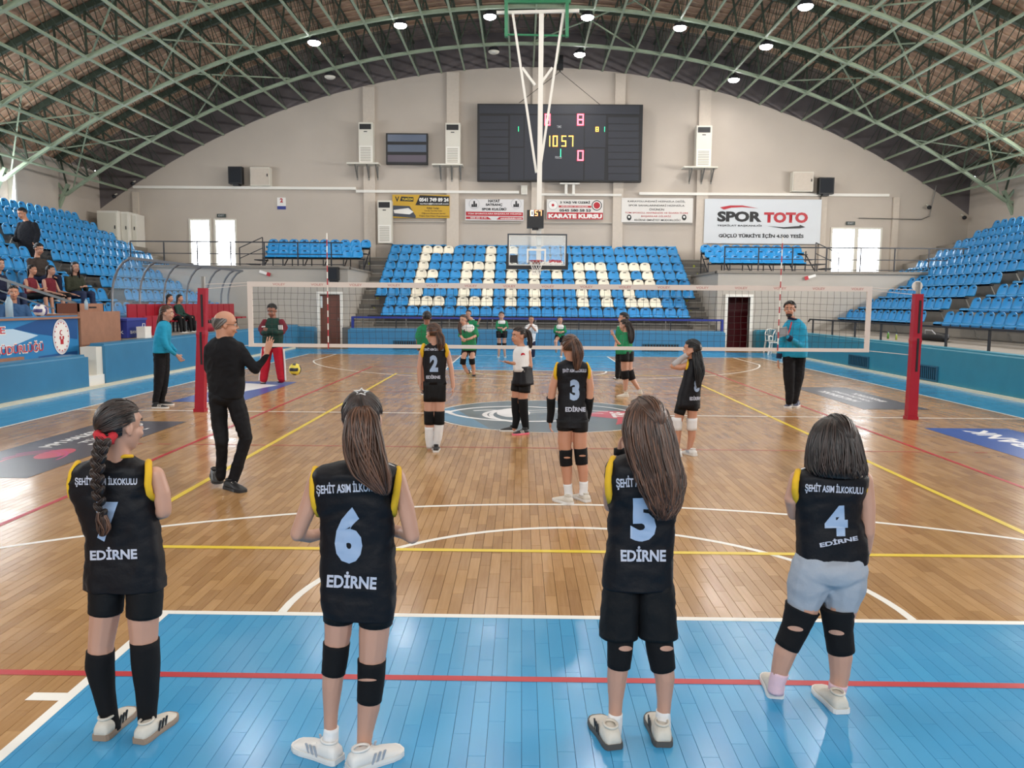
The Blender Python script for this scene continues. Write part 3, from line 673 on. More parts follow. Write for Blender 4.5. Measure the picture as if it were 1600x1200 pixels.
# gallery scaffolds and rails
for s in (-1, 1):
    x0, x1 = ((-10.5, -5.9-.1) if s < 0 else (8.6, 13.3)); zf = 3.0 if s < 0 else 2.95; xa, xb = ((-10.4, -7.4) if s < 0 else (8.7, 13.3))
    x0, x1 = (-11.4, -7.12) if s < 0 else (7.4, 11.95)
    e = empty('seat_scaffold', ((x0+x1)/2, 36, zf), 'dark steel scaffold carrying the seats on the %s gallery' % ('left' if s < 0 else 'right'), 'scaffold', 'gallery scaffolds')
    for i in range(3):
        y = 35.4+.62*i; z = 3.62+.25*i-(.10 if s > 0 else 0)
        q = MB(); q.box(x0, y+.02, z-.1, x1, y+.42, z-.06); put(q, 'deck_board', M['dark'], e)
    for k in range(6):
        x = x0+(x1-x0)*k/5; q = MB(); q.bar((x, 35.5, zf), (x, 35.5, 3.5), .04); q.bar((x, 36.9, zf), (x, 36.9, 4.1), .04); q.bar((x, 35.5, zf+.1), (x, 36.9, zf+1.0), .035); put(q, 'post', M['dark'], e)
    for k in range(3):
        q = MB(); xx = (x0-.35*k-.4) if s < 0 else (x1+.35*k); q.box(xx, 35.6, 3.1+.18*(2-k), xx+.4, 36.3, 3.14+.18*(2-k)); put(q, 'side_step', M['dark'], e)
    e = empty('gallery_railing', ((x0+x1)/2, 32.6, zf), 'black three-bar railing along the edge of the %s gallery' % ('left' if s < 0 else 'right'), 'railing', 'gallery railings')
    xa, xb = (-15.6, -7.35) if s < 0 else (7.35, 16.6)
    for z in (.16, .55, 1.0): q = MB(); q.bar((xa, 32.6, zf+z), (xb, 32.6, zf+z), .045 if z > .9 else .03); put(q, 'rail', M['dark'], e)
    k = 0
    while xa+1.3*k < xb+.1: q = MB(); q.bar((xa+1.3*k, 32.6, zf), (xa+1.3*k, 32.6, zf+1.0), .04); put(q, 'post', M['dark'], e); k += 1
    q = MB(); xr = x0-.15 if s < 0 else x1+.1; sx = -1 if s < 0 else 1
    q.bar((xr, 36.0, zf+1.45), (xr+sx*1.0, 36.0, zf+1.0), .035); q.bar((xr, 36.0, zf), (xr, 36.0, zf+1.45), .035); q.bar((xr+sx*1.0, 36, zf), (xr+sx*1.0, 36, zf+1.0), .035); q.bar((xr, 36.0, zf+1.0), (xr+sx*1.0, 36.0, zf+.55), .03); o = q.build('stair_handrail', M['dark'], label='black sloping handrail by the side steps of the %s gallery' % ('left' if s < 0 else 'right'), cat='handrail', group='gallery handrails')
# blue rail before the facing stand, black rail on the right terrace, grey handrail left
e = empty('blue_railing', (0, 31.3, .78), 'blue tube railing before the front row of the facing stand', 'railing')
q = MB(); q.bar((-6.72, 31.25, 1.17), (7.0, 31.25, 1.17), .07); put(q, 'rail', M['navy'], e)
for x in (-6.72, 7.0): q = MB(); q.bar((x, 31.25, .76), (x, 31.25, 1.2), .09); put(q, 'end_post', M['navy'], e)
for k in range(8): q = MB(); x = -5.1+1.7*k; q.bar((x, 31.25, .77), (x, 31.25, 1.15), .035); put(q, 'post', M['dark'], e)
e = empty('stand_railing', (0, 32.6, .78), 'low grey railing behind the blue rail of the facing stand', 'railing')
for z in (.98, 1.14): q = MB(); q.bar((-6.7, 32.6, z), (6.9, 32.6, z), .03); put(q, 'rail', M['steel'], e)
for k in range(9): q = MB(); x = -6.6+1.68*k; q.bar((x, 32.6, .78), (x, 32.6, 1.15), .03); put(q, 'post', M['steel'], e)
e = empty('terrace_railing', (9.33, 22, .8), 'black handrail on posts along the teal padding', 'railing')
q = MB(); q.bar((9.33, 12, 1.28), (9.33, 28.7, 1.28), .045); q.bar((9.33, 28.7, 1.28), (9.33, 28.85, 1.2), .04); put(q, 'rail', M['dark'], e)
for y in (13.2, 14.9, 16.55, 18.25, 19.95, 21.6, 23.3, 25.0, 26.7, 28.4): q = MB(); q.bar((9.33, y, .8), (9.33, y, 1.27), .045); put(q, 'post', M['dark'], e)
e = empty('aisle_handrail', (-11, 18.9, .9), 'grey sloping handrail in the left stand above the scorer table', 'handrail')
a, b = P(-60, 415, 19.6), P(118, 474, 19.2)
for dz in (0, -.28, -.5): q = MB(); q.bar(a+V((0, 0, dz)), b+V((0, 0, dz)), .05 if dz == 0 else .028); put(q, 'rail', M['steel'], e)
for t in (.42, .98): q = MB(); p = a.lerp(b, t); q.bar((p.x, p.y, .86), p, .06); put(q, 'post', M['steel'], e)

# ================================================================ END WALL EQUIPMENT
def wbox(x0, y0, x1, y1, Y, dep):      # box on the wall plane from photograph pixels of its corners
    a, b = P(x0, y0, Y), P(x1, y1, Y); return (a.x, Y, b.z, b.x, Y+dep, a.z)
SEG = {'0': 'abcdef', '1': 'bc', '5': 'afgcd', '7': 'abc', '8': 'abcdefg'}
def seg(ch, cx, cz, w, h, y, m, parent):
    t = w*.2; q = MB()
    R_ = {'a': (-w/2, h/2-t, w/2, h/2), 'd': (-w/2, -h/2, w/2, -h/2+t), 'g': (-w/2, -t/2, w/2, t/2), 'f': (-w/2, 0, -w/2+t, h/2), 'b': (w/2-t, 0, w/2, h/2), 'e': (-w/2, -h/2, -w/2+t, 0), 'c': (w/2-t, -h/2, w/2, 0)}
    for s_ in SEG[ch]: a = R_[s_]; q.box(cx+a[0], y-.02, cz+a[1], cx+a[2], y, cz+a[3])
    put(q, 'lit_digit', m, parent)
lr, la, lg = mat('red_led', '#ff6f80', .5, emit=2.6), mat('amber_led', '#ffc65a', .5, emit=2.2), mat('green_led', '#3adf9a', .5, emit=1.6)
sb = empty('scoreboard', (1.2, 38.5, 9), 'large dark electronic scoreboard with lit score and clock on the end wall', 'scoreboard')
x0, Y, z0, x1, Y2, z1 = wbox(746, 162, 1002, 284, 38.5, .3)
q = MB(); q.box(x0, Y, z0, x1, 38.9, z1); put(q, 'casing', mat('scoreboard_casing', '#15161a', .5), sb)
m_pan = mat('scoreboard_panel', '#2b2d36', .55)
def sbx(xa, ya, xb, yb, n='panel', m=m_pan, d=.01): b_ = wbox(xa, ya, xb, yb, 38.5-d, d); q = MB(); q.box(*b_); put(q, n, m, sb)
for k in range(9):
    sbx(749.5, 181+k*11.2, 794, 191.2+k*11.2, 'name_strip'); sbx(950.5, 183+k*11.1, 998, 193.2+k*11.1, 'name_strip')
sbx(749, 164, 999, 178.5, 'header_panel'); sbx(797, 180, 818, 229, 'panel'); sbx(797, 231, 818, 281); sbx(820, 180, 911, 281, 'clock_panel'); sbx(914, 180, 946, 230); sbx(914, 232, 944, 281)
def dig(ch, X, Yp, w, h, m): p = P(X, Yp, 38.48); seg(ch, p.x, p.z, w*.0297, h*.0297, 38.485, m, sb)
dig('8', 855.5, 187, 8.5, 17, lr); dig('8', 907, 187, 10, 17, lr); dig('0', 907, 243, 9.5, 15.5, lr)
for ch, X in (('1', 856), ('0', 867.5), ('5', 881), ('7', 892)): dig(ch, X, 220.5, 7.2, 16, la)
dig('1', 873.5, 239, 6, 12, lg); dig('1', 808.5, 201.5, 4, 7.5, lg); dig('8', 933, 202, 4.5, 7, la); dig('1', 943, 202, 4, 7.5, lg)
for t, X, Yp, w in (('TIME', 873.5, 198, 7), ('PERIOD', 872.5, 246, 10)): p = P(X, Yp, 38.47); flat_text(t, p, (1, 0, 0), (0, 0, 1), w*.0297, .11, mat('pale_label', '#a9abae', .6), sb, 'lettering')
for a, b in (((825, 162), (810, 163)), ):
    pass
e = empty('suspension_cable', P(875, 105, 38.4), 'thin cables holding the scoreboard from a hook under the roof', 'cable')
hk = P(875, 112, 38.4); q = MB(); q.tube([hk, P(937, 163, 38.45)], .012, 6); q.tube([hk, P(811, 161, 38.45)], .012, 6); put(q, 'cable', M['ink'], e); q = MB(); q.tube([P(875, 95, 38.4), hk], .03, 6); q.obox(P(875, 98, 38.4), (.14, 0, 0), (0, .12, 0), (0, 0, .3)); put(q, 'hook_block', M['black'], e)
e = empty('display_board', P(636, 233, 38.8), 'small dark three-line display board between two wall air conditioners', 'display board')
b_ = wbox(603, 208, 668.5, 257, 38.72, .2); q = MB(); q.box(*b_); put(q, 'casing', M['black'], e)
for k in range(3): b_ = wbox(605.5, 210+k*16, 666, 221.5+k*16, 38.71, .01); q = MB(); q.box(*b_); put(q, 'display_strip', mat('display_strip_%d' % k, ('#5a6478', '#566072', '#5c535f')[k], .25), e)
def ac(x0, y0, x1, y1, lab, shelf=None, Y=38.45, floorz=None):
    a, b = P(x0, y0, Y), P(x1, y1, Y); w = b.x-a.x; cx = (a.x+b.x)/2; z0, z1 = b.z, a.z; h = z1-z0
    e = empty('air_conditioner', (cx, Y+.2, z0), lab, 'air conditioner', 'standing air conditioners on the end wall')
    q = MB(); q.box(a.x, Y, z0, b.x, 38.86, z1); put(q, 'cabinet', M['offw'], e)
    q = MB(); q.box(a.x+.07*w, Y-.012, z1-.17*h, b.x-.12*w, Y, z1-.04*h); put(q, 'air_outlet', M['black'], e)
    q = MB(); q.box(cx-.14*w, Y-.01, z1-.235*h, cx+.1*w, Y, z1-.215*h); put(q, 'control_display', M['black'], e)
    q = MB(); q.box(a.x+.03*w, Y-.012, z0+.02*h, b.x-.05*w, Y, z0+.43*h); put(q, 'grille_panel', M['white'], e)
    for k in range(9): q = MB(); zz = z0+.05*h+.04*h*k; q.box(a.x+.12*w, Y-.02, zz, b.x-.16*w, Y-.012, zz+.018*h); put(q, 'grille_slat', mat('grille_grey', '#a8a294', .6), e)
    if shelf:
        sa, sb_ = P(shelf[0], y1, Y-.15).x, P(shelf[1], y1, Y-.15).x
        f = empty('wall_shelf', ((sa+sb_)/2, 38.6, z0), 'white bracketed wall shelf under the '+lab.split(' air')[0].split('white ')[-1]+' air conditioner', 'shelf', 'air conditioner shelves')
        q = MB(); q.box(sa, 38.2, z0-.07, sb_, 38.86, z0-.003); put(q, 'shelf_board', M['offw'], f)
        for xx in (sa+.25*(sb_-sa), sa+.62*(sb_-sa), sa+.9*(sb_-sa)): q = MB(); q.bar((xx, 38.3, z0-.08), (xx, 38.84, z0-.62), .05); q.bar((xx, 38.83, z0-.08), (xx, 38.83, z0-.7), .05); put(q, 'bracket', M['steel'], f)
ac(560, 191, 583, 255, 'white leftmost air conditioner high on the end wall, left of the display board', (542, 592))
ac(696, 192, 719, 257, 'white centre air conditioner high on the end wall, between display board and scoreboard', (675, 723))
ac(1089, 196, 1111, 261, 'white rightmost air conditioner high on the end wall, right of the scoreboard', (1068, 1121))
ac(590, 313, 612, 380, 'white floor-standing air conditioner behind the top row, beside the yellow banner', None, 38.4)
def speaker(x0, y0, x1, y1, Y, lab):
    a, b = P(x0, y0, Y), P(x1, y1, Y); e = empty('loudspeaker', ((a.x+b.x)/2, Y+.15, b.z), lab, 'loudspeaker', 'black wall loudspeakers')
    q = MB(); q.box(a.x, Y, b.z, b.x, Y+.3, a.z); put(q, 'casing', M['black'], e)
    q = MB(); q.box(a.x+.05, Y-.012, b.z+.05, b.x-.05, Y, a.z-.05); put(q, 'grille_cloth', mat('speaker_cloth', '#22252b', .9), e)
    q = MB(); cx = (a.x+b.x)/2; q.box(cx-.14, Y+.06, b.z-.08, cx+.14, Y+.42, b.z-.002); put(q, 'bracket', M['dark'], e)
speaker(356, 260, 378, 287, 38.5, 'black loudspeaker on the end wall left of the grey metal cabinet')
speaker(1281, 277, 1303, 303, 38.5, 'black loudspeaker on the end wall above the bank of bright windows')
speaker(511, 417, 528, 438, 32.1, 'black loudspeaker on the gallery wall above the closed brown door')
for (x0, y0, x1, y1), lab in (((390, 261, 421, 290), 'beige metal box on the end wall beside the left loudspeaker'), ((1240, 268, 1271, 299), 'beige metal box on the end wall beside the right loudspeaker')):
    a, b = P(x0, y0, 38.55), P(x1, y1, 38.55); e = empty('metal_cabinet', ((a.x+b.x)/2, 38.8, b.z), lab, 'cabinet', 'metal boxes on the end wall')
    q = MB(); q.box(a.x, 38.6, b.z, b.x, 38.98, a.z); put(q, 'body', M['offw'], e); q = MB(); q.box(a.x+.04, 38.57, b.z+.04, b.x-.04, 38.6, a.z-.04); put(q, 'door', M['pil'], e)
    q = MB(); q.box(b.x-.12, 38.55, (a.z+b.z)/2, b.x-.08, 38.57, (a.z+b.z)/2+.12); put(q, 'latch', M['dark'], e)
# lockers left
e = empty('locker_bank', (-18.6, 37.5, 4.9), 'white tall lockers behind the top row of the left stand', 'lockers')
for k, (a, b) in enumerate((((165-14, 329), (187, 420)), ((187, 330), (204, 420)), ((204, 333), (217, 420)))):
    p0, p1 = P(a[0], a[1], 37.6+.3*k), P(b[0], b[1], 37.6+.3*k)
    q = MB(); q.box(p0.x, 37.6+.3*k, 3.6, p1.x-.02, 38.98, p0.z-.02*k); put(q, 'locker', M['white'], e)
    q = MB(); q.box(p0.x+.04, 37.57+.3*k, 3.7, p1.x-.06, 37.6+.3*k, p0.z-.1); put(q, 'locker_door', M['offw'], e); q = MB(); q.box(p1.x-.14, 37.55+.3*k, 4.9, p1.x-.1, 37.57+.3*k, 5.05); put(q, 'handle', M['dark'], e)
# banners
def banner(x0, y0, x1, y1, lab, col, Y=38.84):
    a, b = P(x0, y0, Y), P(x1, y1, Y); e = empty('wall_banner', ((a.x+b.x)/2, Y, b.z), lab, 'banner', 'printed banners on the end wall')
    q = MB(); q.box(a.x, Y, b.z, b.x, Y+.02, a.z); put(q, 'sheet', mat('banner_'+col[1:], col, .5), e); return e, Y-.006
def bt(e, Y, t, x0, y0, x1, y1, m, bold=.03, slant=0):
    a, b = P(x0, y0, Y), P(x1, y1, Y); return flat_text(t, ((a.x+b.x)/2, Y-.002, (a.z+b.z)/2), (1, 0, 0), (0, 0, 1), b.x-a.x, a.z-b.z, m, e, 'lettering', bold, slant)
def bq(e, Y, pts, m, n='print_shape', d=.004):
    q = MB(); q.quad(*[P(x, y, Y-d) for x, y in pts]); put(q, n, m, e)
def disc(e, Y, cx, cy, r, m, n='round_emblem', ry=None, d=.004): bq(e, Y, [(cx+r*math.cos(-t*2*PI/24), cy-(ry or r)*math.sin(-t*2*PI/24)) for t in range(24)], m, n, d)
ink, red, wt = M['ink'], M['red'], mat('white_banner_ink', '#e9e6e2', .5)
e, Y = banner(613, 304, 702.5, 341, 'yellow and black travel banner with a phone number on the end wall', '#c99f2c')
bq(e, Y, [(656, 305), (702, 307), (702, 321.5), (649, 320.5)], ink); bq(e, Y, [(613, 321), (640, 322), (650, 338), (649, 340.5), (613, 338)], mat('bus_print', '#3f4450', .5)); bq(e, Y, [(615, 328), (638, 325), (646, 331), (640, 335), (616, 333)], wt, d=.006)
bq(e, Y, [(627, 307), (646, 308), (646, 315), (625, 314)], ink)
bt(e, Y, 'V', 617, 307, 624, 315, ink); bt(e, Y-.003, 'TURİZM', 628, 308.5, 645, 313, M['ly']); bt(e, Y-.006, '0541 749 89 24', 655, 309, 701, 315.5, wt, .05); bt(e, Y-.006, 'turizm@hotmail.com', 656, 317, 701, 320, wt)
for k, t in enumerate(('Kültür Turları', 'Yurt İçi Yurt Dışı Turlar', 'Öğrenci Personel Servisi', 'Düğün Gezi Nişan Organizasyonu')): bt(e, Y, t, 667-4*k, 323.5+4.2*k, 686+5*k, 326.7+4.2*k, ink, .01)
e, Y = banner(727, 311, 818, 345, 'white and red chess club banner on the end wall', '#d9d6d6')
for k, (t, a, b) in enumerate((('HAYAT', 763, 781), ('SATRANÇ', 759, 785), ('SPOR KULÜBÜ', 753, 791))): bt(e, Y, t, a, 311.5+6.3*k, b, 316.3+6.3*k, ink, .04)
bq(e, Y, [(728, 330.5), (817, 332), (817, 338), (728, 337)], red); bt(e, Y-.004, 'TÜM SPORCULARA BAŞARILAR DİLERİZ', 731, 332, 815, 336, wt, .02); bq(e, Y, [(728, 338.5), (762, 338.8), (768, 343), (728, 342)], red); bq(e, Y, [(780, 339), (817, 339.6), (817, 343.5), (776, 343)], red)
bt(e, Y-.004, '0535 653 12 44', 735, 339.2, 760, 341.6, wt); bt(e, Y-.004, 'satranckulubu.com', 782, 340, 815, 342.6, wt)
for cx in (741, 806.5):
    disc(e, Y, cx, 318.5, 8.2, mat('grey_ring', '#b9b8bb', .5)); disc(e, Y, cx, 318.5, 7.4, mat('banner_d9d6d6', '#d9d6d6', .5), d=.005)
    for k, (w_, h_) in enumerate(((-3, 4), (0, 9), (3, 5))): bq(e, Y, [(cx+w_-1.2, 323-h_), (cx+w_+1.2, 323-h_), (cx+w_+1.5, 323.5), (cx+w_-1.5, 323.5)], ink, d=.008)
e, Y = banner(854.5, 311.5, 942, 343.5, 'white and red karate course banner on the end wall right of the basket pole', '#dcd8d4')
bt(e, Y, '3 YAŞ VE ÜZERİ', 875, 313.5, 922, 319, ink, .04); bq(e, Y, [(873, 321), (924, 321.5), (924, 324.5), (873, 324)], red); bt(e, Y-.004, 'MİNİKLER VE GENÇLER', 877, 321.4, 919, 324, wt, .02); bt(e, Y, '0545 580 58 53', 874, 326.5, 923, 331, ink, .04)
bq(e, Y, [(855, 331.5), (942, 332.5), (942, 343), (855, 342.5)], red); bt(e, Y-.004, 'KARATE KURSU', 857, 334, 940.5, 341.5, wt, .06)
disc(e, Y, 864, 320.5, 7.5, mat('grey_ring', '#b9b8bb', .5)); disc(e, Y, 864, 320.5, 6.7, wt, d=.005); disc(e, Y, 864, 320.5, 2.2, red, d=.008); disc(e, Y, 932.5, 321, 8, ink); disc(e, Y, 932.5, 321, 6.7, wt, d=.005); disc(e, Y, 932.5, 321, 5.2, red, d=.008)
e, Y = banner(971.5, 309, 1082, 348, 'white text banner with two small round crests on the end wall', '#dbd7d2')
for t, a, b, y_, m_ in (('KARAYOLUNDAKİ HIZINIZLA DEĞİL', 981, 1071, 312.2, ink), ('SPOR SAHALARINDAKİ HIZINIZLA', 982.5, 1069.5, 318.6, ink), ('ÖVÜNÜN', 1014.5, 1037.5, 325, ink), ('TÜM SPORCU, ANTRENÖR VE İDARECİLERE', 976.5, 1075, 330.4, red), ('BAŞARILAR DİLERİZ', 1002, 1048.5, 335.8, red), ('EDİRNE EMNİYET MÜDÜRLÜĞÜ', 991.5, 1063, 341.4, ink)): bt(e, Y, t, a, y_, b, y_+4.2, m_, .01)
for cx in (983, 1069): disc(e, Y, cx, 339.8, 3.6, ink, ry=4.5); disc(e, Y, cx, 339, 1.7, wt, d=.006)
e, Y = banner(1101.5, 310.5, 1281, 381.5, 'large white sponsor banner with black and red letters above the right gallery', '#cfd3d8', 38.8)
bt(e, Y, 'SPOR', 1121, 330, 1190, 347, ink, .05); bt(e, Y, 'TOTO', 1194, 331.5, 1262, 348.5, M['red'], .05)
bt(e, Y, 'TEŞKİLAT BAŞKANLIĞI', 1120.5, 350.2, 1190, 354.6, ink, .03); bt(e, Y, 'GÜÇLÜ TÜRKİYE İÇİN 4.500 TESİS', 1123, 364, 1255.5, 373, ink, .04)
bq(e, Y, [(1125, 324), (1141, 321), (1160, 321), (1185, 325.5), (1160, 323.6), (1143, 324.5), (1131, 327.5)], red); bq(e, Y, [(1199, 353.2), (1225, 355), (1249, 353), (1250, 351.3), (1258.5, 355), (1250, 356.8), (1225, 357.4)], ink)
for (x, y, t, m_) in ((1268, 432, 1, 0), (412, 426, -1, 0)):
    a = P(x, y, 32.44); e = empty('small_sign', a, 'small red and white sticker on the %s gallery wall' % ('right' if t > 0 else 'left'), 'sign', 'stickers on the gallery walls')
    q = MB(); c_, s_ = math.cos(.32*t), math.sin(.32*t); q.obox(a, (c_*.17, 0, s_*.17), (0, .01, 0), (-s_*.05, 0, c_*.05)); put(q, 'white_strip', wt, e)
    q = MB(); ce = a+V((-t*c_*.2, -.012, -s_*.2*t)) if t > 0 else a+V((c_*.2, -.012, s_*.2)); q.obox(ce, (c_*.07, 0, s_*.07), (0, .008, 0), (-s_*.07, 0, c_*.07)); put(q, 'red_square', red, e)
for x, y in ((346, 337), (1329, 349)):
    a = P(x, y, 38.96); e = empty('exit_sign', a, 'small dark green sign above the %s pair of windows' % ('left' if x < 800 else 'right'), 'sign', 'signs above the window pairs'); q = MB(); q.obox(a, (.2, 0, 0), (0, .03, 0), (0, 0, .08)); put(q, 'sign_plate', mat('sign_green_black', '#20302a', .5), e)
    flat_text('EXIT', a+V((0, -.035, 0)), (1, 0, 0), (0, 0, 1), .26, .08, mat('pale_label', '#a9abae', .6), e, 'lettering')
a = P(440, 318, 38.985); e = empty('number_sign', a, 'small white sign with red number two on the end wall', 'sign'); q = MB(); q.obox(a, (.2, 0, 0), (0, .01, 0), (0, 0, .27)); put(q, 'sign_plate', wt, e); flat_text('2', a+V((0, -.015, .14)), (1, 0, 0), (0, 0, 1), .14, .2, red, e, 'numeral', .05); q = MB(); q.box(a.x-.2, a.y-.016, a.z-.27, a.x+.2, a.y-.011, a.z-.12); put(q, 'blue_band', M['navy'], e)
a = P(890, 292, 38.8); e = empty('wall_bracket', a, 'white two-legged bracket under the scoreboard', 'bracket'); q = MB(); q.box(a.x-.45, 38.6, a.z+.1, a.x+.45, 38.95, a.z+.16); put(q, 'bar', M['white'], e)
for dx in (-.22, .12): q = MB(); q.box(a.x+dx, 38.7, a.z-.35, a.x+dx+.12, 38.86, a.z+.1); put(q, 'leg', M['white'], e)
a = P(819, 297, 38.9); e = empty('junction_box', a, 'small white junction box left of the basket pole', 'box'); q = MB(); q.obox(a, (.14, 0, 0), (0, .08, 0), (0, 0, .2)); put(q, 'body', M['white'], e); q = MB(); q.obox(a+V((0, -.085, 0)), (.1, 0, 0), (0, .006, 0), (0, 0, .16)); put(q, 'cover', M['offw'], e)

# ================================================================ BASKET
b = empty('basketball_basket', (0, 26.8, 2.8), 'glass basketball backboard with red hoop on a white ceiling-hung frame', 'basketball hoop')
q = MB(); fr = (-.93, .93, 2.8, 3.91); t = .045
a0, a1 = P(793, 365, 26.8), P(885.5, 417, 26.8); X0, X1, Z0, Z1 = a0.x, a1.x, 2.88, a0.z
for bx_ in ((X0, Z0, X1, Z0+t), (X0, Z1-t, X1, Z1), (X0, Z0+t, X0+t, Z1-t), (X1-t, Z0+t, X1, Z1-t)): q.box(bx_[0], 26.78, bx_[1], bx_[2], 26.84, bx_[3])
put(q, 'board_frame', mat('dark_frame', '#3c4148', .5), b)
q = MB(); q.box(X0+t, 26.80, Z0+t, X1-t, 26.815, Z1-t); put(q, 'glass_board', mat('board_glass', '#cfe3ec', .03, alpha=.16), b)
q = MB(); u = .03
for bx_ in ((X0+t, Z0+t, X1-t, Z0+t+u), (X0+t, Z1-t-u, X1-t, Z1-t), (X0+t, Z0+t+u, X0+t+u, Z1-t-u), (X1-t-u, Z0+t+u, X1-t, Z1-t-u)): q.box(bx_[0], 26.79, bx_[1], bx_[2], 26.80, bx_[3])
cx = P(838, 400, 26.8).x
for bx_ in ((cx-.3, 3.38, cx+.3, 3.44), (cx-.3, 3.0, cx-.25, 3.38), (cx+.25, 3.0, cx+.3, 3.38)): q.box(bx_[0], 26.79, bx_[1], bx_[2], 26.80, bx_[3])
put(q, 'white_border', M['white'], b)
q = MB(); q.box(X0+.03, 26.76, Z0-.08, X1-.03, 26.86, Z0+.02); q.box(X0-.04, 26.76, Z0-.08, X0+.03, 26.86, Z0+.42); q.box(X1-.03, 26.76, Z0-.08, X1+.04, 26.86, Z0+.42); put(q, 'edge_padding', M['black'], b)
q = MB(); q.box(X0+.08, 26.785, 3.0, X0+.32, 26.80, 3.24); put(q, 'sticker', M['ink'], b)
a = P(868, 408, 26.79); flat_text('SÜPER', a, (1, 0, 0), (0, 0, 1), .42, .1, M['red'], b, 'red_lettering', .06); q = MB(); q.quad((X0+1.15, 26.793, 2.97), (X1-.1, 26.793, 2.97), (X1-.12, 26.793, 3.06), (X0+1.3, 26.793, 3.08)); put(q, 'white_print', wt, b)
q = MB(); q.tube([(cx+.225*math.cos(k*PI/12), 26.43+.225*math.sin(k*PI/12), 3.05) for k in range(24)], .012, 8, closed=True); q.box(cx-.12, 26.65, 2.98, cx+.12, 26.79, 3.06); q.obox((cx, 26.6, 3.03), (.09, 0, 0), (0, .12, 0), (0, 0, .012)); put(q, 'rim', mat('rim_red', '#a32320', .4), b)
q = MB(); n = 12
def nr(j): return (.225, .19, .155, .135, .13, .135)[j]
for k in range(n):
    for d in (0, 1):
        pts = []
        for j in range(6):
            t_ = 2*PI*(k+(j if d else -j)*.5)/n; pts.append((cx+nr(j)*math.cos(t_), 26.43+nr(j)*math.sin(t_), 3.04-.085*j))
        q.tube(pts, .006, 5)
put(q, 'net', mat('net_white', '#e4ddd6', .8), b)
q = MB(); pa, pb_ = P(842, 366, 27.3), P(840, 22, 27.3); q.box(pa.x-.075, 27.22, 3.0, pa.x+.075, 27.38, pb_.z); put(q, 'main_pole', M['white'], b)
q = MB(); q.obox((pa.x, 27.06, 3.6), (.06, 0, 0), (0, .24, 0), (0, 0, .05)); q.obox((pa.x, 27.06, 3.1), (.06, 0, 0), (0, .24, 0), (0, 0, .05)); put(q, 'board_arm', M['white'], b)
for (xa, ya), (xb, yb) in (((801, 20), (838, 270)), ((880, 20), (843, 270)), ((816, 106), (836, 133)), ((863, 106), (843, 133))):
    q = MB(); q.bar(P(xa, ya, 27.3), P(xb, yb, 27.3), .075); put(q, 'strut', M['white'], b)
q = MB(); q.bar(P(776, 20, 27.3), P(905, 17, 27.3), .09); put(q, 'cross_bar', M['white'], b)
for xa in (791, 886):
    q = MB(); q.bar(P(xa, -20, 27.25), P(xa, 58, 27.25), .16, .1); put(q, 'green_hanger', M['mgreen'], b)
q = MB(); q.bar(P(790, 54, 27.3), P(887, 56, 27.3), .05); q.bar(P(788, 3, 27.25), P(892, 3, 27.25), .14, .08); put(q, 'green_tie', M['mgreen'], b)
e = empty('shot_clock', (pa.x, 26.95, 3.95), 'black hanging shot clock with lit digits above the backboard', 'clock')
x0, Y, z0, x1, Y2, z1 = wbox(823.5, 328, 849.5, 356, 26.95, .25); q = MB(); q.box(x0, Y, z0, x1, Y2, z1); q.box((x0+x1)/2-.1, Y+.05, z0-.06, (x0+x1)/2+.1, Y2-.05, z0); put(q, 'casing', M['ink'], e)
lo = mat('orange_led', '#ffb070', .5, emit=3)
for ch, X, m_ in (('1', 827, lo), ('0', 831.5, mat('white_led', '#fff0e0', .5, emit=4)), ('5', 838, lo), ('7', 844, lo)): p = P(X, 333, 26.93); seg(ch, p.x, p.z, .085, .16, 26.948, m_, e)

# ================================================================ NET AND POSTS
nt_ = empty('volleyball_net', (.14, 14, 1.04), 'volleyball net with white tapes stretched over the court', 'net')
NX0, NX1, NZ0, NZ1 = -4.73, 5.0, 1.05, 2.05
q = MB(); q.box(NX0, 13.985, NZ1-.08, NX1, 14.015, NZ1); put(q, 'top_tape', M['tape'], nt_)
q = MB(); q.box(NX0, 13.988, NZ0-.02, NX1, 14.012, NZ0+.035); put(q, 'bottom_tape', M['tape'], nt_)
for x in (NX0, NX1-.075): q = MB(); q.box(x, 13.986, NZ0-.02, x+.075, 14.014, NZ1); put(q, 'side_tape', M['tape'], nt_)
for k in range(16): flat_text('VOLEY', (NX0+.5+.6*k, 13.983, NZ1-.04), (1, 0, 0), (0, 0, 1), .2, .035, mat('faded_red', '#c58f88', .7), nt_, 'tape_lettering')
q = MB(); rn = random.Random(5); nz, nx = 9, 94
def npnt(i, j): return V((NX0+.07+(NX1-NX0-.14)*i/nx+.006*math.sin(j*1.3+i*.4), 14+.012*math.sin(i*.25+j*.6), NZ0+.03+(NZ1-NZ0-.11)*j/nz+.012*math.sin(i*.33)*math.sin(PI*j/nz)))
for j in range(1, nz): q.tube([npnt(i, j) for i in range(nx+1)], .0021, 4, caps=False)
for i in range(1, nx): q.tube([npnt(i, j) for j in range(nz+1)], .0021, 4, caps=False)
put(q, 'netting', M['net'], nt_, kind='stuff')
q = MB()
for z, z2 in ((NZ1-.02, 2.0), (NZ1-.06, 1.93), (NZ0, 1.0)): q.tube([(NX0, 14, z), (-5.4, 13.97, z2)], .005, 5); q.tube([(NX1, 14, z), (5.6, 13.9, z2)], .005, 5)
put(q, 'rope', M['tape'], nt_)
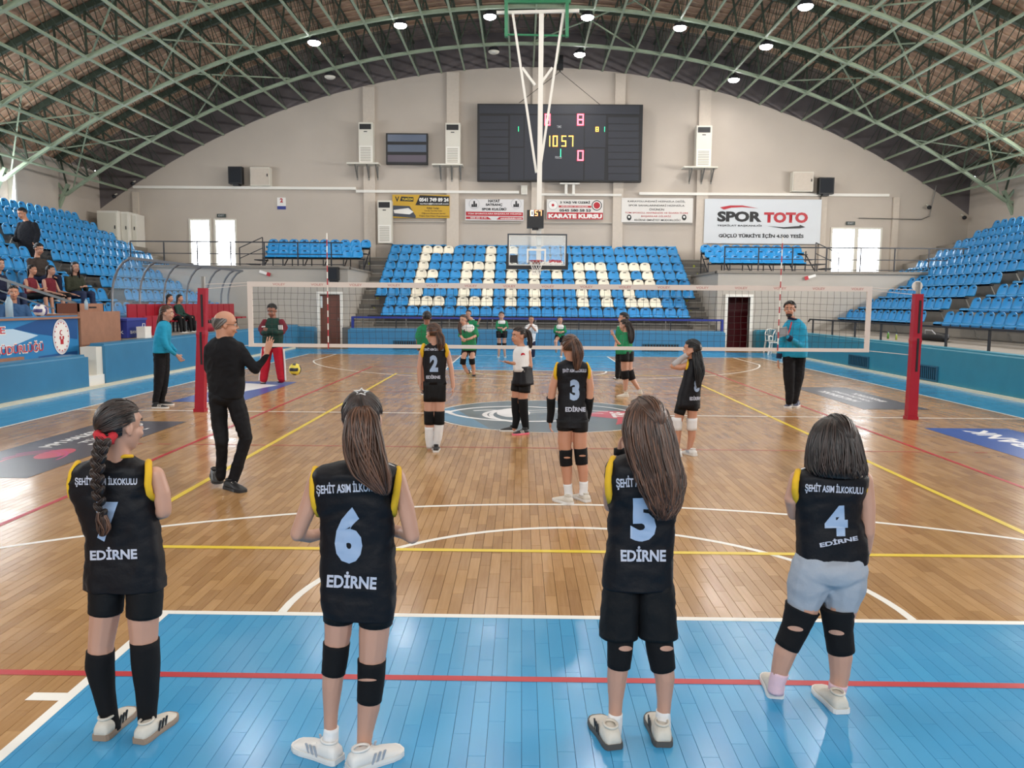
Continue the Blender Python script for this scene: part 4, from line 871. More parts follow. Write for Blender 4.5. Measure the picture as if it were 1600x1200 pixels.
for xa, ya, xb, yb, sd in ((510.5, 364, 513, 545, 'left'), (1223, 370, 1215, 548, 'right')):
    a, c = P(xb, yb, 13.96), P(xa, ya, 13.96); e = empty('net_antenna', a, 'red and white striped antenna on the %s part of the net' % sd, 'antenna', 'antennas of the net')
    for k in range(18): q = MB(); q.tube([a.lerp(c, k/18), a.lerp(c, (k+1)/18)], .009, 6); put(q, 'white_band' if k % 2 else 'red_band', M['white'] if k % 2 else M['red'], e)
def post(x, y, xt, lab, wheel):
    e = empty('net_post', (x, y, 0), lab, 'net post', 'padded net posts')
    q = MB(); q.loft([[V((x+(xt-x)*t+dx*w_, y+dy*w_, 1.94*t)) for dx, dy in ((-.07, -.06), (.07, -.06), (.07, .06), (-.07, .06))] for t, w_ in ((0, 1.05), (.3, 1.0), (.6, .96), (.63, 1.06), (.66, .96), (1, .9))]); put(q, 'red_padding', M['redpad'], e)
    q = MB()
    for za, zb_ in ((.75, 1.26), (1.34, 1.84)): t = (za+zb_)/2/1.94; xx = x+(xt-x)*t; q.box(xx-.002, y-.07, za, xx+.028, y-.056, zb_)
    put(q, 'dark_slot', M['black'], e)
    q = MB(); q.box(x-.085, y-.075, 0, x+.085, y+.075, .05); put(q, 'base_skirt', M['redpad'], e)
    q = MB(); q.tube([(xt, y, 1.93), (xt, y, 2.12)], .035, 10); put(q, 'steel_post', M['steel'], e)
    if wheel: q = MB(); q.tube([(xt, y+.03, 2.06), (xt, y+.05, 2.06)], .078, 20); q.tube([(xt, y-.02, 2.06), (xt, y+.03, 2.06)], .03, 8); put(q, 'white_wheel', M['white'], e)
post(-5.50, 13.93, -5.40, 'red padded net post beside the bald man in black', False)
post(5.64, 13.85, 5.64, 'red padded net post with a white wheel before the teal padding', True)

# ================================================================ LEFT SIDE FURNITURE
e = empty('team_shelter', (-10.1, 25.2, .8), 'curved transparent team shelter with grey ribs over red chairs', 'shelter')
def rib_pts(y): return [V((-10.62, y, .8)), V((-10.62, y, 1.5)), V((-10.60, y, 1.95)), V((-10.54, y, 2.25)), V((-10.44, y, 2.48)), V((-10.30, y, 2.66)), V((-10.12, y, 2.77))]
RY = (21.3, 22.75, 24.2, 25.75, 27.3, 28.55, 29.2)
for y in RY: q = MB(); q.tube(rib_pts(y), .032, 6); put(q, 'rib', mat('rib_grey', '#77787c', .4, metal=.5), e)
q = MB(); q.bar((-10.12, 21.25, 2.77), (-10.12, 29.3, 2.77), .05, .07); q.bar((-10.62, 21.3, .95), (-10.62, 29.2, .95), .03); put(q, 'top_rail', mat('rib_grey', '#77787c', .4, metal=.5), e)
gm = mat('shelter_plastic', '#b9cfdd', .08, alpha=.26, spec=.8)
for a, b_ in zip(RY, RY[1:]):
    q = MB(); pa_, pb2 = rib_pts(a+.03), rib_pts(b_-.03)
    for i in range(6): q.quad(pa_[i], pb2[i], pb2[i+1], pa_[i+1])
    put(q, 'clear_panel', gm, e, True)
rc = mat('red_chair_plastic', '#9c1a2a', .4)
cm = {}
def chair_meshes():
    q = MB(); q.box(-.21, -.2, .36, .21, .2, .41); cm['seat_pan'] = q.mesh('seat_pan', rc)
    q = MB(); q.obox((-.23, 0, .60), (.02, 0, 0), (0, .22, 0), (.0, 0, .24)); cm['backrest'] = q.mesh('backrest', rc)
    q = MB(); q.bar((-.1, -.12, 0), (-.1, -.12, .38), .04); cm['leg'] = q.mesh('leg', M['dark']); q = MB(); q.bar((-.1, .12, 0), (-.1, .12, .38), .04); cm['leg '] = q.mesh('leg', M['dark'])
chair_meshes()
for k in range(15):
    y = 21.7+.5*k; e = empty('team_chair', (-10.1, y, .8), 'red plastic team chair under the shelter, %s from the blue box' % nth(k), 'chair', 'red team chairs')
    for nme, me in cm.items(): link(nme.strip(), me, e)
for k in range(3):
    e = empty('folded_chair', (-9.75, 21.3+.42*k, .8), 'upright red folded chair beside the blue box, %s in line' % nth(k), 'chair', 'folded red chairs'); q = MB(); q.obox((-9.75, 21.3+.42*k, 1.08), (.03, 0, 0), (0, .19, 0), (0, 0, .27)); put(q, 'backrest', rc, e); [(lambda q: (q.bar((-9.78, yy+.42*k, .8), (-9.78, yy+.42*k, 1.1), .03), put(q, 'leg', M['dark'], e)))(MB()) for yy in (21.15, 21.45)]
tb = empty('scorer_table', (-9.8, 15.5, .62), 'long scorer table with a blue printed front panel', 'table')
q = MB(); q.box(-10.3, 11.5, 1.36, -9.55, 17.9, 1.4); put(q, 'tabletop', M['woodb'], tb)
BX = -9.6
def bp(x, y, d=0): 
    dd = _f + _r*((x-800)/CF) - _u*((y-600)/CF); return CL + dd*((BX+d-CL.x)/dd.x)
m1 = mat('banner_blue', '#2c7fb8', .4); m2 = mat('banner_deep_blue', '#1b4f8a', .4); m3 = mat('banner_pale', '#b9d3e6', .4)
q = MB(); q.box(-9.63, 11.5, .50, -9.6, 17.9, 1.42); put(q, 'front_panel', m1, tb)
def bqd(pts, m, d): q = MB(); q.quad(*[bp(x, y, d) for x, y in pts]); put(q, 'print_shape', m, tb)
bqd([(-70, 519), (20, 514), (60, 524), (10, 545), (-70, 552)], m3, .004); bqd([(20, 514), (70, 496), (121, 494), (121, 530), (60, 522)], m2, .003); bqd([(60, 557), (121, 548), (121, 555), (60, 565)], m2, .003)
for (t, xa, xb, yc, hh) in (('EDİRNE', -62, 8, 516, .16), ('MÜDÜRLÜĞÜ', -9, 68, 543.5, .19)):
    pa_, pb2 = bp(xa, yc, .01), bp(xb, yc, .01); flat_text(t, (pa_+pb2)/2+V((-.003, 0, 0)), (0, 1, 0), (0, 0, 1), abs(pb2.y-pa_.y)+.05, hh+.04, wt, tb, 'banner_lettering', .05); o = flat_text(t, (pa_+pb2)/2, (0, 1, 0), (0, 0, 1), abs(pb2.y-pa_.y), hh, mat('banner_red_letter', '#c0303f', .4), tb, 'banner_lettering', .01)
cc = bp(96, 526, .01)
for r_, m_, d in ((.36, wt, 0), (.335, mat('emblem_ring', '#cfc6d0', .5), .002), (.30, wt, .004)):
    q = MB(); q.quad(*[(cc.x+d, cc.y+r_*.8*math.cos(t*PI/16), cc.z+r_*math.sin(t*PI/16)*.98) for t in range(32)]); put(q, 'emblem_disc', m_, tb)
for k in range(16): q = MB(); t = k*PI/8; q.obox((cc.x+.006, cc.y+.235*math.cos(t), cc.z+.28*math.sin(t)), (.002, 0, 0), (0, .013, 0), (0, 0, .013)); put(q, 'emblem_star', red, tb)
q = MB(); q.tube([(cc.x+.008, cc.y-.01+.045*math.cos(t), cc.z+.08+.045*math.sin(t)) for t in [PI*.35+PI*1.3*k/10 for k in range(11)]], .009, 5); q.obox((cc.x+.008, cc.y-.05, cc.z-.02), (.002, 0, 0), (0, .025, 0), (0, 0, .03)); q.obox((cc.x+.008, cc.y+.05, cc.z-.02), (.002, 0, 0), (0, .025, 0), (0, 0, .03)); q.obox((cc.x+.008, cc.y, cc.z-.1), (.002, 0, 0), (0, .05, .0), (0, 0, .05)); put(q, 'emblem_sign', red, tb)
q = MB(); q.box(-9.58, 12, .62, -9.5, 15.9, .70); put(q, 'wooden_step', M['woodb'], tb)
e = empty('wooden_desk', (-9.95, 18.7, .8), 'brown wooden desk with a tall end panel at the gap of the padding', 'desk')
q = MB(); q.box(-9.62, 17.95, .58, -9.57, 19.6, 1.49); put(q, 'front_panel', M['woodb'], e); q = MB(); q.box(-10.35, 17.95, 1.40, -9.62, 19.6, 1.44); put(q, 'desktop', M['woodb'], e); q = MB(); q.box(-10.35, 17.97, .8, -9.63, 18.0, 1.4); put(q, 'side_panel', mat('dark_beech', '#6e3f2c', .5), e)
e = empty('wooden_crate', (-10.1, 19.0, 1.44), 'open brown wooden crate standing on the wooden desk', 'crate')
q = MB(); q.box(-10.4, 18.5, 1.445, -9.9, 18.53, 1.66); q.box(-10.4, 19.5, 1.445, -9.9, 19.53, 1.66); q.box(-10.4, 18.5, 1.445, -10.37, 19.5, 1.66); put(q, 'side_board', mat('dark_beech', '#6e3f2c', .5), e); q = MB(); q.box(-9.93, 18.5, 1.445, -9.9, 19.53, 1.66); put(q, 'front_board', M['woodb'], e); q = MB(); q.box(-9.895, 18.9, 1.56, -9.89, 19.2, 1.59); put(q, 'grip_hole', M['black'], e)
e = empty('blue_box', (-9.6, 20.3, .83), 'dark blue branded cool box on the padding behind the desk', 'box')
bb = mat('cool_box_blue', '#27307c', .4); q = MB(); q.box(-10.05, 19.75, .87, -9.5, 20.7, 1.27); put(q, 'body', bb, e); q = MB(); q.box(-10.07, 19.73, 1.27, -9.48, 20.72, 1.32); put(q, 'lid', mat('cool_box_lid', '#3a4392', .4), e)
flat_text('BANK', (-9.495, 20.1, 1.0), (0, 1, 0), (0, 0, 1), .4, .07, wt, e, 'lettering'); flat_text('BANK', (-9.75, 19.745, 1.0), (1, 0, 0), (0, 0, 1), .35, .07, wt, e, 'lettering')
e = empty('paper_bag', (-9.15, 20.0, .86), 'white paper bag on the padding beside the cool box', 'bag'); q = MB(); q.loft([[V((-9.25+dx*s_, 20.05+dy*s_, z)) for dx, dy in ((-.1, -.16), (.1, -.16), (.1, .16), (-.1, .16))] for z, s_ in ((.865, 1), (1.0, .97), (1.13, 1.02))]); put(q, 'bag_body', M['white'], e); q = MB(); q.tube([(-9.25, 19.98, 1.12), (-9.25, 20.0, 1.2), (-9.25, 20.1, 1.2), (-9.25, 20.12, 1.12)], .006, 5); put(q, 'handle', M['white'], e)
def bottle(p, h, lab, m=None):
    e = empty('water_bottle', p, lab, 'bottle', 'drink bottles'); r = h*.15; q = MB(); x, y, z = p
    q.tube([(x, y, z), (x, y, z+h*.7), (x, y, z+h*.85), (x, y, z+h*.93)], [r, r, r*.5, r*.4], 10); put(q, 'body', m or mat('bottle_plastic', '#b5cfdc', .1, alpha=.55), e, True)
    q = MB(); q.tube([(x, y, z+h*.93), (x, y, z+h)], r*.45, 8); put(q, 'cap', mat('blue_cap', '#3c7fb8', .5), e)
bottle(bp(135, 484, -.15)*1, .24, 'clear plastic bottle on the wooden desk'); p = bp(15, 494, -.15); bottle(V((p.x, p.y, 1.4)), .42, 'tall clear bottle on the scorer table at the left edge')
def ball(c, r, lab, cols):
    e = empty('ball', c, lab, 'ball'); bm = bmesh.new(); bmesh.ops.create_icosphere(bm, subdivisions=4, radius=r); me = bpy.data.meshes.new('ball_panels')
    ms = [mat('ball_%s' % c_[1:], c_, .45) for c_ in cols]
    for f in bm.faces:
        d = f.calc_center_median().normalized(); f.smooth = True; ax = max(range(3), key=lambda i: abs(d[i])); o = d[(ax+1) % 3]
        f.material_index = 1 if abs(o) < .28 and len(ms) > 1 else (2 if len(ms) > 2 and abs(abs(o)-.5) < .1 else 0)
    bm.to_mesh(me); bm.free(); [me.materials.append(m_) for m_ in ms]; o = bpy.data.objects.new('ball_panels', me); C.objects.link(o); o.parent = e; return e
p = bp(63, 481, -.12); ball(V((p.x, p.y, 1.4+.125)), .125, 'white and purple ball on the scorer table before the man in blue', ['#d8d3d0', '#423a72'])
ball(P(461, 577, 12.6), .085, 'yellow and dark blue volleyball in the air before the man in red trousers', ['#d8c64a', '#1c1f30'])
# right side odds and ends
def plastic_chair(loc, rz, lab):
    e = empty('garden_chair', loc, lab, 'chair', 'white plastic chairs'); e.rotation_euler = (0, 0, rz); w_ = M['white']
    q = MB(); q.box(-.22, -.22, .42, .22, .22, .45); link('seat', q.mesh('seat', w_), e)
    for sx in (-1, 1):
        for sy in (-1, 1): q = MB(); q.bar((sx*.24, sy*.24, 0), (sx*.2, sy*.2, .43), .045); link('leg', q.mesh('leg', w_), e)
        q = MB(); q.tube([(sx*.23, -.2, .43), (sx*.25, -.2, .64), (sx*.25, .15, .66), (sx*.22, .22, .62)], .02, 6); link('armrest', q.mesh('armrest', w_), e)
    q = MB(); q.tube([(-.2, .22, .44), (-.2, .27, .7), (-.14, .29, .84), (0, .3, .87), (.14, .29, .84), (.2, .27, .7), (.2, .22, .44)], .022, 6)
    for x in (-.1, -.03, .03, .1): q.bar((x, .22, .45), (x, .29, .84), .025, .012)
    link('backrest', q.mesh('backrest', w_), e)
plastic_chair(P(1194, 548, 31.9)*1 if 0 else V((8.55+.35, 31.2, 0)), .1, 'white plastic garden chair in the corner beside the open doorway'); plastic_chair(V((9.0+.25-.0, 30.2, 0)) if 0 else V((8.6, 29.8, 0)), -.5, 'white plastic garden chair partly behind the man in turquoise')
e = empty('sports_bag', (10.9, 23.7, .84), 'black sports bag lying on the right terrace behind the handrail', 'bag'); q = MB()
q.tube([(10.9, 22.9, .90), (10.95, 23.1, .92), (11.0, 23.7, .92), (10.95, 24.2, .91), (10.9, 24.4, .90)], [.06, .12, .13, .12, .06], 12); put(q, 'bag_body', M['black'], e, True); q = MB(); q.tube([(10.8, 23.3, 1.0), (10.75, 23.4, 1.1), (10.77, 23.8, 1.1), (10.82, 23.9, 1.0)], .014, 6); put(q, 'strap', mat('grey_strap', '#b5b5b8', .5), e)
bottle(V((9.8, 23.9, .84)), .2, 'small green bottle on the right terrace', mat('green_bottle', '#5c8f3a', .2)); bottle(V((9.75, 23.3, .84)), .17, 'small yellow-green cup on the right terrace', mat('lime_bottle', '#a4b24a', .3))
for x, y in ((1452, 324), (1507, 340), (207, 287), (178, 307)):
    a = P(x, y, 38.7); e = empty('wall_camera', a, 'small camera on the end wall %s' % {1452: 'above the right windows', 1507: 'hanging in the right roof corner', 207: 'under the left roof edge', 178: 'lowest in the left roof corner'}[x], 'camera', 'small cameras on the end wall')
    q = MB(); q.ell(a, .1, .1, .09, 10, 6); put(q, 'camera_dome', M['dark'], e, True); q = MB(); q.bar(a+V((0, .05, .08)), a+V((0, .28, .16)), .05); put(q, 'mount', M['offw'], e)
e = empty('wall_pipe', P(1400, 340, 38.9), 'grey conduit running from the right windows to the roof corner', 'pipe'); q = MB(); q.tube([P(1342, 341, 38.9), P(1440, 343, 38.9), P(1452, 338, 38.9), P(1455, 325, 38.9), P(1463, 290, 38.9)], .025, 6); put(q, 'conduit', M['steel'], e)
e = empty('wall_light', P(17, 289, 28), 'white strip light on the left side wall', 'lamp'); q = MB(); q.box(-20.05, 28.2, 6.0, -19.9, 30.2, 6.18); put(q, 'fitting', M['white'], e); q = MB(); q.box(-19.9, 28.25, 6.03, -19.87, 30.15, 6.15); put(q, 'diffuser', M['offw'], e)
# ================================================================ PEOPLE: builders
SK = {'a': mat('skin_light', '#ba8d78', .5, noise_amt=.05, nscale=6), 'b': mat('skin_tan', '#b9856b', .5, noise_amt=.05, nscale=6), 'c': mat('skin_deep', '#8f5f4c', .5, noise_amt=.05, nscale=6)}
def hair_mat(name, c1, c2):
    m = bpy.data.materials.new(name); m.use_nodes = True; nt = m.node_tree; b = nt.nodes['Principled BSDF']; b.inputs['Roughness'].default_value = .42
    a = nt.nodes.new('ShaderNodeAttribute'); a.attribute_name = 'tone'; mx = nt.nodes.new('ShaderNodeMix'); mx.data_type = 'RGBA'
    mx.inputs[6].default_value = lin(c1); mx.inputs[7].default_value = lin(c2); nt.links.new(a.outputs['Fac'], mx.inputs[0]); nt.links.new(mx.outputs[2], b.inputs['Base Color']); return m
HM = {'dark': hair_mat('dark_brown_hair', '#120d0c', '#3a2a24'), 'brown': hair_mat('brown_hair', '#281a14', '#6a4836'), 'black': hair_mat('black_hair', '#08080a', '#1e1b1d'), 'grey': hair_mat('grey_hair', '#4a4644', '#8a8480')}
def cloth(n, c, r=.8, b=.35): return mat(n, c, r, spec=.28, noise_amt=.06, nscale=9, bump=b, bscale=14)
K = {'blk': cloth('black_jersey', '#08080f', .6), 'blk2': cloth('black_shorts_fabric', '#09090c', .7), 'yel': cloth('yellow_trim', '#d6a928'), 'wht': cloth('white_fabric', '#d9d8d8'), 'gry': cloth('grey_leggings', '#9aa0aa'),
     'sock': cloth('black_sock', '#0b0b0e', .85), 'pinks': cloth('pale_pink_sock', '#d3b3bd'), 'grn': cloth('green_jersey', '#1f7a50'), 'tur': cloth('turquoise_jacket', '#1f8fb3'), 'nvy': cloth('navy_fabric', '#1b2038'), 'redt': cloth('red_trousers', '#b0182c'),
     'dgr': cloth('dark_green_jacket', '#1c3a33'), 'mar': cloth('maroon_fabric', '#6b1f2c'), 'oli': cloth('olive_coat', '#35382b'), 'brn': cloth('brown_coat', '#3a322e'), 'jean': cloth('dark_denim', '#2a3450'), 'bjk': cloth('blue_puffer', '#34557c'), 'shoe': cloth('cream_leather', '#c9c2b6', .5), 'sole': mat('tan_rubber_sole', '#8f7a68', .6), 'shb': mat('black_shoe_leather', '#1a1a1c', .5), 'shn': mat('navy_shoe_leather', '#20284a', .5), 'gum': mat('white_rubber', '#d6d3cf', .5), 'pnkr': mat('coral_rubber', '#e0687a', .5)}
EYEW, EYEB, LIP, BROW = mat('eye_white', '#d8d2cc', .3), mat('eye_iris', '#20140f', .2), mat('lips', '#9c5a55', .4), mat('brow_hair', '#241a17', .7)

def blob_mesh(mb, vox, m, name, smooth=3, wr=0):
    me = bpy.data.meshes.new(name); me.from_pydata(mb.v, [], mb.f); o = bpy.data.objects.new(name, me); C.objects.link(o)
    r = o.modifiers.new('r', 'REMESH'); r.mode = 'VOXEL'; r.voxel_size = vox; r.use_smooth_shade = True
    s_ = o.modifiers.new('s', 'SMOOTH'); s_.factor = .5; s_.iterations = smooth
    dg = bpy.context.evaluated_depsgraph_get(); nm = bpy.data.meshes.new_from_object(o.evaluated_get(dg)); bpy.data.objects.remove(o); bpy.data.meshes.remove(me)
    nm.name = name; nm.materials.clear(); nm.materials.append(m); nm.polygons.foreach_set('use_smooth', [True]*len(nm.polygons))
    if wr:
        nl = [v.normal.copy() for v in nm.vertices]
        for v, nn in zip(nm.vertices, nl):
            p = v.co; a = noise.noise(V((p.x*12+p.z*7, p.y*12, p.z*17-p.x*6))); b = noise.noise(V((p.x*6, p.y*6, p.z*6)))
            v.co = p+nn*wr*(1.6*(.35-abs(a))+.8*b)
    return nm
def wput(me, name, parent, label=None):
    o = bpy.data.objects.new(name, me); C.objects.link(o); inv(o, parent); return tag(o, label)
class Fig:
    def __init__(s, label, Y, vox=.008, skin='a', group=None, base=None):
        s.Y = Y; s.s = (Y-CL.y)/CF; s.vox = vox; s.skin = SK[skin]; s.B = MB()
        s.e = empty('person', base or (0, Y, 0), label, 'person', group); s.based = base is not None
    def pt(s, p):
        if isinstance(p, Vector): return p
        return P(p[0], p[1], s.Y+(p[3] if len(p) > 3 else 0))
    def limb(s, ch, mb=None):            # (x, y, radius px, dy) -> tapered limb with rounded joints
        mb = mb or s.B; pts = [s.pt(p) for p in ch]; rr = [p[2]*s.s for p in ch]
        mb.tube(pts, rr, 10)
        for p, r in zip(pts, rr): mb.ell(p, r, r, r, 10, 6)
    def wl(s, pts, rr, mb=None):         # the same in metres
        mb = mb or s.B; mb.tube(pts, rr, 10)
        for p, r in zip(pts, rr): mb.ell(p, r, r, r, 10, 6)
    def hand(s, w, d, nrm, side, size=.16, curl=.5, mb=None, spread=.14):
        mb = mb or s.B; w, d, nrm = V(w), V(d).normalized(), V(nrm).normalized(); nrm = (nrm-d*nrm.dot(d)).normalized(); t = d.cross(nrm).normalized()*side; k = size/.17
        kn = [w+d*.075*k+t*(.030-.020*i)*k for i in range(4)]
        for q in kn: mb.tube([w+t*0, w+(q-w)*.4, q], [.014*k, .014*k, .0095*k], 8); mb.ell(q, .0098*k, .0098*k, .0098*k, 8, 5)
        mb.tube([kn[0]-d*.02*k, kn[3]-d*.02*k], .011*k, 8)
        for i, (q, L) in enumerate(zip(kn, (.068, .078, .072, .056))):
            a = curl*.45; dd = (d+t*spread*(1.5-i)*.5).normalized(); p = q
            for j, f in enumerate((.42, .32, .26)):
                v = (dd*math.cos(a)+nrm*math.sin(a)); n_ = p+v*L*f*k; r0, r1 = (.0082-.0008*j)*k, (.0076-.0010*j)*k
                mb.tube([p, n_], [r0, r1], 8); mb.ell(n_, r1, r1, r1, 8, 5); p = n_; a += curl*.6
        th = w+t*.022*k+d*.018*k; v1 = (t*.75+d*.6+nrm*.25).normalized(); p1 = th+v1*.036*k; v2 = (t*.3+d*.9+nrm*.35).normalized(); p2 = p1+v2*.026*k
        mb.tube([w+t*.008*k, th, p1, p2], [.013*k, .0125*k, .0098*k, .0075*k], 8); mb.ell(p2, .0076*k, .0076*k, .0076*k, 8, 5)
    def torso(s, rows, yaw=0, q=.56, m=2.6, n=56, shrink=0, noise_=.0075, mb=None, close=True):
        mb = mb or MB(); rt, fw = V((math.cos(yaw), -math.sin(yaw), 0)), V((math.sin(yaw), math.cos(yaw), 0)); rings = []
        for i, r in enumerate(rows):
            y, xl, xr = r[:3]; tilt = r[3] if len(r) > 3 else 0; qq = r[4] if len(r) > 4 else q; dy = r[5] if len(r) > 5 else 0
            c = s.pt(((xl+xr)/2, y, 0, dy)); wpx = (xr-xl)/2*s.s-shrink; a = wpx/math.sqrt(math.cos(yaw)**2+(qq*math.sin(yaw))**2); b = a*qq; ring = []
            for k in range(n):
                t = 2*PI*k/n; cx, sy = math.cos(t), math.sin(t)
                u = math.copysign(abs(cx)**(2/m), cx); v = math.copysign(abs(sy)**(2/m), sy)
                p = c+rt*a*u+fw*b*v+V((0, 0, -tilt*s.s*-u if tilt else 0))
                if noise_:
                    nn = 0; d_ = (p-c); d_.z = 0
                    if d_.length > 1e-6: p += d_.normalized()*nn*noise_*2
                ring.append(p)
            rings.append(ring)
        R2 = []; sub = 5 if noise_ and s.s < .006 else 2
        for i_, (a_, b_) in enumerate(zip(rings, rings[1:])):   # intermediate rings on a smooth curve
            p_, n_ = rings[max(i_-1, 0)], rings[min(i_+2, len(rings)-1)]
            for u in range(sub):
                f = u/sub; R2.append([.5*((2*a)+(b-z)*f+(2*z-5*a+4*b-w_)*f*f+(3*a-z-3*b+w_)*f**3) for z, a, b, w_ in zip(p_, a_, b_, n_)])
        R2.append(rings[-1])
        if noise_:
            off = V((s.Y*3, 0, 0)); lo = min(p.z for p in R2[0])
            for ring in R2:
                c = sum(ring, V())/len(ring)
                for j, p in enumerate(ring):
                    d_ = p-c; d_.z = 0
                    if d_.length < 1e-6: continue
                    g = math.sin(PI*min(1, max(0, (p.z-lo)/.22))/2) if p.z-lo < .22 else 1
                    n1 = noise.noise(V((p.x*7, p.y*7, p.z*7))+off); n2 = noise.noise(V((p.x*13+p.z*9, p.y*13, p.z*20-p.x*8))+off); n3 = noise.noise(V((p.x*22, p.y*22, p.z*6))+off)
                    ring[j] = p+d_.normalized()*noise_*(1.0*n1+1.5*(.35-abs(n2))*1.2*(.4+.6*g)+1.4*n3*(1.25-g))
        mb.loft(R2, caps=close); return mb
    def garment(s, name, mb, m, label=None, smooth=True): return put(mb, name, m, s.e, smooth, label)
    def blob(s, name, mb, m, vox=None, label=None, smooth=3): return wput(blob_mesh(mb, vox or s.vox, m, name, smooth, 0 if name == 'body' else (.004 if name in ('shorts', 'leggings') else .0065)), name, s.e, label)
    def tubeg(s, name, ch, m, label=None, n=18, wob=.6):   # open fabric tube round a limb
        mb = MB(); pts = [s.pt(p) for p in ch]; rr = [p[2]*s.s for p in ch]; P2, R2 = [], []
        for i in range(len(pts)-1):
            for t in (0, .25, .5, .75): P2.append(pts[i].lerp(pts[i+1], t)); r = rr[i]*(1-t)+rr[i+1]*t; R2.append(r*(1+.012*wob*math.sin(len(P2)*2.1)))
        P2.append(pts[-1]); R2.append(rr[-1]); mb.tube(P2, R2, n); return put(mb, name, m, s.e, True, label)
    def head(s, c, H, yaw, pitch=0, roll=0, face=True, neck_to=None, neck_r=.045, lean=None):
        c = s.pt(c); k = H*s.s/.224; s.k = k; s.hc = c
        F = V((math.sin(yaw)*math.cos(pitch), math.cos(yaw)*math.cos(pitch), -math.sin(pitch))); Rv = V((math.cos(yaw), -math.sin(yaw), 0)); U = Rv.cross(F)
        if roll: Rv, U = Rv*math.cos(roll)+U*math.sin(roll), U*math.cos(roll)-Rv*math.sin(roll)
        s.F, s.R, s.U = F, Rv, U; M3 = Matrix((Rv, F, U)).transposed()
        def at(r, f, u): return c+Rv*r*k+F*f*k+U*u*k
        s.at = at; b = s.B
        def el(p, a, bb, cc): b.ell(p, a*k, bb*k, cc*k, 20, 12, M3)
        el(at(0, -.005, .035), .073, .090, .082); el(at(0, .018, -.025), .057, .068, .080); el(at(0, .034, -.074), .038, .040, .032)
        b.tube([at(0, .080, .022), at(0, .092, .0), at(0, .101, -.020)], [.007*k, .009*k, .012*k], 8); el(at(.011, .090, -.022), .009, .010, .007); el(at(-.011, .090, -.022), .009, .010, .007)
        el(at(.030, .066, -.030), .024, .018, .022); el(at(-.030, .066, -.030), .024, .018, .022); el(at(0, .080, -.050), .020, .011, .011); el(at(0, .072, .040), .045, .016, .014)
        for sx in (-1, 1): el(at(sx*.074, -.004, -.004), .008, .017, .028)
        nt = s.pt(neck_to) if neck_to is not None else at(0, -.02, -.19)
        s.B.tube([at(0, -.02, -.03), at(0, -.018, -.085), nt], [neck_r*k*1.0, neck_r*k*.98, neck_r*k*1.25], 14)
        if face:
            for sx, nme in ((-1, 'eye'), (1, 'eye')):
                q = MB(); q.ell(at(sx*.029, .0755, .006), .0135*k, .0095*k, .0072*k, 12, 8, M3); o = put(q, 'eye', EYEW, s.e, True)
                q = MB(); q.ell(at(sx*.029, .0825, .006), .0062*k, .0035*k, .0062*k, 10, 6, M3); put(q, 'iris', EYEB, s.e, True)
                q = MB(); q.tube([at(sx*.012, .086, .026), at(sx*.028, .086, .031), at(sx*.044, .074, .026)], [.0028*k, .0036*k, .0018*k], 6); put(q, 'eyebrow', BROW, s.e)
            q = MB(); q.tube([at(-.020, .083, -.052), at(-.006, .0925, -.049), at(.006, .0925, -.049), at(.020, .083, -.052)], [.002*k, .0042*k, .0042*k, .002*k], 6); q.tube([at(-.016, .085, -.055), at(0, .092, -.057), at(.016, .085, -.055)], [.002*k, .0048*k, .002*k], 6); put(q, 'lips', LIP, s.e)
    def finish(s, name='body', vox=None, smooth=2):
        s.blob(name, s.B, s.skin, vox, smooth=smooth)
    def shoe(s, heel, toe, m, sole, name='shoe', w=1.0, hz=0, tz=0, stripes=None, L=None, lace=None):
        a = G(*heel) if not isinstance(heel, Vector) else heel; b = G(*toe) if not isinstance(toe, Vector) else toe
        a, b = V((a.x, a.y, hz)), V((b.x, b.y, tz)); d = b-a
        if L: b = a+d.normalized()*L; d = b-a
        Ln = d.length; dh = d.normalized(); t = V((dh.y, -dh.x, 0)).normalized(); up = t.cross(dh); up = up if up.z > 0 else -up; k = Ln/.235*1.0
        prof = [(0, .022, .050), (.04, .030, .068), (.14, .034, .078), (.30, .034, .078), (.42, .035, .068), (.55, .038, .056), (.72, .043, .046), (.86, .040, .036), (.96, .028, .028), (1.0, .012, .020)]
        q = MB(); rings = []
        for f, wd, h in prof:
            c = a+d*f; ring = []
            for i in range(14):
                th = PI*i/13; u = math.cos(th); ring.append(c+t*wd*k*w*math.copysign(abs(u)**.8, u)+up*(.018*k+(h-.018)*k*max(0.0, math.sin(th))**.7))
            rings.append(ring)
        q.loft(rings); sh = put(q, name, m, s.e, True)
        q = MB(); rings = []
        for f, wd, h in prof:
            c = a+d*(f*1.03-.015); ring = [c+t*(wd+.004)*k*w*u+up*z*k for u, z in ((-1, .001), (1, .001), (1.02, .012), (.98, .024), (-.98, .024), (-1.02, .012))]; rings.append(ring)
        q.loft(rings); put(q, 'shoe_sole', sole, s.e)
        if stripes:
            q = MB()
            for sd in (-1, 1):
                for f in (.38, .47, .56)[:3]:
                    q.obox(a+d*f+t*sd*.036*k*w+up*.040*k, dh*.004*k, t*.003*k, (up*.020+dh*.008).normalized()*.022*k)
            put(q, 'shoe_stripe', stripes, s.e)
        q = MB()
        for i in range(4): f = .42+.07*i; hh = .070-.0075*i; q.bar(a+d*f+t*.020*k+up*(hh-.006)*k, a+d*(f+.01)-t*.020*k+up*(hh-.006)*k, .005*k, .004*k)
        put(q, 'shoelace', lace or K['gum'], s.e)
        q = MB(); q.tube([a+d*.22+t*.026*k*math.cos(th)+dh*.034*k*math.sin(th)+up*.080*k for th in [2*PI*j/16 for j in range(16)]], .006*k, 6, closed=True); put(q, 'shoe_collar', m, s.e, True)
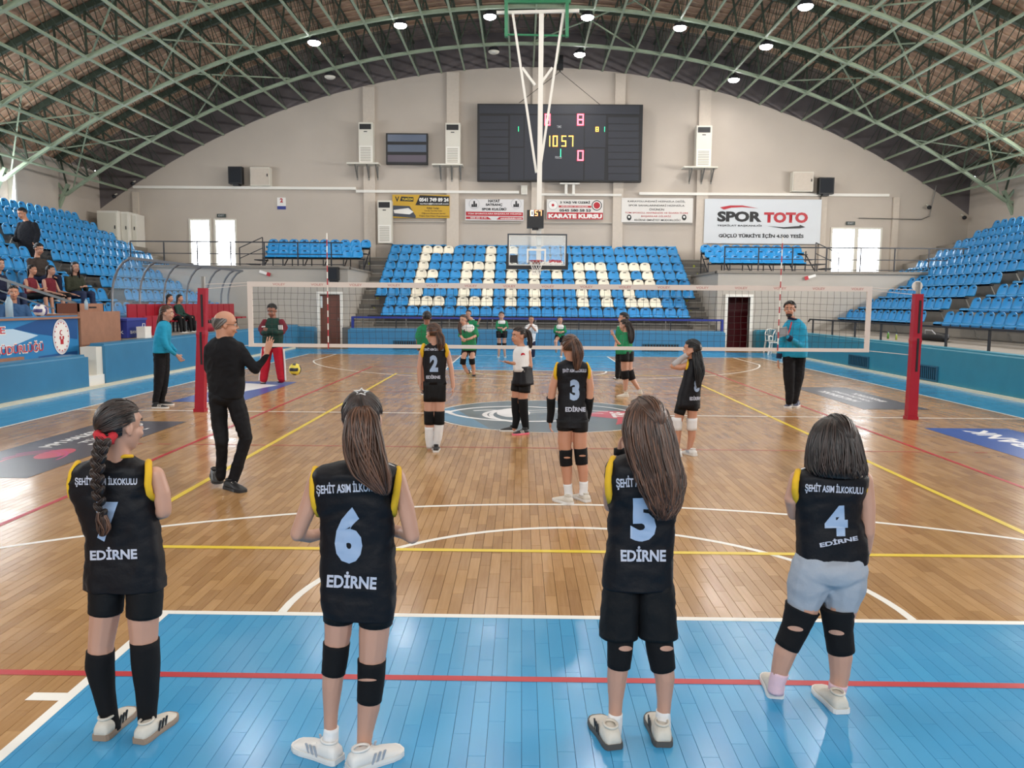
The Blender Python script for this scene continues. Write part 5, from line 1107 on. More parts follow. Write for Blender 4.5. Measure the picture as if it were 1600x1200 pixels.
    # ---- hair
    def cap(s, hm, tie=None, n=110, low=-.45, front=.60, rad=.0034, grow=1.0, seed=1, bald=False):
        k = s.k; c0 = s.at(0, -.007, .030); rx, ry, rz = .0795*k*grow, .0975*k*grow, .093*k*grow; M3 = Matrix((s.R, s.F, s.U)).transposed(); rn = random.Random(seed)
        def sp(d, g=1.0): return c0+M3 @ V((d.x*rx*g, d.y*ry*g, d.z*rz*g))
        def ok(d): return not (d.y > .25 and d.z < front-.25*abs(d.x)) and d.z > (low if d.y < .1 else -.05) and not (abs(d.x) > .80 and d.z < -.02 and d.y > -.25)
        if bald: ok = lambda d: d.z < .30-.25*max(0, d.y) and d.z > -.52 and d.y < .22 and not (abs(d.x) > .86 and d.z < .02 and d.y > -.3)
        q = MB(); sg, rg = 40, 24; idx = {}
        for i in range(rg+1):
            for j in range(sg):
                ph = PI*i/rg; d = V((math.sin(ph)*math.cos(2*PI*j/sg), math.sin(ph)*math.sin(2*PI*j/sg), math.cos(ph)))
                idx[i, j] = len(q.v); q.v.append(tuple(sp(d)))
        for i in range(rg):
            for j in range(sg):
                ph = PI*(i+.5)/rg; d = V((math.sin(ph)*math.cos(2*PI*(j+.5)/sg), math.sin(ph)*math.sin(2*PI*(j+.5)/sg), math.cos(ph)))
                if ok(d): q.f.append((idx[i, j], idx[i+1, j], idx[i+1, (j+1) % sg], idx[i, (j+1) % sg])); q.m.append(0)
        q.tone = [.15]*len(q.f); tie = V(tie or (0, -.8, -.4)).normalized()
        cnt = 0; tries = 0
        while cnt < n and tries < 4000:
            tries += 1; d = V((rn.gauss(0, 1), rn.gauss(0, 1), rn.gauss(0, 1))).normalized()
            if not ok(d) or d.dot(tie) > .9: continue
            if cnt % 2 == 0:
                e_ = d.copy()
                for _ in range(12):
                    e2 = (e_-tie*.08).normalized()
                    if not ok(e2): break
                    e_ = e2
                d = e_
            pts = []; N = 7; g = 1.015+.02*rn.random()
            for i in range(N+1): v = d.lerp(tie, i/N).normalized() if d.dot(tie) > -.95 else d; pts.append(sp(v, g))
            f0 = len(q.f); q.tube(pts, [rad*k*.7]+[rad*k]*(N-1)+[rad*k*.8], 5); q.tone += [rn.random()**1.5]*(len(q.f)-f0); cnt += 1
        s.sp = sp; return put(q, 'hair', HM[hm], s.e, True)
    def tail(s, guide, hm, n=70, rad=.0032, seed=2, wave=0, name='ponytail', flat=.6, core=.78, spread_end=1.0):
        rn = random.Random(seed); pts = [s.pt(p) for p in guide]; rr = [p[2]*s.s for p in guide]; N = 14; q = MB()
        def samp(t):
            x = t*(len(pts)-1); i = min(int(x), len(pts)-2); f = x-i
            p0, p1, p2, p3 = pts[max(i-1, 0)], pts[i], pts[i+1], pts[min(i+2, len(pts)-1)]
            pos = .5*((2*p1)+(p2-p0)*f+(2*p0-5*p1+4*p2-p3)*f*f+(3*p1-p0-3*p2+p3)*f**3); return pos, rr[i]*(1-f)+rr[i+1]*f
        cp = [samp(i/N) for i in range(N+1)]
        rings = []
        for p, r in cp:
            rings.append([p+V((math.cos(a)*r*core, math.sin(a)*r*core*flat, 0)) for a in [2*PI*j/14 for j in range(14)]])
        q.loft(rings); q.tone += [.12]*len(q.f)
        for _ in range(n):
            a, ra = rn.uniform(0, 2*PI), math.sqrt(rn.random())*.3+.72; t1 = rn.uniform(.78, 1.0); ph, am = rn.uniform(0, 6), rn.uniform(.5, 1)*wave
            ln = []
            for i in range(N+1):
                t = i/N*t1; p, r = samp(t); w_ = am*math.sin(ph+t*16)*t
                ln.append(p+V((math.cos(a+.5*math.sin(t*3+ph))*r*ra+w_, math.sin(a)*r*ra*flat+w_*.4, 0)))
            f0 = len(q.f); q.tube(ln, [rad]*(N-1)+[rad*.7, rad*.3], 5); q.tone += [rn.random()]*(len(q.f)-f0)
        return put(q, name, HM[hm], s.e, True)
    def bell(s, rows, hm, q_=.8, n=200, dy=0, rad=.0032, seed=3, wave=0, cut=.55, curl=0, yaw=0, name='hair'):
        rn = random.Random(seed); K_ = len(rows); cs = [(s.pt(((xl+xr)/2, y, 0, dy*(i/(K_-1)))), (xr-xl)/2*s.s) for i, (y, xl, xr) in enumerate(rows)]
        mb = MB(); rings = []; F2 = V((s.F.x, s.F.y, 0)).normalized(); R2 = V((F2.y, -F2.x, 0)); a0, a1 = PI/2+cut, 2*PI+PI/2-cut; n2 = 30
        def pnt(i, a, g=1.0):
            x = min(max(i, 0), K_-1.0001); j = int(x); f = x-j; c = cs[j][0].lerp(cs[j+1][0], f); w_ = (cs[j][1]*(1-f)+cs[j+1][1]*f)*g
            return c+R2*math.cos(a)*w_+F2*math.sin(a)*w_*q_
        for i in range(K_):
            cc = 1.0 if i > 1 else .0; aa, bb = PI/2+cut*cc, 2*PI+PI/2-cut*cc
            rings.append([pnt(i, aa+(bb-aa)*j/n2, .97) for j in range(n2+1)])
        base = len(mb.v)
        for r in rings: mb.v += [tuple(p) for p in r]
        for i in range(K_-1):
            for j in range(n2): mb.f.append((base+i*(n2+1)+j, base+i*(n2+1)+j+1, base+(i+1)*(n2+1)+j+1, base+(i+1)*(n2+1)+j)); mb.m.append(0)
        mb.f.append(tuple(base+j for j in range(n2+1))); mb.m.append(0); mb.tone += [.15]*len(mb.f)
        for _ in range(n):
            a = rn.uniform(a0, a1); ph = rn.uniform(0, 6); am = rn.uniform(.4, 1)*wave; e_ = rn.uniform(.86, 1.02); N = 14; ln = []; g = rn.uniform(.98, 1.05); sp_ = rn.uniform(0, .16) if wave else 0
            for i in range(N+1):
                t = i/N*e_; p = pnt(t*(K_-1), a+.10*math.sin(ph+t*9)*t, g*(1+sp_*t)*(1 if t < .9 or not curl else 1+curl*(t-.9)))
                p = p+R2*am*math.sin(ph+t*15)*t; ln.append(p)
            f0 = len(mb.f); mb.tube(ln, [rad*.8]+[rad]*(N-2)+[rad*.7, rad*.3], 5); mb.tone += [rn.random()**1.3]*(len(mb.f)-f0)
        return put(mb, name, HM[hm], s.e, True)
    def bvh(s, o):
        me = o.data; return BVHTree.FromPolygons([v.co.copy() for v in me.vertices], [tuple(p.vertices) for p in me.polygons])
    def wrap(s, bm, tree, m, name, off=.003, label=None):      # lay pixel-space flat artwork on the cloth
        for v in bm.verts:
            x, y = v.co.x, v.co.y; d = (P(x, y, s.Y)-CL).normalized(); h = tree.ray_cast(CL, d, 60)
            if h[0] is None: h = tree.find_nearest(P(x, y, s.Y-.1))
            nn = h[1] if h[1].dot(d) < 0 else -h[1]; v.co = h[0]+nn*off
        me = bpy.data.meshes.new(name); bm.to_mesh(me); bm.free(); me.materials.append(m); return wput(me, name, s.e, label)
    def text(s, t, cx, cy, w, h, tree, m, bold=.03, rot=0, name='lettering', step=.09, bend=0):
        bm = text_mesh(t, bold, step); c_, s_ = math.cos(rot), math.sin(rot)
        for v in bm.verts: x, y = v.co.x*w, v.co.y*h-bend*(v.co.x*2)**2; v.co = V((cx+x*c_-y*s_, cy-(x*s_+y*c_), 0))
        return s.wrap(bm, tree, m, name)
    def band(s, path, w, tree, m, name='armhole_trim', off=.004):
        pts = []
        for a, b in zip(path, path[1:]):
            for i in range(4): t = i/4; pts.append((a[0]*(1-t)+b[0]*t, a[1]*(1-t)+b[1]*t))
        pts.append(path[-1]); bm = bmesh.new(); L_, R_ = [], []
        for i, p in enumerate(pts):
            q0, q1 = pts[max(i-1, 0)], pts[min(i+1, len(pts)-1)]; dx, dy = q1[0]-q0[0], q1[1]-q0[1]; l = math.hypot(dx, dy) or 1
            L_.append(bm.verts.new((p[0]-dy/l*w/2, p[1]+dx/l*w/2, 0))); R_.append(bm.verts.new((p[0]+dy/l*w/2, p[1]-dx/l*w/2, 0)))
        for i in range(len(pts)-1): bm.faces.new((L_[i], L_[i+1], R_[i+1], R_[i]))
        return s.wrap(bm, tree, m, name, off)
    def patch(s, cx, cy, rx, ry, tree, m, name='skin_opening', rot=0):
        bm = bmesh.new(); c_, s_ = math.cos(rot), math.sin(rot); N = 18; ce = bm.verts.new((cx, cy, 0)); rg = [[bm.verts.new((cx+g*(rx*math.cos(t)*c_-ry*math.sin(t)*s_), cy+g*(rx*math.cos(t)*s_+ry*math.sin(t)*c_), 0)) for t in [2*PI*i/N for i in range(N)]] for g in (.35, .7, 1)]
        for i in range(N):
            j = (i+1) % N; bm.faces.new((ce, rg[0][i], rg[0][j]))
            for a, b in zip(rg, rg[1:]): bm.faces.new((a[i], b[i], b[j], a[j]))
        return s.wrap(bm, tree, m, name)
    def ring(s, path, depth, rad, m, name='armhole_trim', flat=.5):
        pts = []; K_ = len(path)
        def at(t): x = t*(K_-1); i = min(int(x), K_-2); f = x-i; return path[i][0]*(1-f)+path[i+1][0]*f, path[i][1]*(1-f)+path[i+1][1]*f
        N = 12
        for i in range(N+1): t = i/N; x, y = at(t); pts.append(s.pt((x, y, 0, -depth*math.sin(PI*t)**.7 if 0 < t < 1 else 0)))
        for i in range(N-1, 0, -1): t = i/N; x, y = at(t); pts.append(s.pt((x, y, 0, depth*math.sin(PI*t)**.7)))
        q = MB(); q.tube(pts, rad, 8, closed=True); return put(q, name, m, s.e, True)
NUM = mat('pale_blue_print', '#93a7c4', .45); LET = mat('silver_print', '#b4b7c6', .45)
# ================================================================ FRONT ROW
def base_at(x, y): g = G(x, y); return (g.x, g.y, 0)
# --- number 7
f = Fig('girl in black jersey number 7 with a red scrunchie and long braid', 4.52, .0065, 'a', 'players in black jerseys', base_at(205, 1150))
f.head((188, 668, 0), 82, R(31), neck_to=(186, 722, 0))
f.limb([(243, 742, 14), (253, 770, 13.5), (256, 797, 12.5)]); f.limb([(256, 799, 12), (236, 806, 10.5, .10), (206, 792, 8.5, .19)]); f.limb([(128, 742, 13), (122, 772, 12, .03), (128, 795, 11, .08), (170, 792, 8.5, .2)])
f.hand(f.pt((206, 792, 0, .19)), V((-1, .1, .1)), V((0, -1, 0)), 1, .13, .8); f.hand(f.pt((170, 792, 0, .2)), V((1, .1, .1)), V((0, -1, 0)), -1, .13, .8)
f.limb([(165, 900, 25), (165, 955, 24), (158, 1006, 20), (157, 1040, 20), (165, 1085, 15), (173, 1130, 12)]); f.limb([(226, 900, 26), (224, 955, 25), (225, 1000, 22), (228, 1040, 21), (229, 1080, 16), (231, 1135, 12)])
f.torso([(900, 150, 242), (860, 148, 240), (800, 140, 234), (750, 130, 228), (730, 140, 220), (716, 165, 206)], shrink=.01, noise_=0, mb=f.B)
f.finish()
q = MB(); f.limb([(166, 895, 30), (166, 930, 24)], q); f.limb([(226, 895, 30), (226, 934, 24)], q); q.ell(f.pt((196, 895, 0)), 54*f.s, 28*f.s, 28*f.s); f.blob('shorts', q, K['blk2'], .009); f.tubeg('shorts_hem', [(167, 915, 28), (166, 940, 27), (165, 955, 26.6)], K['blk2']); f.tubeg('shorts_hem', [(226, 915, 29), (226, 940, 28), (225, 960, 27.4)], K['blk2'])
sh = f.garment('jersey', f.torso([(917, 134, 258), (905, 134, 257), (885, 134, 255), (860, 135, 253), (830, 132, 249), (805, 125, 245), (785, 117, 241), (765, 112, 238), (748, 111, 237), (735, 116, 235), (725, 124, 230), (719, 140, 219, 0, .5), (713, 164, 208, 0, .7)]), K['blk'])
t = f.bvh(sh)
f.text('ŞEHİT ASIM İLKOKULU', 166, 752, 96, 17, t, LET, .03); f.text('7', 168, 815, 34, 62, t, NUM, .06); f.text('EDİRNE', 178, 864, 73, 20, t, LET, .035, rot=R(2))
f.ring([(122, 724), (113, 738), (109, 757), (111, 773), (120, 785)], .052, .0135, K['yel']); f.ring([(232, 722), (232, 738), (231, 757), (234, 772), (241, 779)], .050, .0135, K['yel']); f.ring([(165, 722), (178, 716), (195, 713), (206, 713)], .035, .008, K['yel'], 'collar_trim')
for ch in ([(157, 1016, 21.5), (156, 1040, 22.5), (163, 1082, 17), (171, 1122, 14), (174, 1140, 15)], [(226, 1000, 22.8), (228, 1040, 22.3), (230, 1082, 18), (230, 1122, 14.5), (232, 1146, 15)]): f.tubeg('sock', ch, K['sock'])
f.shoe((156, 1158), (205, 1112), K['shoe'], K['sole'], stripes=K['shb'], w=1.05); f.shoe((217, 1163), (271, 1120), K['shoe'], K['sole'], stripes=K['shb'], w=1.05)
f.cap('dark', (-.35, -.85, -.35), 170, low=-.62)
sc = f.pt((165, 686, 0, -.085)); q = MB(); rn = random.Random(1); q.tube([sc+V((math.cos(a)*.026*(1+.2*rn.random()), math.sin(a)*.020, .012*rn.random()+.010*math.sin(a*2))) for a in [2*PI*i/14 for i in range(14)]], [.013+.006*rn.random() for _ in range(14)], 8, closed=True); put(q, 'red_scrunchie', cloth('red_scrunchie_cloth', '#b02a33'), f.e, True)
q = MB(); bp_ = [(163, 690), (157, 705), (153, 725), (152, 750), (154, 775), (158, 802)]
for i in range(16):
    x_ = i/15*5; j = min(int(x_), 4); fr_ = x_-j; X_, Y_ = bp_[j][0]*(1-fr_)+bp_[j+1][0]*fr_, bp_[j][1]*(1-fr_)+bp_[j+1][1]*fr_; sd = 1 if i % 2 else -1
    r_ = (11.5-.25*i)*f.s; M3 = Matrix.Rotation(sd*R(38), 3, 'Y'); f0 = len(q.f); q.ell(f.pt((X_+sd*3.6, Y_, 0, -.105-.02*min(i/4, 1))), r_*.72, r_*.62, r_*1.15, 10, 7, M3); q.tone += [.2+.5*rn.random()]*(len(q.f)-f0)
    for u in range(5):
        f0 = len(q.f); c_ = f.pt((X_+sd*(3.6+2*math.sin(u)), Y_, 0, -.105-.02*min(i/4, 1)-r_*.6)); dv = M3 @ V((0, 0, 1)); q.tube([c_-dv*r_*.9+V((r_*.15*(u-2), 0, 0)), c_+V((r_*.25*(u-2), -.002, 0)), c_+dv*r_*.9+V((r_*.15*(u-2), 0, 0))], [.001, .0026, .001], 5); q.tone += [rn.random()]*(len(q.f)-f0)
put(q, 'braid', HM['dark'], f.e, True)
f.tail([(158, 800, 5, -.125), (160, 812, 10, -.125), (163, 826, 10, -.125), (160, 838, 4, -.125)], 'brown', 40, .0028, name='braid_end')
q = MB(); c_ = f.pt((158, 802, 0, -.125)); q.tube([c_+V((-.012, 0, 0)), c_+V((.012, 0, 0))], .008, 8); put(q, 'hair_elastic', K['wht'], f.e)

# --- number 6
f = Fig('girl in black jersey number 6 with a long straight ponytail and star clip', 4.36, .0065, 'a', 'players in black jerseys', base_at(560, 1185))
f.head((566, 657, 0), 86, R(-4), neck_to=(563, 728, 0))
f.limb([(496, 745, 14), (482, 792, 14.5), (465, 834, 12.5)]); f.limb([(465, 834, 12), (484, 838, 11, .09), (520, 830, 8.5, .19)]); f.limb([(620, 745, 14), (634, 792, 14), (644, 838, 12.5)]); f.limb([(644, 838, 12), (630, 832, 11, .09), (590, 824, 8.5, .19)])
f.hand(f.pt((520, 830, 0, .19)), V((1, .2, .2)), V((0, -1, 0)), -1, .14, .7); f.hand(f.pt((590, 824, 0, .19)), V((-1, .2, .2)), V((0, -1, 0)), 1, .14, .7)
f.limb([(530, 940, 26), (528, 990, 22), (523, 1030, 18.5), (519, 1072, 17), (517, 1110, 12.5), (516, 1150, 10.5)]); f.limb([(588, 940, 27), (584, 992, 25), (580, 1050, 20.5), (576, 1105, 19), (571, 1140, 14), (567, 1178, 11)])
f.torso([(945, 515, 608), (880, 514, 604), (820, 512, 604), (770, 508, 606), (745, 515, 604), (726, 540, 588)], shrink=.01, noise_=0, mb=f.B)
f.finish()
f.tubeg('shorts_hem', [(532, 935, 28), (530, 969, 25.5)], K['blk2']); f.tubeg('shorts_hem', [(588, 935, 29), (587, 974, 27.6)], K['blk2'])
q = MB(); f.limb([(532, 935, 27), (530, 950, 24)], q); f.limb([(588, 935, 28), (587, 950, 26)], q); q.ell(f.pt((560, 935, 0)), 50*f.s, 27*f.s, 26*f.s); f.blob('shorts', q, K['blk2'], .009)
sh = f.garment('jersey', f.torso([(961, 504, 620, -4), (945, 502, 622, -3), (920, 501, 620), (890, 500, 618), (850, 501, 617), (820, 500, 616), (798, 496, 617), (780, 491, 619), (762, 487, 622), (746, 487, 626), (736, 491, 627), (728, 503, 620, 0, .5), (720, 535, 594, 0, .7)]), K['blk'])
t = f.bvh(sh)
f.text('ŞEHİT ASIM İLKOKULU', 548, 762, 106, 21, t, LET, .03, rot=R(3)); f.text('6', 545, 836, 43, 88, t, NUM, .06); f.text('EDİRNE', 550, 906, 77, 26, t, LET, .035, rot=R(-3))
f.ring([(493, 733), (489, 750), (489, 772), (492, 790), (498, 803)], .050, .0135, K['yel']); f.ring([(622, 733), (622, 750), (619, 772), (616, 790), (615, 803)], .050, .0135, K['yel']); f.ring([(598, 722), (608, 725), (620, 731)], .004, .003, K['wht'], 'shoulder_piping')
for ch, nm in (([(526, 1004, 22), (524, 1028, 21), (521, 1051, 19.5)], 0), ([(581, 1030, 23.5), (580, 1060, 22.5), (577, 1094, 20.5)], 1)):
    o = f.tubeg('knee_pad', ch, K['sock'])
f.patch(574, 1062, 14, 2.2, f.bvh(o), SK['a'])
for ch in ([(518, 1136, 12), (516, 1160, 13.5), (515, 1182, 14)], [(570, 1163, 13), (567, 1180, 14), (565, 1196, 14)]): f.tubeg('sock', ch, K['wht'])
f.shoe((530, 1192), (474, 1170), K['gum'], K['gum'], w=1.1, stripes=K['gry'], L=.225); f.shoe((545, 1206), (618, 1178), K['gum'], K['gum'], w=1.1, stripes=K['gry'], L=.225)
f.cap('dark', (0, -.45, .75), 190, low=-.65)
f.tail([(566, 634, 9, -.075), (566, 650, 24, -.10), (567, 680, 30, -.12), (572, 712, 31, -.13), (582, 742, 29, -.135), (594, 762, 16, -.135), (600, 774, 5, -.135)], 'brown', 190, .0030, wave=.003, flat=.42)
q = MB(); c_ = f.sp(V((.05, -.30, .95)), 1.06); sr = 12*f.s
pts = [c_+V((math.cos(a)*sr*(1 if i % 2 == 0 else .45), math.sin(a)*sr*.3*(1 if i % 2 == 0 else .45)-.01, math.sin(a)*sr*.45*(1 if i % 2 == 0 else .45))) for i, a in enumerate([PI/2+2*PI*j/10 for j in range(10)])]
q.tube(pts, .0028, 6, closed=True); put(q, 'star_hair_clip', K['gum'], f.e)

# --- number 5
f = Fig('girl in black jersey number 5 and long loose shorts with long wavy hair', 4.55, .0065, 'a', 'players in black jerseys', base_at(992, 1160))
f.head((1008, 664, 0), 84, R(-22), neck_to=(1010, 722, 0))
f.limb([(958, 738, 12), (952, 770, 11.5, .03), (953, 790, 10.5, .08)]); f.limb([(953, 790, 10, .08), (960, 750, 9, .15), (968, 712, 7.5, .13)]); f.limb([(1056, 738, 12), (1059, 770, 11.5, .03), (1056, 790, 10.5, .08)]); f.limb([(1056, 790, 10, .08), (1030, 765, 9, .19), (1000, 735, 7.5, .2)])
f.hand(f.pt((968, 712, 0, .13)), V((.05, 0, 1)), V((1, -.3, 0)), 1, .135, .75); f.hand(f.pt((1000, 735, 0, .2)), V((-.6, 0, .8)), V((0, -1, 0)), 1, .135, .7)
f.limb([(972, 940, 27), (970, 990, 22), (968, 1020, 18.5), (964, 1060, 16.5), (962, 1095, 12), (960, 1140, 10)]); f.limb([(1024, 940, 27), (1027, 990, 22), (1032, 1020, 18.5), (1039, 1060, 16.5), (1038, 1095, 12), (1036, 1136, 10)])
f.torso([(905, 952, 1042), (850, 958, 1046), (800, 960, 1048), (760, 958, 1054), (740, 964, 1050), (722, 988, 1036)], shrink=.01, noise_=0, mb=f.B)
f.finish()
for rows_ in ([(994, 936, 996), (960, 938, 998), (925, 941, 999), (905, 946, 998)], [(994, 997, 1058), (960, 996, 1057), (925, 996, 1055), (905, 998, 1052)]): f.garment('shorts_leg', f.torso(rows_, q=.9, m=2.3, noise_=.005), K['blk2'])
sh = f.garment('jersey', f.torso([(916, 941, 1054, 0), (895, 943, 1053), (870, 945, 1053), (840, 948, 1053), (810, 950, 1054), (790, 950, 1057), (775, 948, 1063), (755, 946, 1067), (738, 946, 1068), (724, 950, 1064), (715, 962, 1055, 0, .5), (708, 985, 1038, 0, .7)]), K['blk'])
t = f.bvh(sh)
f.text('ŞEHİT ASIM İLKOKULU', 1012, 752, 98, 22, t, LET, .03, rot=R(3)); f.text('5', 1005, 812, 40, 68, t, NUM, .06); f.text('EDİRNE', 1005, 865, 70, 24, t, LET, .035)
f.ring([(958, 717), (952, 732), (950, 755), (951, 772), (954, 784)], .050, .0145, K['yel']); f.ring([(1059, 720), (1064, 738), (1064, 758), (1060, 776)], .045, .010, K['yel'])
q = MB(); c_ = f.pt((968, 706, 0, .13)); q.tube([c_+V((0, 0, -.012)), c_+V((0, 0, .014))], .024, 12); put(q, 'wrist_band', K['sock'], f.e, True)
for ch, hx in (([(970, 986, 21.5), (969, 1012, 21), (967, 1041, 19)], 977), ([(1028, 986, 22), (1031, 1012, 22.5), (1036, 1044, 20.5)], 1041)):
    o = f.tubeg('knee_pad', ch, K['sock']); f.patch(hx, 1013, 10, 4.2, f.bvh(o), SK['a'])
for ch in ([(962, 1114, 11.5), (960, 1132, 13), (958, 1152, 13)], [(1036, 1110, 11.5), (1036, 1130, 13), (1035, 1150, 13)]): f.tubeg('sock', ch, K['wht'])
f.shoe((960, 1172), (935, 1130), K['shoe'], mat('grey_sole', '#4a4744', .6), stripes=K['shb'], L=.235, w=1.1); f.shoe((1037, 1168), (1024, 1128), K['shoe'], mat('grey_sole', '#4a4744', .6), stripes=K['shb'], L=.235, w=1.1)
f.cap('brown', (.1, -.9, -.3), 60, low=-.3)
f.bell([(621, 1002, 1016), (627, 992, 1028), (640, 980, 1041), (662, 973, 1050), (690, 977, 1056), (715, 985, 1060), (740, 994, 1066), (762, 1004, 1068), (782, 1014, 1063), (798, 1022, 1056), (812, 1030, 1048)], 'brown', .66, 380, -.13, .0030, wave=.020, cut=.75, name='long_wavy_hair')

# --- number 4
f = Fig('girl in black jersey number 4 and grey leggings with bobbed hair', 4.86, .0068, 'a', 'players in black jerseys', base_at(1262, 1100))
f.head((1305, 688, 0), 76, R(-12), neck_to=(1300, 735, 0))
f.limb([(1246, 748, 12.5), (1236, 780, 11), (1240, 803, 10, .05)]); f.limb([(1240, 803, 9.5, .05), (1258, 800, 8.5, .16), (1285, 790, 7.5, .2)]); f.limb([(1350, 750, 14), (1355, 790, 13), (1356, 830, 11)]); f.limb([(1356, 830, 11), (1352, 860, 9.5, .04), (1338, 885, 8, .14)])
f.hand(f.pt((1285, 790, 0, .2)), V((1, 0, .1)), V((0, -1, 0)), -1, .13, .8); f.hand(f.pt((1338, 885, 0, .14)), V((-.5, .3, -.8)), V((-1, 0, 0)), 1, .13, .6)
f.limb([(1268, 900, 30), (1254, 950, 25), (1240, 985, 19.5), (1226, 1020, 18), (1219, 1045, 14.5), (1213, 1078, 10.5)]); f.limb([(1322, 900, 30), (1315, 945, 26), (1308, 985, 20), (1313, 1025, 19.5), (1312, 1055, 15.5), (1306, 1098, 11)])
f.torso([(880, 1258, 1346), (830, 1256, 1340), (790, 1254, 1338), (755, 1254, 1342), (740, 1262, 1334), (732, 1280, 1320)], shrink=.01, noise_=0, mb=f.B)
f.finish()
q = MB(); f.limb([(1272, 885, 36), (1262, 915, 33), (1254, 948, 25), (1250, 962, 19)], q); f.limb([(1320, 885, 36), (1320, 915, 33), (1314, 948, 25.5), (1311, 962, 19)], q); q.ell(f.pt((1297, 888, 0)), 60*f.s, 44*f.s, 30*f.s); f.blob('leggings', q, K['gry'], .009)
sh = f.garment('jersey', f.torso([(884, 1246, 1355, 11), (865, 1246, 1354, 9), (840, 1245, 1351, 6), (815, 1244, 1346, 3), (798, 1243, 1343), (782, 1241, 1346), (766, 1239, 1351), (752, 1239, 1354), (741, 1243, 1352), (734, 1256, 1340, 0, .5), (729, 1275, 1322, 0, .7)], noise_=.006), K['blk'])
t = f.bvh(sh)
f.text('ŞEHİT ASIM İLKOKULU', 1303, 764, 90, 17, t, LET, .03, rot=R(-3)); f.text('4', 1306, 814, 36, 48, t, NUM, .06, rot=R(2)); f.text('EDİRNE', 1310, 845, 60, 9, t, LET, .035, rot=R(11))
f.ring([(1247, 737), (1243, 752), (1242, 768), (1245, 785)], .050, .0145, K['yel']); f.ring([(1350, 742), (1353, 756), (1352, 774)], .045, .009, K['yel']); f.ring([(1252, 733), (1262, 730), (1275, 728)], .004, .003, K['wht'], 'shoulder_piping')
for ch, c1 in (([(1254, 949, 28), (1250, 960, 25), (1243, 980, 22), (1229, 1010, 20)], (1243, 982, -.1)), ([(1309, 948, 28.5), (1309, 962, 25.5), (1310, 985, 22.5), (1314, 1017, 21.5)], (1307, 988, 0))):
    o = f.tubeg('knee_pad', ch, K['sock']); f.patch(c1[0], c1[1], 12, 4, f.bvh(o), SK['a'], rot=.15)
for ch in ([(1219, 1050, 14), (1214, 1066, 13), (1212, 1082, 13)], [(1310, 1068, 15), (1307, 1084, 13.5), (1305, 1102, 13.5)]): f.tubeg('sock', ch, K['pinks'])
f.shoe((1212, 1092), (1201, 1056), K['shoe'], K['gum'], L=.215, w=1.15); f.shoe((1316, 1116), (1278, 1076), K['shoe'], K['gum'], L=.225, w=1.15)
f.cap('dark', (0, -.9, -.3), 60, low=-.3)
f.bell([(651, 1296, 1314), (655, 1286, 1324), (665, 1275, 1334), (682, 1267, 1341), (700, 1263, 1345), (718, 1261, 1349), (732, 1261, 1352), (740, 1266, 1350)], 'dark', .92, 320, -.02, .0030, cut=.8, curl=.5, name='bobbed_hair')
# ================================================================ PLAYERS, OFFICIALS AND SPECTATORS
def legs(f, L_, R_): f.limb(L_); f.limb(R_)
def tg(f, nm, chains, m):
    for c in chains: f.tubeg(nm, c, m, n=14)
# --- number 2
f = Fig('girl in black jersey number 2 with her back turned and high white socks', 10.85, .009, 'a', 'players in black jerseys', base_at(679, 704))
f.head((677, 522, 0), 32, R(-40), neck_to=(678, 545, 0)); f.limb([(659, 550, 4.6), (655, 576, 4.2), (656, 598, 3.6)]); f.limb([(699, 550, 4.6), (705, 576, 4.2), (708, 604, 3.4)])
f.hand(f.pt((656, 598, 0)), V((.1, 0, -1)), V((1, 0, 0)), 1, .15); f.hand(f.pt((708, 604, 0)), V((0, 0, -1)), V((-1, 0, 0)), -1, .15)
legs(f, [(671, 620, 9.3), (671, 645, 8.0), (671, 662, 7.2), (671, 684, 6.6), (672, 702, 4.2)], [(687, 620, 9.5), (686, 645, 8.3), (686, 662, 7.4), (684, 684, 6.4), (681, 700, 4.2)]); f.torso([(625, 663, 696), (560, 663, 695), (545, 666, 692)], shrink=.01, noise_=0, mb=f.B); f.finish()
sh = f.garment('jersey', f.torso([(600, 662, 697), (588, 662, 696), (570, 661, 697), (554, 660, 698), (544, 661, 697), (539, 667, 691, 0, .6), (536, 671, 686, 0, .8)]), K['blk']); t = f.bvh(sh)
f.text('ŞEHİT ASIM İLKOKULU', 678, 546, 30, 5.5, t, LET, .03); f.text('2', 678, 568, 13, 26, t, NUM, .06); f.text('EDİRNE', 677, 588.5, 22, 6.5, t, LET, .04)
f.garment('shorts_waist', f.torso([(627, 664, 694), (608, 662, 697), (597, 663, 696)], noise_=0), K['blk2']); f.ring([(662, 539), (659, 548), (661, 558)], .05, .022, K['yel']); f.ring([(696, 539), (699, 548), (697, 558)], .05, .022, K['yel'])
tg(f, 'shorts_leg', [[(671, 596, 10), (671, 627, 9.4)], [(687, 596, 10), (687, 627, 9.6)]], K['blk2']); tg(f, 'knee_pad', [[(671, 642, 9), (671, 663, 8.3)], [(686, 642, 9), (686, 663, 8.4)]], K['sock']); tg(f, 'sock', [[(671, 667, 7.6), (671, 684, 7.2), (672, 700, 5.5)], [(686, 661, 7.9), (684, 684, 7.0), (681, 698, 5.5)]], K['wht'])
f.shoe((676, 703), (672, 695), K['shb'], K['gum'], L=.23); f.shoe((681, 707), (684, 697), K['shb'], K['gum'], L=.23); f.cap('brown', (.25, -.9, .1), 60, rad=.005)
f.tail([(684, 516, 3, -.07), (688, 526, 6.5, -.1), (689, 538, 6, -.11), (687, 548, 2, -.11)], 'brown', 40, .005)
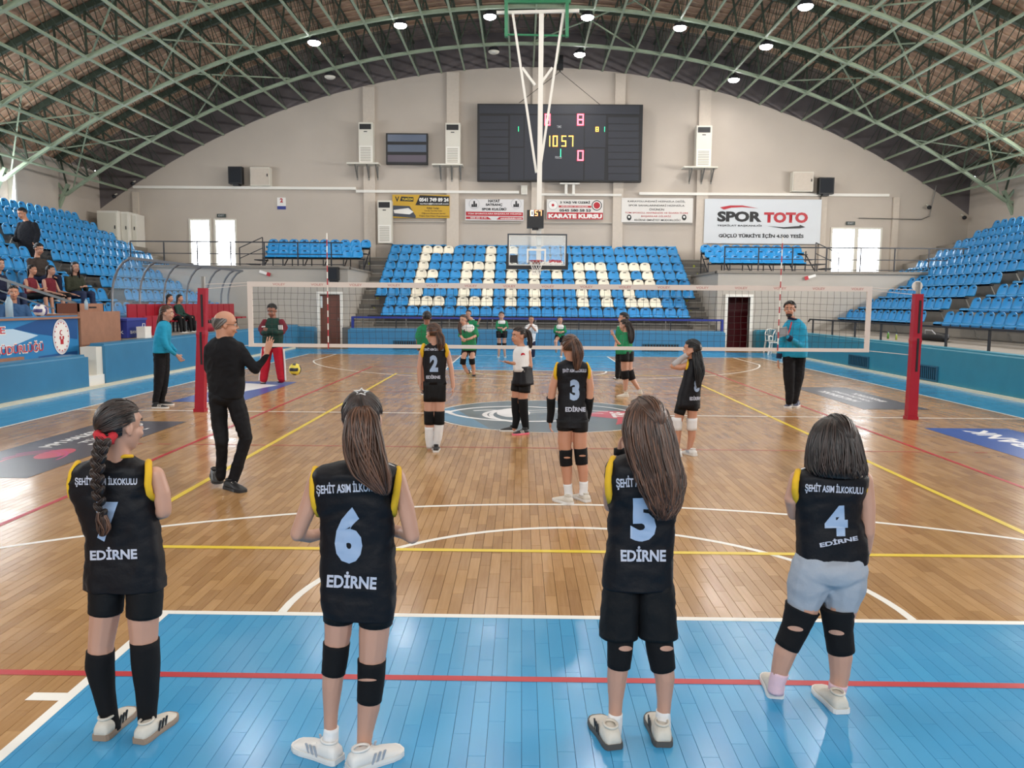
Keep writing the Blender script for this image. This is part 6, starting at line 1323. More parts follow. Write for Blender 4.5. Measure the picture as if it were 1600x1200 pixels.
# --- number 9
f = Fig('girl in white and black kit with red number 9, mouth open, palms up', 12.2, .009, 'b', 'players in black jerseys', base_at(812, 677))
f.head((811, 526, 0), 28, R(-118), neck_to=(816, 546, 0)); f.limb([(826, 550, 4.2), (829, 572, 3.7)]); f.limb([(829, 572, 3.6), (815, 570, 3.2, -.08), (800, 567, 2.6, -.12)]); f.limb([(805, 550, 3.8, .12), (806, 570, 3.4, .14), (793, 566, 2.6, .02)])
f.hand(f.pt((800, 567, 0, -.12)), V((-1, -.2, .25)), V((0, 0, 1)), 1, .15, .2); f.hand(f.pt((793, 566, 0, .02)), V((-1, -.2, .15)), V((0, 0, 1)), -1, .15, .2)
legs(f, [(807, 606, 7.6, .06), (806, 625, 6.8, .06), (807, 640, 6.0, .06), (807, 655, 5.4, .06), (803, 671, 3.5, .06)], [(819, 606, 8), (817, 625, 7.2), (818, 640, 6.4), (820, 657, 5.6), (822, 672, 3.5)]); f.torso([(600, 805, 829), (560, 805, 828), (545, 809, 824)], yaw=R(-60), q=.65, shrink=.008, noise_=0, mb=f.B); f.finish()
sh = f.garment('jersey', f.torso([(580, 803, 831), (568, 803, 829), (556, 803, 829), (547, 804, 829), (541, 808, 826)], yaw=R(-60), q=.65), K['wht']); t = f.bvh(sh)
f.text('9', 817, 556, 6.5, 9.5, t, K['redt'], .08); f.garment('black_skirt', f.torso([(601, 802, 833), (592, 802, 832), (580, 803, 831), (572, 804, 831)], yaw=R(-60), q=.68), K['blk']); tg(f, 'shorts_leg', [[(808, 596, 9, .06), (806, 611, 8.4, .06)], [(820, 596, 10), (819, 613, 9.4)]], K['blk2'])
tg(f, 'thigh_sock', [[(806, 621, 7.4, .06), (806, 640, 6.8, .06), (807, 655, 6.0, .06), (804, 669, 4.6, .06)], [(817, 623, 8), (818, 640, 7.2), (820, 657, 6.2), (822, 671, 4.8)]], K['sock']); f.shoe((807, 674), (795, 674), K['shb'], K['gum'], L=.23); f.shoe((825, 678), (803, 680), K['shb'], K['pnkr'], L=.24, stripes=K['gum'])
f.cap('dark', (0, -.8, .3), 60, rad=.005); f.tail([(819, 514, 3, 0), (825, 518, 4, 0), (828, 530, 4, 0), (829, 544, 2, 0)], 'dark', 30, .005)
# --- number 3
f = Fig('girl in black jersey number 3 with black arm sleeves and knee pads', 8.45, .0085, 'b', 'players in black jerseys', base_at(893, 782))
f.head((891, 544, 0), 39, R(-12), neck_to=(893, 574, 0)); f.limb([(871, 580, 7), (864, 604, 6.6), (861, 624, 6)]); f.limb([(861, 624, 5.8), (861, 643, 5.2, .05), (859, 657, 4.2, .08)]); f.limb([(918, 580, 7), (922, 604, 6.6), (921, 624, 6)]); f.limb([(921, 624, 5.8), (919, 643, 5.2, .05), (916, 657, 4.2, .08)])
f.hand(f.pt((859, 657, 0, .08)), V((.05, .1, -1)), V((1, 0, 0)), 1, .145, .7); f.hand(f.pt((916, 657, 0, .08)), V((-.05, .2, -1)), V((-1, 0, 0)), -1, .145, .7)
legs(f, [(884, 658, 11.5), (882, 690, 11.2), (884, 712, 9.3), (886, 738, 8.6), (887, 762, 6)], [(906, 658, 11.5), (906, 690, 11.2), (907, 712, 9.4), (911, 735, 8.4), (912, 758, 6)]); f.torso([(660, 874, 914), (600, 875, 912), (575, 879, 909)], shrink=.01, noise_=0, mb=f.B); f.finish()
sh = f.garment('jersey', f.torso([(668, 870, 918, 0), (655, 870, 918), (635, 871, 917), (612, 872, 916), (592, 870, 918), (578, 867, 921), (570, 869, 919), (565, 877, 911, 0, .6), (562, 884, 904, 0, .8)]), K['blk']); t = f.bvh(sh)
f.text('ŞEHİT ASIM İLKOKULU', 897.5, 579, 37, 8, t, LET, .03); f.text('3', 898, 609.5, 15, 33, t, NUM, .06); f.text('EDİRNE', 899, 638.5, 31, 9.5, t, LET, .04)
f.ring([(871, 568), (868, 576), (867, 586), (870, 595)], .05, .015, K['yel']); f.ring([(917, 568), (921, 576), (921, 586), (919, 595)], .05, .013, K['yel'])
tg(f, 'arm_sleeve', [[(861, 621, 7.2), (861, 643, 6.2, .05), (859, 659, 5.2, .08)], [(921, 621, 7.2), (919, 643, 6.2, .05), (916, 657, 5.2, .08)]], K['sock']); tg(f, 'shorts_hem', [[(883, 655, 14), (883, 672, 12.5)], [(906, 655, 14), (906, 674, 12.5)]], K['blk2'])
for ch in ([(884, 702, 10.6), (884, 716, 10.2), (885, 727, 9.8)], [(907, 700, 10.8), (908, 713, 10.4), (909, 725, 9.8)]): o = f.tubeg('knee_pad', ch, K['sock']); f.patch(ch[1][0]+2, ch[1][1]-1, 5, 1.4, f.bvh(o), SK['b'])
tg(f, 'sock', [[(887, 756, 7), (888, 768, 6.6), (889, 778, 7)], [(912, 752, 7), (912, 764, 6.6), (911, 774, 7)]], K['wht']); f.shoe((893, 789), (866, 781), K['shoe'], K['gum'], L=.225, w=1.1); f.shoe((919, 785), (895, 775), K['shoe'], K['gum'], L=.225, w=1.1)
f.cap('brown', (0.15, -.7, .55), 90, rad=.0045); f.tail([(897, 529, 4, -.07), (901, 538, 8, -.1), (903, 553, 8.5, -.11), (902, 568, 6, -.11), (901, 579, 2, -.11)], 'brown', 70, .0042, wave=.006)
# --- number 8
f = Fig('girl in black jersey number 8 holding her ear, long black hair and white knee pads', 10.75, .009, 'b', 'players in black jerseys', base_at(1070, 710))
f.head((1081, 547, 0), 31, R(-62), neck_to=(1085, 567, 0)); f.limb([(1077, 570, 5.5, -.02), (1063, 574, 5), (1051, 572, 4.4, .02)]); f.limb([(1051, 572, 4.2, .02), (1064, 561, 3.8), (1076, 552, 3, -.06)]); f.hand(f.pt((1075, 553, 0, -.06)), V((.7, 0, .6)), V((1, .5, 0)), 1, .14, .5); f.limb([(1094, 570, 4.5, .1), (1097, 590, 4, .14), (1090, 600, 3.5, .2)])
legs(f, [(1064, 640, 8), (1059, 660, 7), (1058, 682, 6.2), (1058, 700, 4)], [(1082, 638, 8.2), (1081, 660, 7.3), (1081, 682, 6.2), (1077, 702, 4)]); f.torso([(630, 1062, 1090), (590, 1069, 1093), (566, 1076, 1095)], yaw=R(-30), shrink=.008, noise_=0, mb=f.B); f.finish()
sh = f.garment('jersey', f.torso([(638, 1057, 1093, 0), (620, 1059, 1094), (600, 1064, 1096), (582, 1069, 1098), (570, 1073, 1099), (563, 1075, 1098), (559, 1080, 1093, 0, .7)], yaw=R(-22), q=.6), K['blk']); t = f.bvh(sh)
f.text('8', 1088.5, 603, 8.5, 19, t, NUM, .06); f.text('EDİRNE', 1086, 622, 17, 7, t, LET, .04); f.ring([(1076, 563), (1074, 572), (1072, 584)], .05, .016, K['yel'])
tg(f, 'arm_sleeve', [[(1052, 571, 5.0, .02), (1064, 561, 4.7), (1074, 554, 4.0, -.05)]], cloth('grey_sleeve', '#a9a6a8')); tg(f, 'shorts_leg', [[(1066, 630, 9.5), (1061, 647, 8.6)], [(1083, 628, 9.8), (1082, 641, 9.2)]], K['blk2']); tg(f, 'knee_pad', [[(1058, 652, 8.6), (1058, 672, 7.6)], [(1081, 653, 8.8), (1081, 672, 7.8)]], K['wht'])
f.shoe((1062, 714), (1052, 703), K['gum'], K['gum'], L=.22); f.shoe((1087, 713), (1064, 707), K['gum'], K['gum'], L=.23, stripes=K['gry']); f.cap('black', (0, -.9, -.1), 60, rad=.005); f.tail([(1087, 545, 6, -.04), (1090, 560, 8, -.08), (1093, 580, 7.5, -.10), (1092, 598, 4, -.11), (1091, 606, 1.5, -.11)], 'black', 60, .005, wave=.008)
# --- bald coach
f = Fig('bald man with glasses in a black sweater raising his open hand', 8.75, .008, 'b', 'officials and coaches', base_at(350, 770))
f.head((352, 508, 0), 42, R(68), neck_to=(350, 538, 0), neck_r=.055, pitch=R(3)); f.limb([(404, 570, 5, -.02), (411, 562, 4.4), (417, 553, 4.0)]); f.hand(f.pt((417, 554, 0, 0)), V((.18, .15, 1)), V((.5, .85, 0)), 1, .195, .12, spread=.22)
f.torso([(600, 335, 372), (540, 335, 365)], shrink=.02, noise_=0, mb=f.B); f.finish()
q = MB(); f.torso([(622, 327, 380, 0, .62), (605, 325, 383, 0, .62), (585, 322, 383), (560, 320, 382), (543, 320, 380), (533, 326, 373, 0, .5), (526, 336, 362, 0, .7)], yaw=R(25), noise_=0, mb=q); f.limb([(372, 543, 10), (386, 562, 9, -.04), (399, 577, 7.5, -.04)], q); f.limb([(399, 577, 7.2, -.04), (409, 566, 5.8, -.01), (417, 555, 4.9)], q); f.limb([(328, 545, 9, .0), (327, 575, 8.5, .06), (340, 600, 7, .18)], q); f.blob('sweater', q, cloth('black_sweater', '#0e0e12', .85), .012)
q = MB(); f.limb([(340, 618, 14), (343, 660, 13), (347, 690, 10.5, -.06), (346, 722, 8.5), (345, 744, 8.5, .02)], q); f.limb([(366, 618, 14), (376, 655, 13.5), (384, 685, 11), (373, 722, 9.5), (364, 750, 9)], q); q.ell(f.pt((353, 622, 0)), 25*f.s, 20*f.s, 12*f.s); f.blob('trousers', q, cloth('black_trousers', '#0e0e12'), .012)
f.shoe((334, 752), (352, 774), K['shb'], K['shb'], L=.28, hz=.05); f.shoe((353, 763), (370, 767), K['shb'], K['shb'], L=.28)
f.cap('grey', (0, -.7, -.7), 150, rad=.003, bald=True)
q = MB()
for sx in (-1, 1): q.tube([f.at(sx*.03+.021*math.cos(t_), .094, .006+.016*math.sin(t_)) for t_ in [2*PI*i/16 for i in range(16)]], .0016, 5, closed=True); q.tube([f.at(sx*.052, .092, .008), f.at(sx*.076, .06, .008), f.at(sx*.078, -.005, .012)], .0018, 5)
q.tube([f.at(-.009, .096, .008), f.at(.009, .096, .008)], .0018, 5); put(q, 'glasses', M['black'], f.e)
# --- referee left
f = Fig('woman in turquoise top and black trousers walking beside the left net post', 14.45, .010, 'a', 'officials and coaches', base_at(250, 636))
f.head((261, 490, 0), 24, R(88), neck_to=(257, 508, 0)); f.limb([(272, 552, 2.4), (277, 556, 2.2)]); f.hand(f.pt((276, 555, 0)), V((.6, 0, -.6)), V((0, 1, 0)), 1, .18); f.torso([(545, 244, 262), (510, 247, 264)], yaw=R(80), q=.7, shrink=.02, noise_=0, mb=f.B); f.finish()
q = MB(); f.torso([(551, 240, 266), (540, 240, 265), (525, 242, 267), (512, 245, 267), (505, 248, 265), (501, 252, 262)], yaw=R(75), q=.62, noise_=0, mb=q); f.limb([(255, 511, 5.5, -.12), (256, 530, 5, -.17), (260, 541, 4.3, -.17)], q); f.limb([(260, 541, 4.2, -.17), (267, 548, 3.6, -.14), (273, 553, 3, -.05)], q); f.limb([(258, 512, 5, .13), (262, 535, 4.5, .16), (274, 548, 3, .15)], q); f.blob('jacket', q, K['tur'], .013)
f.ring([(252, 501), (262, 503)], .05, .018, K['nvy'], 'navy_collar'); q = MB(); f.limb([(249, 548, 9.5, -.06), (249, 580, 8, -.06), (246, 610, 6, -.06), (243, 628, 4.8, -.06)], q); f.limb([(256, 548, 9.5, .08), (257, 580, 8, .08), (255, 610, 6, .08), (252, 626, 4.8, .08)], q); f.blob('trousers', q, cloth('black_trousers', '#0e0e12'), .013)
f.shoe((238, 638), (257, 638), K['shb'], K['gum'], L=.26, stripes=K['gum']); f.shoe((247, 633), (265, 633), K['shb'], K['gum'], L=.26); f.cap('brown', (0, -.9, -.2), 50, rad=.006); f.tail([(254, 490, 5, 0), (251, 502, 5.5, 0), (248, 516, 4, 0), (246, 524, 1.5, 0)], 'brown', 40, .006)
# --- referee right
f = Fig('bearded man in turquoise jacket and black trousers holding papers beyond the net', 14.95, .010, 'b', 'officials and coaches', base_at(1235, 637))
f.head((1234, 484, 0), 24, R(205), neck_to=(1240, 502, 0)); f.hand(f.pt((1216, 563, 0)), V((0, 0, -1)), V((1, 0, 0)), -1, .18); f.hand(f.pt((1228, 524, 0, -.25)), V((-.7, 0, .6)), V((0, 1, 0)), 1, .18); f.torso([(550, 1228, 1254), (510, 1230, 1254)], shrink=.02, noise_=0, mb=f.B); f.finish()
q = MB(); f.torso([(558, 1222, 1259), (545, 1222, 1260), (525, 1223, 1260), (510, 1225, 1258), (503, 1229, 1253), (498, 1234, 1248)], yaw=R(200), q=.6, noise_=0, mb=q); f.limb([(1254, 512, 6, -.05), (1257, 530, 5.3, -.1), (1251, 540, 5, -.14)], q); f.limb([(1251, 540, 4.8, -.14), (1240, 533, 4.2, -.22), (1231, 527, 3.3, -.25)], q); f.limb([(1228, 512, 5.5, -.02), (1221, 535, 4.6, -.02), (1217, 556, 3.6)], q); f.blob('jacket', q, K['tur'], .013)
tg(f, 'navy_cuff', [[(1218, 552, 4.4), (1217, 560, 4.2)], [(1236, 530, 4.7, -.235), (1231, 527, 4.5, -.25)]], K['nvy']); f.ring([(1232, 497), (1248, 500)], .06, .02, K['nvy'], 'navy_collar'); q = MB(); q.tube([f.pt((1237, 503, 0, -.13)), f.pt((1234, 515, 0, -.16)), f.pt((1231, 523, 0, -.2))], .012, 6); put(q, 'red_lanyard', red, f.e)
q = MB(); q.obox(f.pt((1222, 519, 0, -.3)), (.09, 0, .03), (0, .004, 0), (-.02, 0, .07)); put(q, 'paper_sheet', mat('grey_paper', '#8e9298', .6), f.e)
q = MB(); f.limb([(1233, 560, 10), (1233, 590, 8.8), (1234, 612, 7), (1233, 628, 5.6)], q); f.limb([(1249, 560, 10, .06), (1247, 590, 8.8, .06), (1243, 612, 7, .06), (1241, 626, 5.6, .06)], q); f.blob('trousers', q, cloth('black_trousers', '#0e0e12'), .013)
f.shoe((1238, 635), (1218, 640), K['shn'], K['gum'], L=.30, stripes=K['gum']); f.shoe((1247, 634), (1234, 640), K['shn'], K['gum'], L=.29); f.cap('black', (0, -.3, .95), 60, low=-.3, front=.62, rad=.007, grow=1.04); q = MB(); q.ell(f.at(0, .045, -.074), .043*f.k, .045*f.k, .034*f.k, 12, 8); put(q, 'beard', mat('beard_hair', '#1d1715', .8), f.e, True)
# --- coach in red trousers
f = Fig('man in dark green jacket and red trousers with folded arms beyond the net', 18.25, .011, 'c', 'officials and coaches', base_at(424, 600))
f.head((425, 486, 0), 21, R(188), pitch=R(18), neck_to=(427, 500, 0)); f.hand(f.pt((421, 516, 0, -.28)), V((-1, 0, .2)), V((0, 1, 0)), 1, .18); f.torso([(540, 415, 438), (505, 415, 440)], shrink=.02, noise_=0, mb=f.B); f.finish()
q = MB(); f.torso([(543, 411, 441), (530, 410, 442), (512, 412, 443), (503, 415, 440), (497, 419, 435)], q=.62, yaw=0, noise_=0, mb=q); f.blob('jacket_body', q, K['dgr'], .014)
q = MB(); f.limb([(414, 503, 5, -.03), (408, 514, 4.8, -.08), (411, 520, 4.5, -.16)], q); f.limb([(440, 503, 5, -.03), (445, 512, 4.8, -.08), (441, 519, 4.5, -.16)], q); f.blob('maroon_sleeves', q, K['mar'], .013); q = MB(); f.limb([(411, 520, 4.4, -.16), (420, 518, 3.8, -.26), (430, 516, 3.4, -.27)], q); f.limb([(441, 519, 4.4, -.16), (432, 519, 3.8, -.27), (421, 516, 3.4, -.27)], q); f.blob('green_forearms', q, K['dgr'], .013)
for cx, cy, sg in ((410, 514, 1), (437, 512, -1)):
    for k_ in range(2 if sg > 0 else 3): q = MB(); a = f.pt((cx+2.6*k_-1, cy+3*(-sg), 0, -.24)); b_ = f.pt((cx+2.6*k_+1.5*sg, cy-4, 0, -.24)); q.tube([a, b_], .014, 6); put(q, 'white_stripe', K['wht'], f.e)
q = MB(); f.limb([(418, 540, 8.5), (415, 570, 7.2), (412, 592, 6.2)], q); f.limb([(433, 540, 8.5), (437, 570, 7.2), (440, 592, 6.2)], q); f.blob('trousers', q, K['redt'], .014); q = MB(); q.tube([f.pt((443, 545, 0, -.03)), f.pt((445, 570, 0, -.03)), f.pt((446, 594, 0, -.03))], .02, 6); q.tube([f.pt((409, 545, 0, -.03)), f.pt((407, 570, 0, -.03)), f.pt((405, 594, 0, -.03))], .015, 6); put(q, 'side_stripe', K['wht'], f.e)
f.shoe((412, 598), (408, 605), K['gum'], K['shb'], L=.29); f.shoe((438, 596), (439, 603), K['gum'], K['shb'], L=.29); f.cap('black', (0, -.3, .95), 40, low=-.1, front=.62, rad=.006)
# --- compact standing figure for the far team
def player(lab, Y, base, hd, H, yaw, body, arms, lg, top, trim=None, bottoms='blk2', skin='a', hair='dark', pads=None, shoes=('gum', 'gum'), sleeves=2, tail=None, tyaw=0, foot=None, group='players in green and white', pad_m='sock', long_=False, band=None, num=None):
    f = Fig(lab, Y, .011, skin, group, base_at(*base)); f.head((hd[0], hd[1], 0), H, R(yaw), neck_to=(body[-1][0]*0+(body[-1][1]+body[-1][2])/2, body[-1][0]+1, 0))
    for a in arms: f.limb(a); w_ = f.pt(a[-1]); v = w_-f.pt(a[-2]); f.hand(w_, v if v.length > .02 else V((0, 0, -1)), V((.2, .9, .2)), 1, .14, .5)
    for l in lg: f.limb(l)
    f.torso([(r[0], r[1]+1, r[2]-1) for r in body], yaw=R(tyaw), shrink=.006, noise_=0, mb=f.B); f.finish(vox=.011)
    q = MB(); f.torso([tuple(r) for r in body], yaw=R(tyaw), q=.62, noise_=0, mb=q)
    for a in arms:
        if sleeves: f.limb([(p[0], p[1], p[2]+1.1)+tuple(p[3:]) for p in a[:sleeves]], q)
    sh = f.blob('shirt', q, K[top], .012)
    if trim:
        tp = MB(); b2 = [r for r in body if r[0] <= trim[1]]; f.torso([(trim[1], b2[0][1]-.35, b2[0][2]+.35)]+[(r[0], r[1]-.35, r[2]+.35) for r in b2], yaw=R(tyaw), q=.66, noise_=0, mb=tp); f.garment('shirt_panel', tp, K[trim[0]])
    if num: t = f.bvh(sh); f.text(num[0], num[1], num[2], num[3], num[4], t, M['ink'], .05, step=.3)
    if long_: q = MB(); [f.limb([(p[0], p[1], p[2]+.8)+tuple(p[3:]) for p in l], q) for l in lg]; f.blob('trousers', q, K[bottoms], .013)
    else:
        for l in lg: p, r = l[0], l[1]; m_ = tuple(.45*a+.55*b for a, b in zip(p[:2], r[:2])); f.tubeg('shorts_leg', [(p[0], p[1]-3, p[2]+1.6)+tuple(p[3:]), (m_[0], m_[1], (p[2]+r[2])/2+1.1)+tuple(p[3:])], K[bottoms], n=12)
    for c in (pads or []): f.tubeg('knee_pad', c, K[pad_m], n=12)
    for h, t_ in (foot or []): f.shoe(h, t_, K[shoes[0]], K[shoes[1]], L=.225)
    f.cap(hair, (0, -.9, 0) if not tail else (0, -.8, .2), 36, rad=.007)
    if tail: f.tail(tail, hair, 26, .006)
    return f
player('black-haired player in green seen from behind, half hidden by number 2', 17.5, (663, 617), (667, 497), 20, -10, [(545, 652, 677), (530, 651, 677), (518, 652, 677), (510, 655, 675), (506, 661, 672)], [[(656, 514, 3.2), (652, 527, 2.8), (653, 540, 2.4)]], [[(661, 548, 5), (661, 575, 4.4), (661, 595, 3.6), (661, 611, 2.6)], [(671, 548, 5), (671, 575, 4.4), (671, 595, 3.6), (671, 611, 2.6)]], 'grn', hair='black', skin='c', foot=[((661, 617), (661, 611)), ((671, 617), (671, 611))], shoes=('shb', 'gum'))
player('long-haired player in green and white looking up, left of the basket', 20.45, (734, 588), (724, 501), 17, 205, [(547, 722, 745), (535, 721, 744), (521, 720, 743), (512, 721, 742), (507, 726, 738)], [[(742, 514, 2.8), (745, 524, 2.6, -.1), (735, 529, 2, -.25), (727, 531, 1.7, -.3)], [(722, 514, 2.6), (719, 524, 2.4, -.1), (724, 530, 1.7, -.28)]], [[(728, 547, 4.6), (723, 563, 4.0, -.1), (726, 574, 3.2), (731, 582, 2.4)], [(739, 547, 4.6), (737, 563, 4.0, -.1), (740, 576, 3.2), (740, 585, 2.4)]], 'grn', ('wht', 519), hair='brown', pads=[[(724, 560, 4.8, -.1), (723, 569, 4.4, -.08)], [(737, 560, 4.8, -.1), (738, 569, 4.4, -.08)]], foot=[((733, 583), (724, 590)), ((741, 587), (737, 593))], shoes=('shb', 'shb'), tail=[(720, 503, 3, -.05), (718, 513, 3, -.12), (720, 523, 1.5, -.15)], num=('1', 726, 517, 2.5, 5))
player('player in white and green just behind the long-haired one', 26.2, (735, 560), (732, 491), 12.5, 190, [(530, 730, 745), (515, 730, 744), (504, 731, 743), (499, 735, 741)], [[(743, 504, 2), (746, 508, 1.8, -.1), (749, 501, 1.4, -.25)]], [[(734, 530, 3.4), (734, 543, 2.8), (734, 555, 2)], [(741, 530, 3.4), (741, 543, 2.8), (741, 555, 2)]], 'grn', ('wht', 503), foot=[((734, 558), (734, 561)), ((741, 558), (741, 561))])
player('player clapping in white and green with black knee pads, before the facing padding', 26.5, (784, 561), (783.5, 494), 13, 180, [(520, 777, 791), (512, 777, 791), (504, 777, 791), (500, 780, 788)], [[(778, 504, 2), (777, 512, 1.8, -.1), (783, 513, 1.4, -.25)], [(790, 504, 2), (792, 511, 1.8, -.1), (788, 514, 1.4, -.25)]], [[(780, 520, 3.6), (780, 534, 3.1), (780, 546, 2.4), (779, 556, 1.7)], [(788, 520, 3.6), (788, 534, 3.1), (788, 546, 2.4), (789, 556, 1.7)]], 'grn', ('wht', 506), pads=[[(780, 536, 3.6), (780, 543, 3.3)], [(788, 536, 3.6), (788, 543, 3.3)]], foot=[((779, 558), (778, 562)), ((789, 558), (790, 562))], num=('7', 786, 504, 2, 4))
player('player in long white shirt and dark trousers holding her hands together', 26.6, (829, 560), (830, 500), 12, 180, [(536, 824, 836), (522, 822, 837), (511, 822, 838), (506, 826, 834)], [[(823, 511, 2), (822, 518, 1.8, -.1), (828, 511, 1.4, -.25)], [(837, 511, 2), (838, 518, 1.8, -.1), (832, 511, 1.4, -.25)]], [[(827, 534, 3), (827, 546, 2.6), (827, 556, 2)], [(833, 534, 3), (833, 546, 2.6), (833, 556, 2)]], 'wht', None, long_=True, bottoms='nvy', foot=[((827, 558), (827, 561)), ((833, 558), (833, 561))], shoes=('shb', 'gum'), skin='b')
player('player in white and green lifting one knee, right of the basket', 27.0, (876, 560), (875, 501), 12, 170, [(527, 868, 882), (518, 867, 882), (511, 868, 882), (507, 871, 879)], [[(869, 511, 1.9), (867, 518, 1.7, -.1), (873, 519, 1.4, -.2)], [(881, 511, 1.9), (883, 518, 1.7, -.1), (877, 519, 1.4, -.2)]], [[(872, 527, 3.2), (868, 534, 2.8, -.3), (869, 545, 2.1, -.3), (869, 550, 1.6, -.2)], [(878, 527, 3.2), (878, 541, 2.7), (877, 555, 1.8)]], 'grn', ('wht', 514), foot=[((877, 558), (875, 561))])
f = player('player in white and green top and black trousers facing left, right of the basket', 19.4, (963, 595), (974, 498), 18, -90, [(553, 962, 979), (535, 961, 978), (518, 962, 978), (509, 965, 976)], [[(966, 518, 2.8), (964, 530, 2.4, -.1), (962, 538, 1.9, -.2)]], [[(967, 553, 5), (966, 572, 4), (965, 588, 3)], [(974, 553, 5, .1), (972, 572, 4, .1), (970, 588, 3, .1)]], 'grn', ('wht', 517), long_=True, tyaw=-70, foot=[((969, 592), (954, 594)), ((973, 592), (961, 592))], shoes=('gum', 'shb'), hair='black')
f = player('player in green with long hair stepping forward in black knee socks', 16.6, (980, 618), (976, 509), 19, -60, [(553, 965, 988), (540, 966, 988), (528, 969, 988), (519, 972, 986)], [[(972, 526, 3, -.1), (970, 540, 2.6, -.2), (963, 532, 2.2, -.25), (959, 524, 1.8, -.25)]], [[(976, 552, 6.4, -.05), (976, 575, 6), (978, 592, 4.6), (977, 608, 3.2)], [(983, 552, 6.4, .05), (983, 575, 5.6, .05), (989, 594, 4.2, .05), (997, 606, 3, .05)]], 'grn', None, hair='dark', pads=[[(976, 579, 7.2), (978, 592, 6)], [(983, 579, 7, .05), (988, 593, 5.6, .05)]], tyaw=-50, foot=[((982, 620), (965, 620)), ((1001, 616), (996, 606))], shoes=('shoe', 'shoe'), tail=[(980, 503, 5, -.05), (985, 515, 6, -.08), (986, 528, 5, -.1), (986, 537, 2, -.1)])

# --- seated people (built in place in metres)
def seated(lab, pos, th, sc=1.0, top='oli', leg='jean', skin='a', hair='dark', look=None, tailn=False, pitch=0, shoe_='gum', arms=0, group='spectators in the left stand', vox=.013, bare=False, low=.44, long_h=False, sleeveless=False):
    x, y, z = pos; f = Fig(lab, y, vox, skin, group, (x, y, z-low)); f.s = .01; k = sc; F = V((math.sin(th), math.cos(th), 0)); Rt = V((math.cos(th), -math.sin(th), 0)); U = V((0, 0, 1)); o = V(pos)
    def at(r, fw, u): return o+Rt*r*k+F*fw*k+U*u*k
    def w3(pts, rr, mb=None): f.wl([at(*p) for p in pts], [r*k for r in rr], mb)
    lk = look if look is not None else th; hc = at(0, .06, .70)
    f.head(hc, 24.5*k, lk, pitch=pitch, neck_to=at(0, .0, .48))
    hands = [(-.10, .34, .12), (.10, .34, .12)] if arms == 0 else ([(-.05, .30, .26), (.08, .32, .24)] if arms == 1 else [(-.25, .5, .1), (.25, .5, .1)])
    arm = [[(sx*.19, .0, .44), (sx*.25, .08, .18), h] for sx, h in zip((-1, 1), hands)]
    for a, sd in zip(arm, (1, -1)):
        w3(a, (.045, .04, .028)); w_ = at(*a[2]); f.hand(w_, (w_-at(*a[1])), V((0, 0, -1)), sd, .17*k, .4)
    lgs = [[(sx*.09, .0, .06), (sx*.12, .42, .08), (sx*.12, .46, -.38)] for sx in (-1, 1)]
    for l in lgs: w3(l[:2], (.08, .058)); w3(l[1:], (.056, .036))
    w3([(0, 0, .08), (0, -.02, .40)], (.10, .08)); f.finish(vox=vox)
    q = MB(); w3([(-.05, 0, .08), (-.06, -.01, .38)], (.12, .125), q); w3([(.05, 0, .08), (.06, -.01, .38)], (.12, .125), q); w3([(-.14, 0, .43), (.14, 0, .43)], (.066, .066), q); w3([(0, 0, .3), (0, .015, .465)], (.12, .078), q)
    if not sleeveless: [w3([a[0], a[1]], (.062, .056), q) or w3([a[1], tuple(.15*u+.85*v for u, v in zip(a[1], a[2]))], (.054, .042), q) for a in arm]
    f.blob('coat' if not sleeveless else 'jersey', q, K[top], vox)
    q = MB(); [w3(l[:2], (.098, .075), q) for l in lgs]
    if not bare: [w3([l[1], tuple(.08*u+.92*v for u, v in zip(l[1], l[2]))], (.07, .052), q) for l in lgs]
    f.blob('trousers' if not bare else 'shorts', q, K[leg], vox)
    for l in lgs: a = at(*l[2]); b = a+F*.2*k; g = a.z-.055*k; sgh = a-F*.06*k; f.shoe(V((sgh.x, sgh.y, 0)), V((b.x, b.y, 0)), K[shoe_], K['gum'], L=.25*k, hz=g, tz=g)
    f.cap(hair, (0, -.8, .2) if tailn else (0, -.9, -.1), 44, rad=.006, low=-.55 if long_h else -.4)
    if long_h or tailn:
        b_ = f.at(0, -.095, .02); f.tail([V(b_), b_+V((-.03*F.x, -.03*F.y, -.10)), b_+V((-.02*F.x, -.02*F.y, -.24))], hair, 30, .006) if 0 else None
        q = MB(); f0 = 0; rn2 = random.Random(9)
        for _ in range(60):
            a = rn2.uniform(R(-100), R(100)) if long_h else rn2.uniform(R(-25), R(25)); d0 = f.R*math.sin(a)*.078-f.F*math.cos(a)*.09; p0 = f.hc+(d0+f.U*.02)*f.k; q.tube([p0, p0+V((0, 0, -.12))*f.k+d0*.1, p0+V((0, 0, -.28))*f.k+d0*.05], [.012, .011, .004], 5); q.tone += [rn2.random()]*(len(q.f)-f0); f0 = len(q.f)
        put(q, 'long_hair', HM[hair], f.e, True)
    return f
E2 = PI/2
seated('woman in olive coat and jeans sitting above the wooden desk', (-12.35, 22.75, 1.80), E2+.35, 1.12, 'oli', 'jean', 'a', 'dark', look=E2+.55, long_h=True, arms=1)
seated('girl in maroon sports vest and black shorts with her knees up, beside the olive coat', (-12.35, 21.62, 1.76), E2+.1, 1.0, 'mar', 'blk2', 'a', 'black', look=E2-.1, tailn=True, arms=2, bare=True, sleeveless=True)
seated('girl in maroon sports vest sitting in front of the man in the brown coat', (-12.35, 20.85, 1.76), E2, .97, 'mar', 'blk2', 'b', 'black', look=E2-.05, tailn=True, arms=1, bare=True, sleeveless=True)
seated('man in brown coat leaning forward behind two seated girls', (-13.1, 22.4, 2.20), E2+.25, 1.2, 'brn', 'nvy', 'b', 'black', look=E2+.35, pitch=R(14))
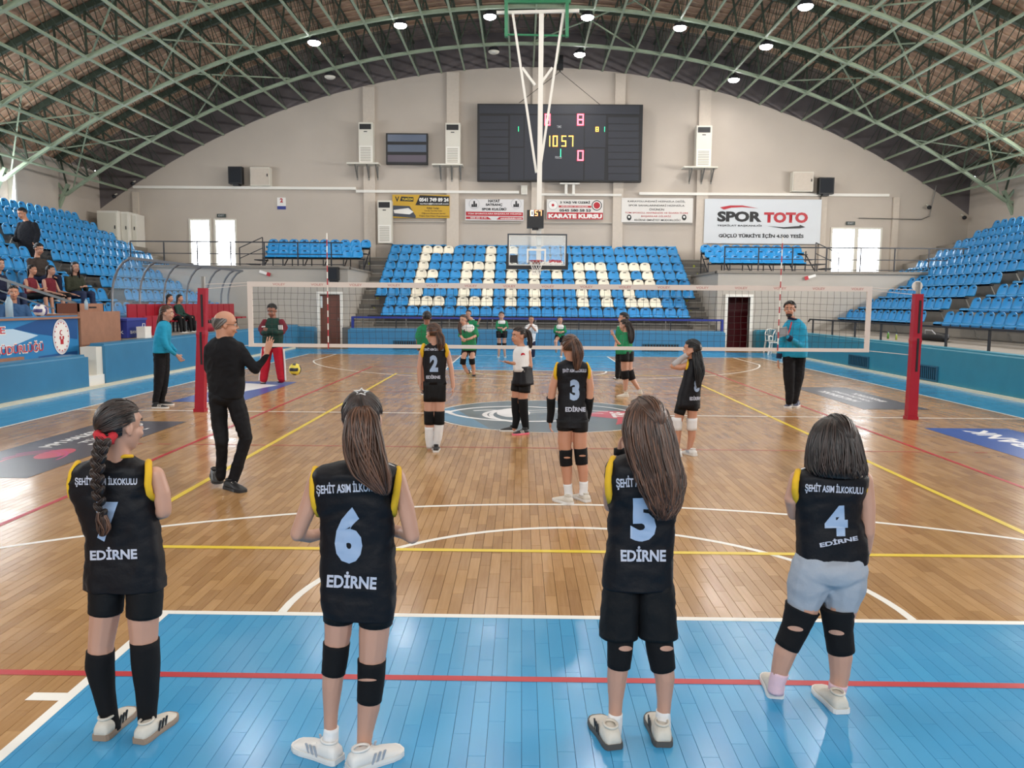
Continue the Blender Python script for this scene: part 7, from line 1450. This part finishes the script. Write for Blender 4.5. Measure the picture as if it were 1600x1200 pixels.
seated('person in dark clothes at the left edge beside the aisle handrail', (-12.5, 19.85, 1.72), E2, 1.15, 'nvy', 'jean', 'a', 'dark', look=E2+.5, arms=1)
seated('man in blue padded jacket sitting behind the scorer table', (-10.8, 17.7, 1.06), E2+.75, 1.15, 'bjk', 'nvy', 'b', 'black', look=E2+.95, arms=2, shoe_='shb', group='people at the scorer table')
seated('girl in red and black sitting on the team chairs behind the referee', (-10.1, 23.3, 1.2), E2, .85, 'mar', 'blk2', 'b', 'black', look=E2-.15, tailn=True, group='people on the team chairs')
seated('girl in green and black sitting on the team chairs beside the girl in red', (-10.1, 23.95, 1.2), E2, .85, 'dgr', 'blk2', 'b', 'black', look=E2-.1, tailn=True, group='people on the team chairs')
# woman in a long coat standing in the aisle
f = Fig('woman in long dark coat standing in the aisle of the left stand', 26.0, .013, 'b', 'spectators in the left stand', None)
f.Y = 26.0; f.s = (26.0-CL.y)/CF; f.head((35, 334, 0), 17, R(200), pitch=R(18), neck_to=(42, 348, 0)); f.limb([(52, 378, 1.8, -.1), (53, 382, 1.6, -.12)]); f.limb([(38, 408, 2.6), (38, 426, 2.2)]); f.limb([(50, 408, 2.6), (50, 426, 2.2)]); f.finish(vox=.012)
q = MB(); f.torso([(425, 33, 61, 0, .6), (395, 30, 60, 0, .6), (375, 29, 59), (360, 29, 57), (353, 31, 55), (348, 34, 51), (345, 38, 47)], noise_=0, mb=q); f.limb([(32, 352, 5), (27, 368, 4.4), (24, 375, 3.4, -.1), (22, 373, 3, -.2)], q); f.limb([(54, 352, 5), (59, 366, 4.4), (56, 379, 3.4, -.1)], q); f.blob('long_coat', q, cloth('dark_navy_coat', '#15171f'), .015)
for x_ in (38, 50): a = f.pt((x_, 428, 0)); f.shoe(V((a.x, a.y+.05, 0)), V((a.x+.05, a.y-.2, 0)), K['shb'], K['shb'], L=.25, hz=a.z-.02, tz=a.z-.02)
f.cap('black', (0, -.9, 0), 40, rad=.006); f.e['label'] = 'woman in long dark coat standing in the aisle of the left stand'
e = empty('red_bag', (-9.5, 24.3, .8), 'red bag on the terrace before the girls on the team chairs', 'bag'); q = MB(); q.tube([(-9.46, 23.9, .92), (-9.44, 24.1, .98), (-9.44, 24.5, .97), (-9.46, 24.75, .9)], [.06, .13, .13, .06], 10); put(q, 'bag_body', rc, e, True); q = MB(); q.tube([(-9.44, 24.1, 1.08), (-9.44, 24.2, 1.17), (-9.44, 24.4, 1.17), (-9.44, 24.5, 1.08)], .012, 6); put(q, 'handle', M['black'], e)
